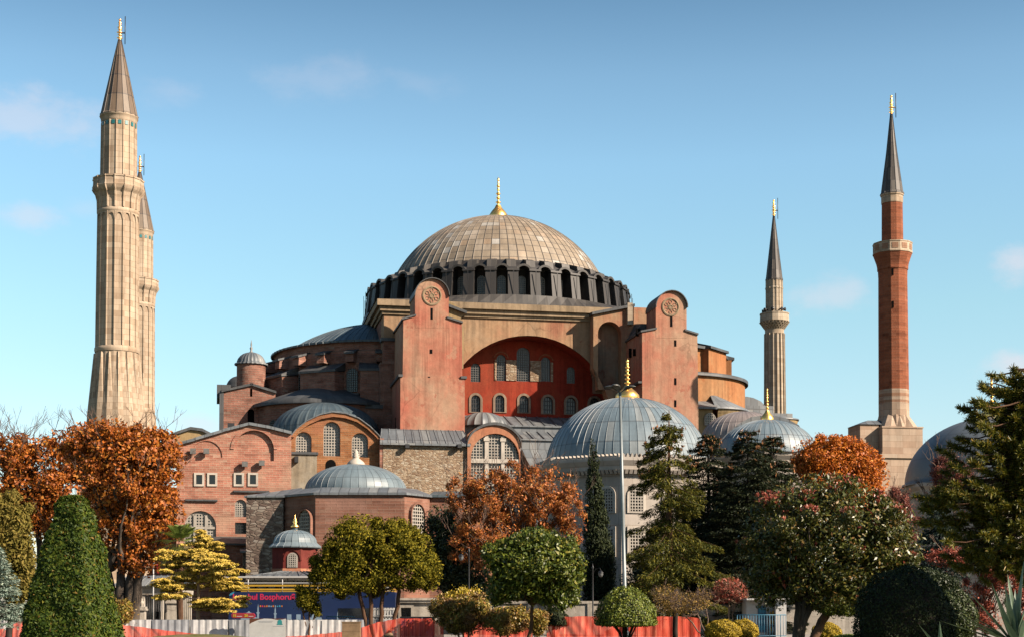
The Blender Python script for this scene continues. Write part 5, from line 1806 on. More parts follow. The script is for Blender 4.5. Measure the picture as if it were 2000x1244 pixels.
F['yew'] = leafmat('clipped_yew', [(0, (0.0158,0.0344,0.00293)), (.6, (0.0451,0.0745,0.00584)), (.93, (0.0958,0.115,0.00973)), (1, (0.169,0.092,0.0195))], .15, .6, .15)
F['cypress'] = leafmat('dark_cypress', [(0, (0.0108,0.018,0.0072)), (.6, (0.0225,0.0342,0.0108)), (1, (0.045,0.054,0.0162))], .15, .7, .15)
F['spruce'] = leafmat('spruce_needles', [(0, (0.0231,0.0329,0.00475)), (.5, (0.0742,0.0821,0.00832)), (1, (0.182,0.15,0.0119))], .25, .65, .2)
F['darkspruce'] = leafmat('dark_spruce_needles', [(0, (0.00832,0.0143,0.0063)), (.6, (0.0187,0.0286,0.009)), (.95, (0.0364,0.0459,0.0126)), (1, (0.104,0.0612,0.018))], .15, .65, .2)
F['cone'] = leafmat('brown_cones', [(0, (.12,.055,.025)), (1, (.26,.12,.05))], .0, .8, .1)
F['cedar'] = leafmat('golden_cedar_needles', [(0, (.38,.27,.04)), (.45, (.66,.47,.09)), (1, (.85,.63,.17))], .35, .8, .1)
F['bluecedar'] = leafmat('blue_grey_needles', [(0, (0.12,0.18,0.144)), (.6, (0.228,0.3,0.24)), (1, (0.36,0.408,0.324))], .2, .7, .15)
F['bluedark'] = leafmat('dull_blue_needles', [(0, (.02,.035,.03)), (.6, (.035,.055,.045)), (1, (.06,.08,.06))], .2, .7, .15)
F['darkgreen'] = leafmat('dark_green_leaf', [(0, (0.011,0.0198,0.0077)), (.6, (0.0275,0.044,0.0143)), (1, (0.066,0.0825,0.022))], .2, .5, .3)
F['photinia'] = leafmat('photinia_leaf', [(0, (0.0207,0.029,0.00456)), (.5, (0.0666,0.0798,0.0114)), (.85, (0.133,0.123,0.0182)), (1, (0.237,0.116,0.0342))], .22, .42, .35)
F['youngred'] = leafmat('young_red_leaf', [(0, (0.24,0.045,0.03)), (.5, (0.405,0.09,0.06)), (1, (0.6,0.24,0.15))], .3, .35, .5)
F['shrub'] = leafmat('mottled_shrub_leaf', [(0, (0.111,0.0867,0.0172)), (.45, (0.24,0.207,0.0314)), (.8, (0.405,0.276,0.05)), (1, (0.498,0.207,0.0714))], .3, .5, .3, (.17,.07,.03), .8)
F['yellowtop'] = leafmat('yellow_green_leaf', [(0, (0.21,0.176,0.0198)), (.5, (0.462,0.351,0.033)), (1, (0.714,0.488,0.0495))], .3, .5, .3)
F['box'] = leafmat('bright_box_leaf', [(0, (0.0488,0.0745,0.00713)), (.5, (0.114,0.15,0.0142)), (1, (0.228,0.239,0.0262))], .2, .5, .3)
F['goldbush'] = leafmat('golden_bush_leaf', [(0, (0.169,0.117,0.0091)), (.5, (0.355,0.25,0.0169)), (1, (0.541,0.374,0.0325))], .2, .6, .2)
F['dryleaf'] = leafmat('dry_yellow_leaf', [(0, (.16,.09,.02)), (.5, (.32,.19,.04)), (1, (.42,.28,.08))], .3, .6, .2)
F['redleaf'] = leafmat('crimson_leaf', [(0, (0.156,0.0325,0.0195)), (.5, (0.325,0.065,0.039)), (1, (0.416,0.117,0.065))], .3, .5, .3)
F['pinkred'] = leafmat('dull_red_leaf', [(0, (.10,.035,.03)), (.5, (.2,.06,.05)), (1, (.3,.09,.05))], .3, .6, .2)
F['pine'] = leafmat('pine_needle', [(0, (0.0351,0.0436,0.004)), (.5, (0.0983,0.103,0.008)), (.85, (0.197,0.167,0.012)), (1, (0.281,0.167,0.02))], .25, .5, .3)
F['palm'] = leafmat('palm_leaf', [(0, (0.075,0.12,0.015)), (1, (0.195,0.24,0.045))], .25, .5, .3)
F['yucca'] = leafmat('sword_leaf', [(0, (0.09,0.138,0.09)), (1, (0.144,0.198,0.12))], .15, .4, .4)
F['deadblade'] = leafmat('dead_stalk', [(0, (.05,.02,.012)), (1, (.16,.07,.03))], .1, .7, .2)
def barkmat(name, a, b, sc=3.0):
    g = G(name, .95, .08)
    n = g.noise(g.mp(g.tc(), (1, 1, .22)), sc, 6, .7)
    g.col(g.ramp(n, [(.32, a), (.66, b)]), KX)
    g.bump(n, .7, .08)
    return g.m
BK = {'grey': barkmat('grey_bark', (.03,.025,.022), (.12,.095,.075)), 'brown': barkmat('brown_bark', (.04,.022,.014), (.14,.08,.05)),
      'pale': barkmat('pale_bark', (.16,.11,.07), (.34,.24,.16)), 'dark': barkmat('dark_bark', (.012,.01,.009), (.05,.04,.035)), 'twig': barkmat('grey_twig', (.07,.05,.04), (.20,.14,.11))}

def mesh_quads(name, V, mat, parent):
    """V: (n,4,3) array, one leaf each"""
    V = np.asarray(V, dtype=np.float32)
    n = len(V)
    me = bpy.data.meshes.new(name)
    me.vertices.add(n*4); me.vertices.foreach_set('co', V.reshape(-1))
    me.loops.add(n*4); me.loops.foreach_set('vertex_index', np.arange(n*4, dtype=np.int32))
    me.polygons.add(n); me.polygons.foreach_set('loop_start', np.arange(0, n*4, 4, dtype=np.int32))
    me.polygons.foreach_set('loop_total', np.full(n, 4, dtype=np.int32))
    me.materials.append(mat)
    me.update(calc_edges=True)
    o = bpy.data.objects.new(name, me); C.objects.link(o)
    if parent is not None: o.parent = parent
    return o

def norm(a): return a/np.maximum(np.linalg.norm(a, axis=-1, keepdims=True), 1e-9)

def leafquads(rng, P, N, size, aspect, jit=.7, T=None, fold=.18):
    """diamond leaves at P with normals around N (and optional length direction T)"""
    n = len(P)
    N = norm(N + rng.normal(size=(n, 3))*jit)
    if T is None: T = rng.normal(size=(n, 3))
    T = norm(T - N*(T*N).sum(1, keepdims=True))
    B = np.cross(N, T)
    s = (size*(.6+.8*rng.random(n)))[:, None]
    a = P - T*s*.5; c = P + T*s*.5 - N*s*fold
    b = P + B*s*aspect*.5 + N*s*.04; d = P - B*s*aspect*.5 + N*s*.04
    return np.stack([a, b, c, d], 1)

def clumpy(P, seed, sc=.9, thr=.5, soft=.55, rng=None):
    """keep-mask that opens irregular gaps through a crown"""
    k = 2*PI/sc
    r = np.random.default_rng(seed+999)
    f = np.zeros(len(P))
    for i in range(9):
        d = r.normal(size=3); d /= np.linalg.norm(d)
        f += np.sin(P@d*k*(.6+.9*r.random()) + r.random()*6.3)
    f = f/9*1.5+.5
    return f + (rng.random(len(P))-.5)*soft*2 > thr-.5+.5*0 if False else (f + (rng.random(len(P))-.5)*soft*2) > thr

def rdir(rng, n): return norm(rng.normal(size=(n, 3)))

def blob_points(rng, blobs, n, shell=.72):
    B = np.array(blobs, dtype=float)
    w = B[:, 3]*B[:, 4] + B[:, 4]*B[:, 5] + B[:, 3]*B[:, 5]
    k = rng.choice(len(B), n, p=w/w.sum())
    d = rdir(rng, n)
    rad = shell + (1-shell)*rng.random(n)**.7
    P = B[k, :3] + d*B[k, 3:6]*rad[:, None]
    N = norm(d/B[k, 3:6])
    return P, N

def sub_blobs(rng, c, Rv, k, br, lo=.45):
    """clumps filling an envelope ellipsoid"""
    out = []
    Rv = np.array(Rv)
    m = Rv.mean()
    for i in range(k):
        d = rdir(rng, 1)[0]
        q = lo + (1-lo)*rng.random()**.6
        r = br*m*(.7+.6*rng.random())
        p = np.array(c) + d*(Rv - r*.75)*q
        out.append((*p, r, r, r*(.75+.3*rng.random())))
    return out

def limb(rng, mb, a, b, r0, r1, seg=5, wob=.08, m=0, n=6, bow=.12):
    a, b = np.array(a, float), np.array(b, float)
    L = np.linalg.norm(b-a)
    pts = []
    for i in range(seg+1):
        t = i/seg
        p = a + (b-a)*t + np.array([0, 0, -bow*L*math.sin(PI*t)*.5]) + rng.normal(size=3)*wob*L*math.sin(PI*t)*.5
        pts.append(tuple(p))
    mb.tube(pts, [r0 + (r1-r0)*(i/seg)**.8 for i in range(seg+1)], n, m)
    return pts

def twig_grow(rng, mb, p, d, L, r, depth, spread=.55, n=4, up=.15):
    p = np.array(p, float); d = norm(np.array(d, float)[None])[0]
    q = p + d*L
    mid = (p+q)/2 + rng.normal(size=3)*L*.06
    mb.tube([tuple(p), tuple(mid), tuple(q)], [r, r*.8, r*.6], n, 0, True, False)
    if depth <= 0: return [q]
    ends = []
    for i in range(2 if rng.random() < .65 else 3):
        nd = norm((d + rng.normal(size=3)*spread + np.array([0, 0, up]))[None])[0]
        ends += twig_grow(rng, mb, q, nd, L*(.62+.25*rng.random()), r*.62, depth-1, spread, n, up)
    return ends

def broadleaf(name, label, cat, seed, Y, px, ells, mat, n, size, aspect=.55, k=18, br=.3, trunk=(.2, .12), bark='brown', stems=None, group=None, fill=.25,
              jit=.7, depth=.9, limbs=10, lo=.3, shell=.42, lean=0, twigs=0, twl=1.2, gap=.28, gapsc=1.1):
    rng = np.random.default_rng(seed)
    b = at(px, 1200, Y)
    t = thing(name, label, cat, (b.x, Y, 0), 0, group)
    s = pxm(Y)
    blobs = []; env = []
    for (ex, ey, rx, ry) in ells:
        c = at(ex, ey, Y)
        c = (c.x-b.x, (rng.random()-.5)*rx*s*.3, c.z)
        env.append((c, (rx*s, rx*s*depth, ry*s)))
        w = rx*ry/sum(e[2]*e[3] for e in ells)
        blobs += sub_blobs(rng, c, (rx*s, rx*s*depth, ry*s), max(3, int(k*w)), br, lo)
    n = int(n*DENS); size = size*LSZ
    P, N = blob_points(rng, blobs, n, shell)
    P = P + rng.normal(size=P.shape)*size*.5 + N*((rng.random(len(P)) < .06)*rng.random(len(P))*br*1.1)[:, None]
    q = leafquads(rng, P, N, size, aspect, jit)
    nf = int(n*fill)
    if nf:
        Pf, Nf = blob_points(rng, [(e[0][0], e[0][1], e[0][2], e[1][0]*.93, e[1][1]*.93, e[1][2]*.93) for e in env], nf, .1)
        q = np.concatenate([q, leafquads(rng, Pf, Nf, size*1.5, aspect, 1.0)])
    ok = (q[:, :, 2].min(1) > .05) & clumpy(q[:, 0], seed, gapsc, gap, .3, rng)
    q = q[ok]
    mesh_quads('crown', q, mat, t)
    mb = MB()
    roots = stems or [(0, 0)]
    tops = []
    c0 = env[0][0]; zlow = min(e[0][2]-e[1][2]*.55 for e in env)
    for (dx, topdx) in roots:
        top = (topdx*s if stems else c0[0]*.6, c0[1]*.5, max(zlow, .6))
        limb(rng, mb, (dx*s, rng.normal()*.1, -.1), top, trunk[0], trunk[1], 6, .04, 0, 8, 0)
        tops.append(top)
    big = sorted(blobs, key=lambda q_: -q_[3])[:limbs] if limbs < len(blobs) else blobs
    for q_ in big:
        tp = tops[int(rng.integers(len(tops)))]
        limb(rng, mb, tp, (q_[0], q_[1], q_[2]+q_[5]*.4), trunk[1]*.75, .02, 5, .1)
    mb.build('trunk', BK[bark], t)
    if twigs:
        mb = MB()
        for i in range(twigs):
            q_ = blobs[int(rng.integers(len(blobs)))]
            d = norm((rdir(rng, 1)[0]*np.array([.7, .7, .3]) + np.array([0, 0, .75]))[None])[0]
            twig_grow(rng, mb, (q_[0]+d[0]*q_[3]*.6, q_[1]+d[1]*q_[3]*.6, q_[2]+d[2]*q_[5]*.6), d, twl*(.35+.3*rng.random()), .028, 2, .3, 3, .25)
        mb.build('twigs', BK['twig'], t)
    return t, blobs, env, rng

# ---- left side
broadleaf('chestnut_tree', 'tall autumn chestnut tree with bare upper twigs at the left edge of the photo', 'tree', 11, 104, 95,
          [(62, 935, 95, 95), (120, 985, 80, 90), (20, 890, 62, 56), (130, 890, 80, 66), (40, 1000, 70, 60)], F['chestnut'], 22000, .26, .6, 60, .2, (.35, .2), 'dark', fill=.2, gap=.3, gapsc=1.6, twigs=130, twl=2.0, limbs=40)
t_, bl_, en_, rg_ = broadleaf('chestnut_tree', 'broad rust orange chestnut tree with a forked dark trunk in front of the left minarets', 'tree', 12, 97, 236,
          [(262, 930, 104, 108), (215, 880, 88, 74), (305, 895, 64, 70), (285, 1015, 84, 88), (225, 1000, 74, 92), (165, 870, 58, 52), (268, 1090, 52, 46)], F['chestnut'], 42000, .25, .6, 110, .17, (.5, .26), 'grey', stems=[(-6, -26), (2, 0), (10, 22), (18, 38)], fill=.25, twigs=130, gap=.3, gapsc=1.6, twl=1.5, limbs=40)

def thuja_mass():
    broadleaf('thuja_tree', 'bulky olive thuja at the left edge behind the clipped yew', 'tree', 13, 76, 20,
              [(18, 1060, 52, 112), (38, 1120, 42, 80), (-10, 1010, 40, 60)], F['thujadull'], 26000, .2, .45, 40, .22, (.2, .12), 'dark', fill=.35, jit=.5)
thuja_mass()

def conifer(name, label, seed, Y, px, ytop, ybot, halfw, mat, dens, size, aspect=.28, trunk=.18, droop=.35, group=None, bark='dark', power=.85, levels=None, ragged=.25, hang=0.0, cones=None, base_y=None, tuft=1.0, gaps=0.0, flatten=.0):
    rng = np.random.default_rng(seed)
    b = at(px, 1200, Y); s = pxm(Y)
    t = thing(name, label, 'tree', (b.x, Y, 0), 0, group)
    H = at(px, ytop, Y).z; z0 = max(at(px, ybot, Y).z, .3)
    R_ = halfw*s
    Q = []; ncones = []
    mb = MB()
    mb.tube([(0, 0, -.1), (rng.normal()*.05, 0, H*.5), (0, 0, H)], [trunk, trunk*.65, .02], 8)
    nl = levels or int((H-z0)/.32)
    for i in range(nl):
        z = z0 + (H-z0)*(i+rng.random()*.6)/nl
        tt = (z-z0)/(H-z0)
        for j in range(int(rng.integers(4, 7))):
            if rng.random() < gaps*(1-tt): continue
            a = rng.random()*2*PI
            Ln = R_*(1-tt)**power*(1-ragged+ragged*1.6*rng.random()) + .12
            ca_, sa_ = math.cos(a), math.sin(a)
            m = max(3, int(Ln/.28))
            pts = []
            for u in np.linspace(0, 1, m+1):
                dz = -droop*Ln*(u**1.3) + .22*Ln*max(u-.6, 0)
                pts.append((ca_*Ln*u, sa_*Ln*u, z+dz))
            mb.tube(pts, [max(.035*(1-tt)*(1-u)+.008, .006) for u in np.linspace(0, 1, m+1)], 3, 0, True, False)
            nn = max(4, int(Ln*dens))
            u = np.sqrt(rng.random(nn))
            base = np.stack([ca_*Ln*u, sa_*Ln*u, z - droop*Ln*u**1.3 + .22*Ln*np.maximum(u-.6, 0)], 1)
            wdt = (.10+.22*Ln*(1-u)*u*2)*tuft
            side = rng.normal(size=nn)*wdt
            base += np.stack([-sa_*side, ca_*side, rng.normal(size=nn)*.05*(1-flatten)-np.abs(side)*.25 - rng.random(nn)*hang], 1)
            T = np.stack([ca_*(.8+0*u)-sa_*np.sign(side)*.6, sa_*(.8+0*u)+ca_*np.sign(side)*.6, -.25-hang*1.2+rng.normal(size=nn)*.3*(1-flatten)], 1)
            N = np.tile(np.array([0, 0, 1.0]), (nn, 1)) + rng.normal(size=(nn, 3))*(.45 if flatten else .6)
            Q.append(leafquads(rng, base, N, size, aspect, .2, T, .05))
            if cones and tt > cones and rng.random() < .75:
                e = np.array(pts[-1])
                for _ in range(5): ncones.append(e + rng.normal(size=3)*.1)
    q = np.concatenate(Q)
    mesh_quads('crown', q, mat, t)
    mb.build('trunk', BK[bark], t)
    if ncones:
        Pn = np.array(ncones)
        T = np.tile(np.array([0, 0, 1.0]), (len(Pn), 1)) + rng.normal(size=Pn.shape)*.3
        mesh_quads('cones', leafquads(rng, Pn, rdir(rng, len(Pn)), .26, .5, .3, T), F['cone'], t)
    return t

conifer('blue_cedar', 'pale blue-grey conifer low at the left edge of the photo', 14, 60, -12, 1060, 1215, 74, F['bluecedar'], 95, .14, .3, .12, .12, tuft=1.3, levels=26, flatten=.5)

# ---- clipped yew pyramid
def yew_pyramid():
    Y = 46.0
    rng = np.random.default_rng(15)
    c = at(141, 1200, Y)
    t = thing('yew_topiary', 'big square-sided clipped yew pyramid in the left foreground', 'topiary', (c.x, Y, 0), R(-9))
    zt = at(150, 984, Y).z
    s = pxm(Y)
    # half widths by height
    def hw(z): 
        u = z/zt
        return (1.40 - 1.02*u + .10*math.sin(PI*u))*.93
    n = 95000
    Ps = []; Ns = []
    z = zt*(1-(1-rng.random(n))**.8)
    z = np.clip(z, 0, zt)
    w = np.array([hw(q) for q in z])
    side = rng.choice(3, n, p=[.45, .35, .2])
    u = rng.random(n)*2-1
    # rounded-square section
    sq = 1.0
    x = np.where(side == 0, u*w, np.where(side == 1, w, -w)); y = np.where(side == 0, -w, u*w)
    r4 = (np.abs(x/w)**7+np.abs(y/w)**7)**(1/7)
    x /= r4; y /= r4
    lump = .035*np.sin(x*5+z*3)+.03*np.sin(y*6-z*4.3)+.025*np.sin(z*7+x*3)
    nx = np.where(side == 0, u**7, np.where(side == 1, 1, -1)); ny = np.where(side == 0, -1, u**7)
    N = norm(np.stack([nx, ny, np.full(n, .28)], 1))
    P = np.stack([x, y, z], 1) + N*(lump + rng.normal(size=n)*.035)[:, None]
    # top cap
    m = 9000
    a = rng.random(m)*2-1; b_ = rng.random(m)*2-1
    wt = hw(zt)
    capz = zt + .20*np.sqrt(np.maximum(1-np.maximum(np.abs(a), np.abs(b_))**2.5, 0)) + rng.normal(size=m)*.03
    P2 = np.stack([a*wt, b_*wt, capz], 1); N2 = norm(np.stack([a*.6, b_*.6, np.ones(m)], 1))
    q = np.concatenate([leafquads(rng, P, N, .13, .42, .38)[:70000], leafquads(rng, P2, N2, .12, .42, .5)])
    mesh_quads('foliage', q, F['yew'], t)
    mb = MB()
    rows = [(hw(q)*.93, q) for q in np.linspace(0, zt*.99, 10)]
    vs = []
    for w_, z_ in rows:
        for k in range(24):
            an = 2*PI*k/24
            cx_, sy_ = math.cos(an), math.sin(an)
            r4_ = (abs(cx_)**7+abs(sy_)**7)**(1/7)
            vs.append((w_*cx_/r4_, w_*sy_/r4_, z_))
    fs = []
    for j in range(len(rows)-1):
        for k in range(24): fs.append((j*24+k, j*24+(k+1) % 24, (j+1)*24+(k+1) % 24, (j+1)*24+k))
    fs.append(tuple((len(rows)-1)*24+k for k in range(24)))
    mb.add(vs, fs)
    mb.build('wood_shade_core', BK['dark'], t)  # solid dark core: inner wood plus the shade painted into the leaf gaps
yew_pyramid()

# shrub at the foot of the chestnut
broadleaf('ivy_shrub', 'small ivy-covered shrub between the clipped yew and the chestnut trunk', 'shrub', 16, 90, 242, [(242, 1195, 20, 30)], F['shrub'], 2600, .16, .6, 8, .5, (.06, .03), 'dark', limbs=4)

# palm
def palm():
    Y = 96.0
    rng = np.random.default_rng(17)
    c = at(352, 1200, Y)
    t = thing('palm_tree', 'palm tree with feathery green fronds behind the golden cedar', 'tree', (c.x, Y, 0))
    H = at(352, 1062, Y).z
    mb = MB()
    pts = [(rng.normal()*.03, 0, z) for z in np.linspace(-.1, H, 9)]
    mb.tube(pts, [.2]*8+[.24], 10)
    mb.build('trunk', BK['brown'], t)
    Q = []
    for i in range(34):
        a = 2*PI*i/34*5.1; el = R(75-115*(i/34)); L = 1.75
        d = np.array([math.cos(a)*math.cos(el), math.sin(a)*math.cos(el), math.sin(el)])
        side = np.array([-math.sin(a), math.cos(a), 0])
        for u in np.linspace(.25, 1, 16):
            p = np.array([0, 0, H+.1]) + d*L*u + np.array([0, 0, -.7*u*u*L*.45])
            for sg in (-1, 1):
                l = .5*math.sin(PI*(u*.8+.12))+.1
                e = p + side*sg*l*.8 + d*l*.55 + np.array([0, 0, -.12*l])
                w = d*.028
                Q.append([p-w, p+w, e+w*.4, e-w*.4])
    mesh_quads('fronds', np.array(Q), F['palm'], t)
palm()

# golden cedar: flat tiers of bright foliage
def golden_cedar():
    Y = 92.0
    rng = np.random.default_rng(18)
    b = at(386, 1200, Y); s = pxm(Y)
    t = thing('golden_cedar', 'golden yellow cedar with flat tiers of foliage on a slim pale trunk', 'tree', (b.x, Y, 0))
    H = at(390, 1030, Y).z
    mb = MB()
    mb.tube([(0, 0, -.1), (.02, 0, 1.4), (.03, 0, 3.2), (.05, 0, H-.2)], [.13, .115, .09, .02], 8)
    tiers = [(396, 1040, 20, 8), (388, 1056, 30, 8), (412, 1062, 24, 7), (372, 1072, 40, 8), (410, 1080, 40, 9), (330, 1080, 28, 6), (350, 1094, 30, 8), (440, 1098, 34, 9), (395, 1100, 44, 10), (418, 1118, 44, 9), (455, 1118, 26, 8),
             (340, 1122, 30, 9), (318, 1136, 34, 9), (350, 1140, 40, 11), (425, 1140, 36, 9), (455, 1136, 30, 8), (330, 1154, 34, 9), (405, 1172, 36, 8), (440, 1176, 44, 10), (468, 1168, 24, 7), (378, 1118, 40, 10), (420, 1182, 30, 7)]
    Q = []
    for (ex, ey, rx, ry) in tiers:
        c = at(ex, ey, Y)
        cy = rng.normal()*.5
        c = np.array([c.x-b.x, cy, c.z])
        # several loose sprays per bough, each a small drooping fan of its own
        for k in range(7):
            an = rng.random()*2*PI; q_ = rng.random()**.6
            sc = np.array([c[0]+math.cos(an)*rx*s*.72*q_, c[1]+math.sin(an)*rx*s*.7*q_, c[2]+rng.normal()*ry*s*.75 - q_*q_*ry*s*.5])
            rr = rx*s*(.26+.26*rng.random())
            n = int(26*rx)
            a = rng.random(n)*2*PI; r = np.sqrt(rng.random(n))
            lob = 1+.35*np.sin(a*4+rng.random()*6)
            out = norm(np.array([[sc[0], sc[1], 0.0]]))[0]
            P = np.stack([np.cos(a)*r*rr*lob*1.25, np.sin(a)*r*rr*lob, (rng.random(n)-.6)*.09 - r*r*rr*.32], 1) + sc
            T = np.stack([np.cos(a)+.5*out[0], np.sin(a)+.5*out[1], .25+rng.normal(size=n)*.4], 1)
            N = np.tile(np.array([.45, -.35, .8]), (n, 1))
            Q.append(leafquads(rng, P, N, .15, .3, .65, T, .0))
            limb(rng, mb, tuple(c*np.array([.6, .6, 1])-np.array([0, 0, .05])), tuple(sc-np.array([0, 0, .04])), .02, .008, 3, .05, 0, 4, .05)
        limb(rng, mb, (0.03, 0, max(c[2]-.25-abs(c[0])*.12, 1.2)), (c[0], c[1], c[2]-.06), .045, .012, 4, .04, 0, 5, .05)
    q = np.concatenate(Q)
    q = q[clumpy(q[:, 0], 18, .55, .36, .3, rng)]
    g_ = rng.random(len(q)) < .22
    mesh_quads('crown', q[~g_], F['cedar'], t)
    mesh_quads('shade_foliage', q[g_] - np.array([0, 0, .07]), F['thuja'], t)  # older green foliage set lower, also colouring in the shade under the tiers
    mb.build('trunk', BK['pale'], t)
golden_cedar()

broadleaf('young_tree', 'small upright green tree standing in front of the blue bus', 'tree', 19, 90, 602, [(600, 1170, 26, 28), (590, 1150, 16, 14), (614, 1185, 17, 22)], F['thuja'], 6500, .15, .5, 18, .3, (.07, .05), 'brown', fill=.15, stems=[(2, -10), (2, 2), (3, 14)])

# big multi-stemmed round thuja in the middle left
broadleaf('thuja_tree', 'round olive thuja on several bare stems left of centre', 'tree', 20, 90, 742,
          [(700, 1065, 75, 70), (665, 1110, 62, 66), (760, 1065, 68, 66), (800, 1090, 58, 72), (835, 1115, 34, 48), (720, 1130, 70, 40), (625, 1120, 26, 50)], F['thuja'], 60000, .17, .5, 72, .215, (.15, .11), 'brown', gap=.25, gapsc=1.5,
          stems=[(-24, -40), (-14, -20), (2, 5), (18, 38)], fill=.2, jit=.55, limbs=30)

broadleaf('evergreen_tree', 'dark green evergreen between the round thuja and the rust tree', 'tree', 21, 116, 880, [(862, 1040, 46, 64), (895, 1105, 74, 84), (840, 1090, 44, 64), (925, 1160, 62, 52)], F['darkgreen'], 22000, .24, .5, 40, .22, (.25, .15), 'dark', fill=.3)

broadleaf('rust_tree', 'reddish orange tree with pale bare branches in front of the rubble wall', 'tree', 22, 112, 1000,
          [(1000, 975, 100, 78), (930, 975, 66, 70), (1072, 975, 74, 76), (1112, 1015, 42, 70), (905, 965, 42, 44), (960, 1050, 84, 52), (935, 1078, 60, 40)], F['rust'], 32000, .22, .5, 110, .17, (.28, .18), 'twig', fill=.12, gap=.36, gapsc=1.6, twigs=150, twl=1.7, limbs=50)

broadleaf('photinia_tree', 'glossy round green tree on one slim trunk near the centre', 'tree', 23, 82, 1032,
          [(1045, 1105, 92, 78), (1000, 1105, 62, 66), (1095, 1110, 58, 68), (1050, 1060, 66, 36), (1090, 1165, 48, 30), (985, 1150, 42, 36)], F['green'], 34000, .225, .5, 64, .23, (.11, .08), 'brown', fill=.3, jit=.8, limbs=26, gap=.3, gapsc=1.3)

# mottled shrubs in front of the centre
broadleaf('autumn_shrub', 'mottled yellow green and russet shrub with bright yellow top', 'shrub', 24, 87, 905, [(905, 1200, 62, 44), (865, 1190, 30, 34), (930, 1180, 36, 30)], F['shrub'], 15000, .15, .55, 40, .25, (.06, .04), 'pale', fill=.3, stems=[(-8, -12), (0, 0), (8, 14)], limbs=12)
broadleaf('yellow_shrub', 'bright yellow leafy shrub rising behind the russet shrub', 'shrub', 25, 89, 905, [(905, 1168, 28, 22), (925, 1165, 16, 18), (876, 1172, 14, 20)], F['yellowtop'], 5000, .15, .55, 14, .35, (.05, .03), 'pale', fill=.2, limbs=6)
broadleaf('autumn_shrub', 'mottled green and russet shrub left of the slim photinia trunk', 'shrub', 26, 86, 985, [(985, 1212, 48, 32), (1010, 1208, 34, 30)], F['shrub'], 11000, .15, .55, 30, .28, (.06, .04), 'pale', fill=.3, stems=[(-8, -8), (6, 8)], limbs=10)
broadleaf('autumn_shrub', 'mottled yellow green shrub right of the slim photinia trunk', 'shrub', 27, 86, 1050, [(1050, 1212, 24, 30)], F['shrub'], 6000, .15, .55, 18, .35, (.06, .04), 'pale', fill=.3, limbs=6)

# mushroom topiaries
def mushroom(label, seed, Y, px, ytop, yflat, hwx, mat, n, stemr=.09):
    rng = np.random.default_rng(seed)
    b = at(px, 1200, Y); s = pxm(Y)
    t = thing('mushroom_topiary', label, 'topiary', (b.x, Y, 0))
    z0 = at(px, yflat, Y).z; H = at(px, ytop, Y).z - z0; R_ = hwx*s
    a = rng.random(n)*2*PI; el = np.arcsin(rng.random(n))
    x, y, z = np.cos(el)*np.cos(a), np.cos(el)*np.sin(a), np.sin(el)
    lump = 1+.04*np.sin(a*6+el*5)+.03*np.sin(a*11-el*8)+rng.normal(size=n)*.03
    P = np.stack([x*R_*lump, y*R_*lump, z0+z**1.0*H*lump], 1)
    N = norm(np.stack([x/R_, y/R_, z/H], 1))
    m = n//4
    a2 = rng.random(m)*2*PI; r2 = np.sqrt(rng.random(m))
    P2 = np.stack([np.cos(a2)*r2*R_, np.sin(a2)*r2*R_, z0 - .06*(1-r2) + rng.normal(size=m)*.04], 1)
    N2 = np.tile(np.array([0, 0, -1.0]), (m, 1))
    q = np.concatenate([leafquads(rng, P, N, .11, .5, .6), leafquads(rng, P2, N2, .12, .5, .6)])
    mesh_quads('crown', q, mat, t)
    mb = MB()
    mb.lathe([(R_*.9, z0)] + [(R_*.92*math.cos(PI/2*i/8)+.001, z0+H*.92*math.sin(PI/2*i/8)) for i in range(9)], n=24)
    mb.build('wood_shade_core', BK['dark'], t)  # dark core that colours the gaps between leaves as shade
    mb = MB()
    for k in range(7):
        a = 2*PI*k/7
        limb(rng, mb, (math.cos(a)*.1, math.sin(a)*.1, -.1), (math.cos(a)*R_*.45, math.sin(a)*R_*.45, z0+.05), stemr*.6, stemr*.4, 4, .05, 0, 6, -.1)
    mb.tube([(0, 0, -.1), (0, 0, z0+.1)], stemr, 8)
    mb.build('trunk', BK['dark'], t)
mushroom('bright green mushroom-shaped clipped tree below the tall street lamp', 28, 84, 1222, 1149, 1219, 58, F['box'], 11000)
mushroom('dark clipped mushroom-shaped tree behind the slim photinia trunk', 29, 90, 1082, 1188, 1219, 30, F['cypress'], 4000)

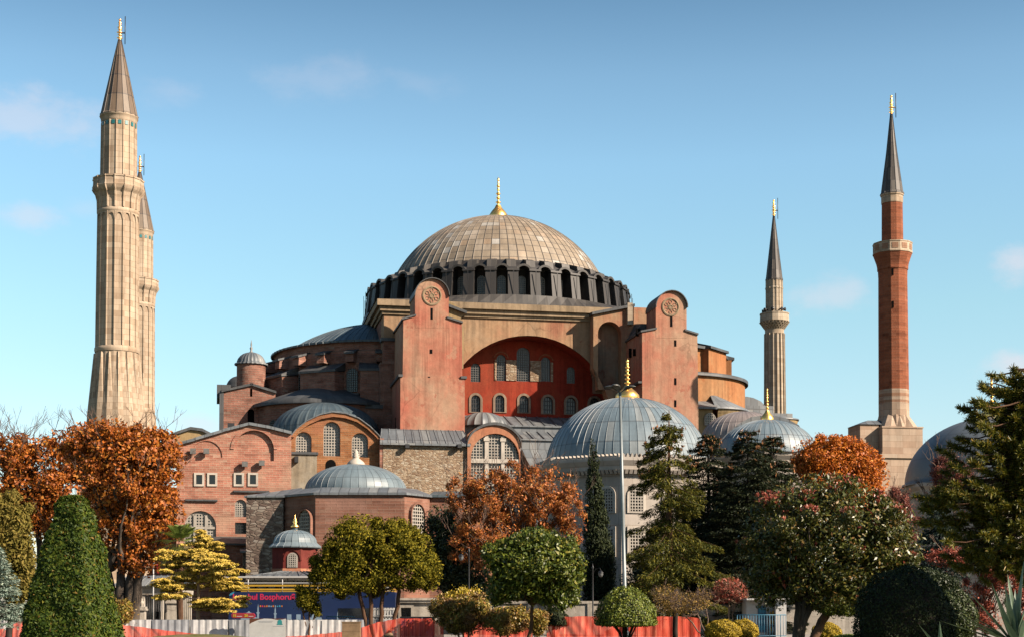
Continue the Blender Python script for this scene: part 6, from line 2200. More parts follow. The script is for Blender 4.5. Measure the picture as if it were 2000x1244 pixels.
# cypress, spruces
def cypress():
    Y = 122.0
    rng = np.random.default_rng(30)
    b = at(1165, 1200, Y); s = pxm(Y)
    t = thing('cypress_tree', 'tall narrow dark cypress in front of the marble tomb', 'tree', (b.x, Y, 0))
    rows = [(858, 5, 1158), (900, 12, 1159), (950, 18, 1160), (1000, 24, 1163), (1050, 28, 1166), (1110, 33, 1170), (1170, 34, 1172), (1205, 20, 1172)]
    blobs = []
    for py in range(868, 1205, 7):
        for i in range(len(rows)-1):
            if rows[i][0] <= py <= rows[i+1][0]:
                u = (py-rows[i][0])/(rows[i+1][0]-rows[i][0])
                w = rows[i][1]*(1-u)+rows[i+1][1]*u; cx_ = rows[i][2]*(1-u)+rows[i+1][2]*u
        c = at(cx_, py, Y)
        for k in range(4):
            a = rng.random()*2*PI; q = w*s*.55
            r = w*s*.45*(.8+.5*rng.random())
            blobs.append((c.x-b.x+math.cos(a)*q, math.sin(a)*q, max(c.z, .6)+rng.normal()*.15, r, r, r*1.5))
    P, N = blob_points(rng, blobs, 22000, .6)
    T = np.tile(np.array([0, 0, 1.0]), (len(P), 1)) + N*.5 + rng.normal(size=P.shape)*.3
    mesh_quads('crown', leafquads(rng, P, N, .22, .4, .5, T), F['cypress'], t)
    mb = MB(); mb.tube([(0, 0, -.1), (0, 0, 3), (-.2, 0, at(1158, 880, Y).z)], [.2, .15, .03], 8)
    mb.build('trunk', BK['dark'], t)
cypress()

conifer('spruce_tree', 'tall sunlit spruce with drooping sprays right of the lamp post, before the tomb dome', 31, 100, 1308, 800, 1215, 124, F['spruce'], 165, .25, .24, .3, .45, bark='brown', power=.58, hang=.3, ragged=.5, cones=.72, tuft=1.0, gaps=.12, levels=30)
broadleaf('evergreen_tree', 'dark evergreen mass low behind the tall spruce', 'tree', 57, 118, 1300, [(1262, 1140, 60, 60), (1345, 1080, 52, 120), (1300, 1130, 70, 66)], F['darkgreen'], 16000, .24, .5, 50, .22, (.2, .12), 'dark', fill=.4)
broadleaf('evergreen_tree', 'dark evergreen mass behind the row of dark spruces', 'tree', 58, 120, 1440, [(1395, 1070, 56, 120), (1455, 1050, 66, 130), (1510, 1070, 56, 120)], F['darkgreen'], 20000, .24, .5, 60, .2, (.2, .12), 'dark', fill=.45)
sp = 'dark spruces beside the tall spruce'
conifer('spruce_tree', 'dark spruce with brown cones at its tip, left one under the smaller tomb dome', 32, 112, 1384, 842, 1215, 100, F['darkspruce'], 170, .22, .28, .25, .25, power=.5, ragged=.3, cones=.8, tuft=1.6, group=sp)
conifer('spruce_tree', 'dark spruce with a broad bushy top, middle one under the smaller tomb dome', 33, 108, 1462, 838, 1215, 100, F['darkspruce'], 170, .22, .28, .25, .22, power=.45, ragged=.3, cones=.8, tuft=1.7, group=sp)
conifer('spruce_tree', 'dark spruce with a feathery top, beside the orange tree', 34, 114, 1512, 846, 1215, 88, F['darkspruce'], 170, .22, .28, .25, .22, power=.5, ragged=.32, cones=.78, tuft=1.6, group=sp)

broadleaf('maple_tree', 'vivid orange rounded tree below the brick minaret', 'tree', 35, 118, 1640,
          [(1638, 920, 98, 76), (1592, 900, 54, 52), (1690, 930, 52, 64), (1640, 875, 62, 32), (1670, 990, 76, 60)], F['maple'], 30000, .22, .6, 110, .17, (.3, .2), 'brown', fill=.3, limbs=20)
broadleaf('red_shrub_tree', 'small reddish brown tree beside the orange tree and stone base', 'tree', 36, 108, 1755, [(1755, 985, 38, 40), (1770, 1030, 36, 44)], F['pinkred'], 7000, .18, .45, 20, .3, (.1, .07), 'twig', fill=.05, twigs=30, twl=1.0)
broadleaf('red_tree', 'fine-twigged red tree in front of the blue-grey dome at the right', 'tree', 37, 100, 1865, [(1865, 935, 52, 62), (1900, 960, 40, 60), (1835, 960, 28, 40)], F['pinkred'], 15000, .16, .4, 36, .24, (.18, .1), 'twig', fill=.05, twigs=60, twl=1.2)
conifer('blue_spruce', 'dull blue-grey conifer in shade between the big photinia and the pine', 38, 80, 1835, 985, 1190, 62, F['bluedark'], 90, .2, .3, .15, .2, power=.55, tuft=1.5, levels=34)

# big photinia with red young growth
def big_photinia():
    Y = 62.0
    t, blobs, env, rng = broadleaf('photinia_tree', 'large glossy photinia with red young leaves at its top, right of centre', 'tree', 39, Y, 1556,
        [(1620, 1060, 172, 125), (1530, 1060, 96, 112), (1715, 1065, 96, 108), (1610, 985, 125, 70), (1640, 1140, 140, 58), (1510, 1135, 72, 64), (1752, 1090, 56, 76)], F['photinia'], 46000, .165, .42, 150, .13, (.17, .12), 'grey', fill=.35, gap=.28, gapsc=1.2,
        stems=[(-4, 2), (-4, 16), (-2, 30)], jit=.75, limbs=30)
    s = pxm(Y)
    P = []; T = []
    while len(P) < 620*7:
        bl = blobs[int(rng.integers(len(blobs)))]
        d = norm((rdir(rng, 1)[0] + np.array([0, -.15, .6]))[None])[0]
        p = np.array(bl[:3]) + d*np.array(bl[3:6])*1.02
        py_h = p[2]
        lim = at(1600, 1010, Y).z
        pr = 1.0 if py_h > lim else .10
        if rng.random() > pr: continue
        # only outermost
        if any(((p-np.array(b2[:3]))/np.array(b2[3:6])).dot((p-np.array(b2[:3]))/np.array(b2[3:6])) < .8 for b2 in blobs[::3]): continue
        for k in range(7):
            a = rng.random()*2*PI
            q = np.array([math.cos(a)*.5, math.sin(a)*.5, .8]) + d*.3
            P.append(p + q*.05); T.append(q)
    P = np.array(P); T = np.array(T)
    N = norm(np.cross(T, rng.normal(size=T.shape)))
    mesh_quads('young_leaves', leafquads(rng, P, N, .17, .4, .15, T), F['youngred'], t)
big_photinia()

# bare yellow tree and red tree, trunks, bushes
def airy_tree(name, label, seed, Y, px, base_dx, ells, mat, nl, size, bark, depth=5, L=.9, r=.07, start=None, spread=.62):
    rng = np.random.default_rng(seed)
    b = at(px, 1200, Y); s = pxm(Y)
    t = thing(name, label, 'tree', (b.x, Y, 0))
    mb = MB(); ends = []
    for (dx, tx, ty, rr) in start:
        e = at(tx, ty, Y)
        limb(rng, mb, (dx*s, 0, -.1), (e.x-b.x, 0, e.z), rr, rr*.6, 5, .05, 0, 7, 0)
        for k in range(4):
            d = norm((rng.normal(size=3)*.8 + np.array([0, 0, .5]))[None])[0]
            ends += twig_grow(rng, mb, (e.x-b.x, 0, e.z), d, L*.5, rr*.5, 2, spread, 4)
    # fine twig network inside each envelope
    for (ex, ey, rx, ry, nt) in ells:
        c = at(ex, ey, Y)
        for k in range(nt):
            d = rdir(rng, 1)[0]
            q = rng.random()**.5*.8
            p = (c.x-b.x+d[0]*rx*s*q, d[1]*rx*s*q, c.z+d[2]*ry*s*q)
            dd = norm((np.array([d[0], d[1], .25]) + rng.normal(size=3)*.5)[None])[0]
            ends += twig_grow(rng, mb, p, dd, .28, .012, 2, .7, 3)
    mb.build('branches', BK[bark], t)
    if nl:
        P = []
        for (ex, ey, rx, ry, nt) in ells:
            c = at(ex, ey, Y)
            m = int(nl*rx*ry/sum(e[2]*e[3] for e in ells))
            d = rdir(rng, m)*(rng.random(m)**.4)[:, None]
            P.append(d*np.array([rx*s, rx*s*.9, ry*s]) + np.array([c.x-b.x, 0, c.z]))
        P = np.concatenate(P)
        mesh_quads('leaves', leafquads(rng, P, rdir(rng, len(P)), size, .6, .3), mat, t)
airy_tree('sparse_tree', 'sparse leaning tree with dry yellow leaves on grey twigs right of the mushroom topiary', 41, 86, 1385, 0,
          [(1340, 1178, 46, 22, 110), (1300, 1165, 26, 26, 70), (1368, 1170, 24, 22, 50), (1310, 1190, 36, 14, 50)], F['dryleaf'], 2200, .10, 'twig', start=[(0, 1362, 1198, .06), (3, 1378, 1180, .05), (1, 1330, 1195, .05)])
airy_tree('red_tree', 'small red-leaved tree with pale trunk, before the dark spruces', 42, 97, 1426, 0,
          [(1426, 1150, 34, 24, 90), (1412, 1160, 26, 18, 40), (1440, 1158, 22, 20, 40)], F['redleaf'], 3000, .13, 'pale', start=[(0, 1424, 1172, .09), (0, 1436, 1165, .05)])
def globe(label, seed, Y, px, cy, rx, ry, mat, n, name='round_bush'):
    rng = np.random.default_rng(seed)
    b = at(px, 1200, Y); s = pxm(Y)
    t = thing(name, label, 'bush', (b.x, Y, 0), 0, None)
    c = at(px, cy, Y)
    d = rdir(rng, n)
    lump = 1+.04*np.sin(d[:, 0]*9+d[:, 2]*7)+.04*np.sin(d[:, 1]*8-d[:, 2]*9)+rng.normal(size=n)*.03
    P = d*np.array([rx*s, rx*s, ry*s])*lump[:, None] + np.array([0, 0, c.z])
    q = leafquads(rng, P, d, .09, .5, .6)
    q = q[q[:, :, 2].min(1) > .02]
    mesh_quads('foliage', q, mat, t)
    mb = MB()
    mb.lathe([(max(rx*s*.93*math.cos(R(a)), .001), max(c.z+ry*s*.93*math.sin(R(a)), .01)) for a in range(-60, 91, 15)], n=24)
    mb.build('wood_shade_core', BK['dark'], t)  # dark core, shade colour for the gaps in the clipped foliage
globe('round golden clipped bush, the larger of the pair by the blue stall', 43, 84, 1412, 1232, 34, 22, F['goldbush'], 9000)
globe('round golden clipped bush, the smaller of the pair by the blue stall', 44, 86, 1452, 1232, 28, 23, F['goldbush'], 8000)
globe('round golden clipped bush under the big photinia', 45, 86, 1614, 1234, 28, 19, F['goldbush'], 7000)
globe('low flat bright green bush at the bottom edge under the big photinia', 46, 84, 1655, 1246, 26, 8, F['box'], 3500)
# a tree with clipped foliage behind the big photinia trunk
broadleaf('clipped_tree', 'low clipped green tree on a thick reddish trunk under the big photinia', 'tree', 47, 78, 1584, [(1640, 1180, 62, 22), (1600, 1175, 40, 22), (1690, 1180, 40, 22)], F['green'], 14000, .15, .5, 40, .3, (.24, .22), 'brown', fill=.4, limbs=8)
def bare_trunk(label, Y, px, r, ytop, bark):
    b = at(px, 1200, Y)
    mb = MB(); rng = np.random.default_rng(int(px))
    limb(rng, mb, (0, 0, -.1), (.05, 0, at(px, ytop, Y).z), r, r*.85, 5, .02, 0, 10, 0)
    o = mb.build('tree_trunk', BK[bark], None, (b.x, Y, 0))
    return tag(o, label, 'tree trunk')
bare_trunk('thick dark bare trunk in front of the orange netting', 88, 1319, .16, 1150, 'dark')

# large dark clipped domes at the right
globe('big dark clipped dome of foliage under the photinia and pine', 48, 54, 1765, 1215, 92, 105, F['cypress'], 26000, 'clipped_dome')
def half_lit():
    globe('clipped green dome catching the sun at its right side, in front of the red shrubs', 49, 58, 1862, 1205, 44, 52, F['box2'], 14000, 'clipped_dome')
F['box2'] = leafmat('deep_box_leaf', [(0, (.02,.035,.008)), (.5, (.04,.06,.014)), (1, (.08,.10,.022))], .2, .5, .3)
half_lit()
broadleaf('conical_shrub', 'dark green conical clipped shrub behind the clipped domes', 'shrub', 50, 62, 1835, [(1825, 1140, 48, 30), (1805, 1120, 26, 16), (1850, 1158, 36, 20)], F['darkgreen'], 9000, .11, .45, 24, .3, (.08, .05), 'dark', fill=.4)
broadleaf('red_shrub', 'crimson shrub at the right edge behind the yucca', 'shrub', 51, 66, 1905, [(1905, 1165, 42, 42), (1960, 1120, 62, 48), (1850, 1085, 56, 26), (1990, 1170, 40, 60), (1925, 1210, 40, 30)], F['redleaf'], 20000, .12, .5, 60, .22, (.08, .05), 'twig', fill=.1, twigs=40, twl=.7)

# pine in the right foreground
def pine():
    Y = 34.0
    rng = np.random.default_rng(52)
    px = 2035
    b = at(px, 1200, Y); s = pxm(Y)
    t = thing('pine_tree', 'dark pine with sunlit needle tufts filling the right edge of the photo', 'tree', (b.x, Y, 0))
    mb = MB()
    H = at(px, 690, Y).z
    mb.tube([(0, 0, -.1), (.05, 0, H*.5), (0, .05, H)], [.17, .12, .03], 8)
    # tips of the boughs in the picture, and a scatter through the crown
    tips = []
    def tip(x, y, dy, r=.30): 
        c = at(x, y, Y); tips.append((c.x-b.x, dy, c.z, r))
    for (x, y) in [(1985, 735), (1960, 760), (1930, 760), (1995, 770), (1925, 800), (1965, 800), (1895, 822), (1940, 835), (1985, 830), (1915, 860), (1960, 870), (1998, 880), (1880, 900), (1920, 905), (1970, 915),
                   (1865, 930), (1905, 945), (1950, 955), (1990, 960), (1850, 955), (1880, 975), (1925, 985), (1970, 995), (1835, 985), (1860, 1010), (1900, 1015), (1940, 1030), (1985, 1035), (1880, 1050), (1920, 1060),
                   (1960, 1070), (1998, 1080), (1900, 1090), (1945, 1100), (1985, 1110), (1830, 960), (1815, 980), (1845, 1030), (1905, 795), (1882, 870)]:
        for k in range(7):
            tip(x+rng.normal()*16, y+rng.normal()*14, rng.normal()*.55)
    for k in range(800):
        u = rng.random()
        z = at(px, 720, Y).z*(1-u)+at(px, 1110, Y).z*u
        a = rng.random()*2*PI; r_ = (.45+1.6*u)*rng.random()**.5
        tips.append((math.cos(a)*r_*1.0, math.sin(a)*r_, z, .3))
    Q = []
    for (x, y, z, r) in tips:
        p = np.array([x, y, z])
        rr = math.hypot(x, y)
        q = np.array([x*.15, y*.15, z+.25*rr-.15])
        if rng.random() < .45: limb(rng, mb, (0, 0, q[2]), tuple(p), .03, .012, 4, .06, 0, 4, .1)
        d = norm((p - np.array([0, 0, z-.3]) + np.array([0, 0, .5]))[None])[0]
        n = 150
        u = rng.random(n)
        base = p - d*(.28*u)[:, None]
        nd = norm(d*.75 + rng.normal(size=(n, 3))*.75)
        Ln = (.10+.05*rng.random(n))[:, None]
        w = norm(np.cross(nd, rng.normal(size=(n, 3))))*.010
        e = base + nd*Ln
        Q.append(np.stack([base-w, base+w, e+w*.5, e-w*.5], 1))
    mesh_quads('needles', np.concatenate(Q), F['pine'], t)
    mb.build('trunk', BK['brown'], t)
pine()
# unseen evergreen added out of view so its shade falls on the clipped dome
broadleaf('evergreen_tree', 'tall dark evergreen, unseen, added beyond the right edge to shade the clipped dome', 'tree', 56, 47.5, 2672, [(2672, 640, 175, 260), (2672, 880, 190, 190)], F['darkgreen'], 9000, .3, .5, 50, .2, (.25, .15), 'dark', fill=.5)

# yucca blades in the right foreground
def blade(Q, base, d, L, w, bend, rng, seg=7):
    d = norm(np.array(d, float)[None])[0]
    side = norm(np.cross(d, np.array([0, 0, 1.0]))[None])[0]
    nrm = np.cross(side, d)
    prev = None
    for i in range(seg+1):
        u = i/seg
        p = np.array(base) + d*L*u + np.array([0, 0, -bend*L*u*u])
        ww = w*(.55+.9*u if u < .35 else 1.0-(u-.35)/.65*.97)*.5
        c = (p - side*ww + nrm*ww*.35, p, p + side*ww + nrm*ww*.35)
        if prev is not None:
            Q.append([prev[0], prev[1], c[1], c[0]]); Q.append([prev[1], prev[2], c[2], c[1]])
        prev = c
def yucca(label, seed, Y, px, py, blades, mat, group=None, zb=None):
    rng = np.random.default_rng(seed)
    b = at(px, py, Y)
    t = thing('yucca_plant', label, 'plant', (b.x, Y, 0), 0, group)
    z = b.z if zb is None else zb
    Q = []
    for (tx, ty, w, bend) in blades:
        e = at(tx, ty, Y)
        d = np.array([e.x-b.x, rng.normal()*.12, e.z-z+bend*.3])
        L = np.linalg.norm(d)
        blade(Q, (rng.normal()*.02, rng.normal()*.02, z), d, L, w, bend*.3/max(L, .1), rng)
    mesh_quads('leaf_blades', np.array(Q), mat, t)
    mb = MB(); mb.tube([(0, 0, -.05), (0, 0, z+.05)], [.06, .05], 8)
    mb.build('stem', BK['brown'], t)
    return t
yucca('large grey-green yucca with stiff sword leaves in the bottom right corner', 53, 15.0, 1985, 1262,
      [(1842, 1212, .10, .02), (1935, 1138, .10, 0), (1975, 1120, .09, 0), (2005, 1095, .1, 0), (1900, 1200, .1, .05), (1955, 1165, .11, 0), (2030, 1130, .1, 0), (1925, 1180, .1, .02), (1880, 1235, .1, .05), (2050, 1180, .1, .03), (1870, 1222, .09, .03), (2000, 1170, .1, 0), (1945, 1200, .1, .02), (1905, 1160, .13, .01), (1860, 1195, .12, .04), (1895, 1215, .13, .03), (1965, 1140, .12, 0), (1990, 1150, .13, 0), (1930, 1225, .12, .04)], F['yucca'])
yucca('small clump of green sword leaves at the bottom edge beneath the clipped domes', 54, 19.0, 1838, 1275,
      [(1792, 1220, .1, .02), (1812, 1226, .06, 0), (1833, 1212, .07, 0), (1848, 1242, .06, 0), (1856, 1250, .06, .02)], F['yucca'])
def dead_stalks():
    Y = 17.0
    b = at(1945, 1240, Y)
    Q = []; rng = np.random.default_rng(55)
    z = .25
    for (tx, ty, w) in ((1897, 1096, .06), (1902, 1142, .05), (1915, 1150, .05)):
        e = at(tx, ty, Y); d = np.array([e.x-b.x, 0, e.z-z])
        blade(Q, (rng.normal()*.02, 0, z-.3), d + np.array([0, 0, .3]), np.linalg.norm(d)+.3, w, 0, rng)
    o = mesh_quads('withered_stalks', np.array(Q), F['deadblade'], None)
    o.location = (b.x, Y, 0)
    tag(o, 'withered dark brown stalks leaning left beside the yucca', 'plant')
dead_stalks()
# ------------------------------------------------------------------ street furniture, bus, fences
S = {}
S['steel'] = plain('galvanised_steel', (.34,.36,.38), .45, .5, .3, .2)
S['cloth'] = plain('white_sheeting', (.8,.79,.78), .6, .3, 0, .3, .9)
S['clothgrey'] = plain('grey_sheeting', (.48,.5,.53), .6, .2, 0, .35, .9)
S['whitepaint'] = plain('white_paint', (.72,.71,.69), .5, .4, 0, .12)
S['brownboard'] = plain('brown_board', (.16,.06,.03), .7, .2)
S['redsign'] = plain('red_sign_paint', (.38,.03,.03), .5, .4, 0, .1)
S['yellowpaint'] = plain('yellow_paint', (.7,.42,.03), .5, .4, 0, .12)
S['busblue'] = plain('bus_blue_paint', (.008,.026,.11), .35, .5, 0, .2, .5)
S['busink'] = plain('pale_blue_print', (.30,.42,.55), .5, .3, 0, .15)
S['pinkink'] = plain('pink_print', (.72,.03,.12), .5, .3, 0, .05)
S['orangeink'] = plain('orange_print', (.7,.2,.03), .5, .3)
S['cyanink'] = plain('cyan_print', (.05,.35,.55), .5, .3)
S['tealink'] = plain('teal_print', (.04,.35,.36), .5, .3)
S['seat'] = plain('black_seat', (.015,.015,.018), .6, .3)
S['glass'] = plain('dark_glass', (.015,.02,.03), .1, .6)
S['rubber'] = plain('tyre_rubber', (.012,.012,.012), .8, .2)
S['card'] = plain('tan_cardboard', (.40,.26,.15), .85, .15)
S['bluepaint'] = plain('light_blue_paint', (.05,.24,.38), .5, .4)
S['bluedoor'] = plain('blue_door_paint', (.02,.16,.32), .5, .4)
S['tarp'] = plain('blue_tarpaulin', (.03,.08,.26), .6, .3, 0, .35, .8)
S['lamp'] = plain('lamp_grey_paint', (.26,.30,.31), .45, .5, .2, .2)
S['lamphead'] = plain('lamp_head_metal', (.10,.10,.085), .4, .5, .3, .3)
S['black'] = plain('black_iron_paint', (.012,.012,.014), .45, .5)
S['stone'] = plaster('weathered_wall_stone', (.62,.55,.46), (.74,.67,.57), (.5,.45,.38), .4, .5, 3.7)
S['flag'] = plain('red_flag_cloth', (.42,.008,.02), .8, .1, 0, .2)
S['lampglass'] = plain('frosted_glass', (.25,.26,.26), .3, .5)
g = G('orange_netting', .7, .2)
ck = g.n('ShaderNodeTexWave', {'Vector': g.tc('UV'), 'Scale': 9.0, 'Distortion': 1.2, 'Detail': 2.0})
_c = g.mix(g.ramp(g.noise(g.mp(g.tc(), (1, 1, .35)), 1.6, 5, .7), [(.35, 0), (.65, 1)]), (.80,.075,.04), (.92,.24,.15))
_c = g.mix(g.ramp(g.noise(g.mp(g.tc(), (5.5, 1, .12)), 1.0, 4, .7), [(.43, .9), (.52, 0)]), _c, (.40,.02,.012))  # dark upright streaks paint the shade of fold creases into the net
g.col(_c, .8)
g.b.inputs['Alpha'].default_value = .72
tr = g.n('ShaderNodeBsdfTranslucent', {0: (.6,.085,.05,1)})
mx = g.n('ShaderNodeMixShader', {0: .4}); g.nt.links.new(g.b.outputs[0], mx.inputs[1]); g.nt.links.new(tr.outputs[0], mx.inputs[2])
g.nt.links.new(mx.outputs[0], [n for n in g.nt.nodes if n.type == 'OUTPUT_MATERIAL'][0].inputs[0])
S['net'] = g.m

def sheet(mb, pts_top, pts_bot, amp, seed, m=0, nx=28, nz=5, freq=5.0):
    """a hanging sheet between two polylines, rippled in depth"""
    rng = np.random.default_rng(seed)
    ph = rng.random(4)*6
    vs = []
    def ip(P, u):
        k = u*(len(P)-1); i = min(int(k), len(P)-2); f = k-i
        return np.array(P[i])*(1-f)+np.array(P[i+1])*f
    for j in range(nz+1):
        for i in range(nx+1):
            u, w = i/nx, j/nz
            p = ip(pts_top, u)*(1-w)+ip(pts_bot, u)*w
            d = amp*(math.sin(u*freq*6.3+ph[0]+w*.8)+.5*math.sin(u*freq*14+ph[1]-w)+.4*math.sin(u*3+ph[2]))
            z = p[2] + (amp*.25*math.sin(u*freq*9+ph[3]) if j == 0 else 0)
            vs.append((p[0], p[1]+d, z))
    fs = [(j*(nx+1)+i, (j+1)*(nx+1)+i, (j+1)*(nx+1)+i+1, j*(nx+1)+i+1) for j in range(nz) for i in range(nx)]
    mb.add(vs, fs, m, None, True)

# ---- crowd barriers with sheeting
YB = 90.0
def barrier_proto(mat, seed, nm):
    t = thing(nm, '', 'barrier', (0, 0, 0), 0, 'sheeted crowd barriers along the street')
    L_ = 2.22
    mb = MB()
    for (a, b) in (((0, 0, .18), (0, 0, 1.1)), ((L_, 0, .18), (L_, 0, 1.1)), ((0, 0, 1.1), (L_, 0, 1.1)), ((0, 0, .18), (L_, 0, .18))):
        mb.tube([a, b], .022, 6)
    for k in range(1, 14): mb.tube([(L_*k/14, 0, .18), (L_*k/14, 0, 1.1)], .009, 4)
    mb.build('frame', S['steel'], t)
    for x in (.25, L_-.25):
        mb = MB(); mb.tube([(x, -.3, .02), (x, 0, .2), (x, .3, .02)], .02, 6)
        mb.build('foot', S['steel'], t)
    mb = MB()
    sheet(mb, [(.03, -.05, 1.12), (L_*.5, -.05, 1.1), (L_-.03, -.05, 1.12)], [(.03, -.06, .12), (L_*.5, -.07, .1), (L_-.03, -.06, .14)], .025, seed, 0, 34, 5, 5)
    mb.build('sheeting', mat, t)
    return t
places = [(2, 'w'), (40, 'g'), (222, 'w'), (297, 'g'), (372, 'w'), (447, 'g'), (556, 'w'), (628, 'w2'), (700, 'g')]
protos = {}
desc = {2: 'white sheeted barrier at the left edge below the pale conifer', 40: 'grey sheeted barrier hidden behind the clipped yew base', 222: 'white sheeted barrier just right of the clipped yew', 297: 'grey sheeted barrier in front of the gate pillars',
        372: 'white sheeted barrier behind the golden cedar trunk', 447: 'grey sheeted barrier left of the white notice board', 556: 'white sheeted barrier right of the white notice board', 628: 'grey-white sheeted barrier left of the tan box', 700: 'grey sheeted barrier behind the thuja stems'}
for px, k in places:
    p = at(px, 1200, YB)
    key = k
    if key not in protos:
        t = barrier_proto(S['clothgrey'] if k == 'g' else S['cloth'], 60+len(protos), 'crowd_barrier')
        protos[key] = t; t.location = (p.x, YB, 0)
    else:
        t = dup(protos[key], (p.x, YB, 0))
    t['label'] = desc[px]

# ---- orange safety netting
def netting(label, seed, Y, top, bot, nx=40, freq=6.0, amp=.05):
    mb = MB()
    T = [tuple(at(a, b, Y)) for a, b in top]; B = [tuple(at(a, b, Y)) for a, b in bot]
    c = T[0]
    T = [(p[0]-c[0], 0, max(p[2], .03)) for p in T]; B = [(p[0]-c[0], -.05, max(p[2], .02)) for p in B]
    t = thing('safety_netting', label, 'netting', (c[0], Y, 0), 0, 'orange safety netting')
    sheet(mb, T, B, amp, seed, 0, nx, 5, freq)
    mb.build('net', S['net'], t)
    mb = MB()
    n = max(2, int((T[-1][0]-T[0][0])/2.2)+1)
    for i in range(n+1):
        u = i/n; k = u*(len(T)-1); j = min(int(k), len(T)-2); f = k-j
        x = T[j][0]*(1-f)+T[j+1][0]*f; z = T[j][2]*(1-f)+T[j+1][2]*f
        mb.tube([(x, .08, 0), (x, .08, z+.05)], .022, 6)
    mb.build('stakes', S['steel'], t)
netting('orange safety netting rising to the right at the left edge of the photo', 70, 88.6, [(-30, 1236), (10, 1226), (38, 1212), (62, 1211)], [(-30, 1247), (62, 1247)], 24)
netting('orange safety netting sagging in front of the white barriers beside the clipped yew', 71, 88.6, [(224, 1219), (262, 1222), (330, 1231), (440, 1243), (470, 1246)], [(224, 1248), (470, 1248)], 40)
netting('low strip of orange safety netting in front of the barriers under the bus', 72, 88.8, [(545, 1243), (600, 1240), (668, 1233)], [(545, 1248), (668, 1248)], 24)
netting('tall orange safety netting by the stone pavilion, behind the thuja stems', 73, 88.5, [(703, 1226), (735, 1215), (780, 1207), (846, 1207), (866, 1222)], [(703, 1248), (866, 1248)], 46)
netting('orange safety netting behind the autumn shrubs', 74, 89.5, [(905, 1214), (975, 1210), (1040, 1212)], [(905, 1248), (1040, 1248)], 30)
netting('orange safety netting in long folds left of the mushroom topiary', 75, 89.5, [(1068, 1215), (1085, 1204), (1130, 1203), (1190, 1202), (1245, 1203)], [(1068, 1247), (1245, 1247)], 60, 3.5, .05)
netting('orange safety netting in long folds right of the mushroom topiary', 76, 89.5, [(1246, 1204), (1290, 1203), (1330, 1203), (1368, 1206)], [(1246, 1247), (1368, 1247)], 50, 3.0, .05)

# ---- tarpaulin fence, box, boards
def panel_fence():
    Y = 90.5
    p = at(782, 1206, Y); q = at(848, 1206, Y)
    t = thing('panel_fence', 'dark framed fence hung with blue tarpaulin behind the orange netting', 'fence', (p.x, Y, 0))
    Ln = q.x-p.x; H = p.z+.08
    mb = MB()
    for i in range(5): mb.box(Ln*i/4-.03, Ln*i/4+.03, -.03, .03, 0, H)
    mb.box(0, Ln, -.025, .025, H-.06, H)
    mb.build('frame', S['black'], t)
    mb = MB(); sheet(mb, [(0, .04, H-.05), (Ln, .04, H-.05)], [(0, .04, .1), (Ln, .04, .1)], .015, 77)
    mb.build('tarpaulin', S['tarp'], t)
panel_fence()
def tan_box():
    Y = 87.4
    p = at(668, 1215, Y); q = at(703, 1215, Y)
    mb = MB()
    mb.box(0, q.x-p.x, 0, .6, 0, p.z)
    mb.box(-.03, q.x-p.x+.03, -.03, .63, p.z, p.z+.05)
    mb.box(-.01, q.x-p.x+.01, -.012, 0, p.z*.48, p.z*.5)
    tag(mb.build('utility_box', S['card'], None, (p.x, Y, 0)), 'plain tan box-shaped cabinet standing beside the white barriers', 'cabinet')
tan_box()
def notice_board():
    Y = 88.4
    p = at(487, 1207, Y); q = at(558, 1207, Y)
    t = thing('notice_board', 'white notice board with a wavy top on a brown backing, before the bus', 'notice board', (p.x, Y, 0))
    w = q.x-p.x; H = p.z
    mb = MB(); mb.box(0, w, .03, .09, .05, H); mb.build('backing', S['brownboard'], t)
    mb = MB()
    top = [(0, H*.72), (.14, H*.80), (.5, H*.93), (.85, H*1.0), (1.25, H*.985), (1.6, H*.93), (1.9, H*.95), (w, H*.99)]
    top = [(min(x, w), z) for x, z in top]
    mb.prism([(0, .06), (w, .06)] + top[::-1], -.02, .028)
    mb.build('board', S['whitepaint'], t)
    mb = MB()
    cx_, cz_ = w*.84, H*.83
    mb.prism(arch(cx_, cz_-.11, cz_+.14, .26), -.03, -.021); mb.box(cx_-.17, cx_+.17, -.031, -.021, cz_-.16, cz_-.12)
    mb.build('emblem', S['tealink'], t)
    mb = MB()
    for i, (a, b, z) in enumerate(((.5, 1.35, .86), (.55, 1.3, .81), (1.35, 2.0, .62))): mb.box(a, b, -.026, -.021, H*z, H*z+.025)
    mb.build('print_lines', S['clothgrey'], t)
notice_board()

def text(parent, body, x, z, y, size, mat, align='LEFT', bold=.012):
    cu = bpy.data.curves.new('lettering', 'FONT')
    cu.body = body; cu.size = size; cu.align_x = align; cu.extrude = .008; cu.offset = bold
    cu.materials.append(mat)
    tmp = bpy.data.objects.new('lettering', cu); C.objects.link(tmp)
    bpy.context.view_layer.update()
    me = bpy.data.meshes.new_from_object(tmp.evaluated_get(bpy.context.evaluated_depsgraph_get()))
    bpy.data.objects.remove(tmp)
    if not me.materials: me.materials.append(mat)
    o = bpy.data.objects.new('lettering', me); C.objects.link(o)
    o.parent = parent; o.location = (x, y, z); o.rotation_euler = (PI/2, 0, 0)
    return o

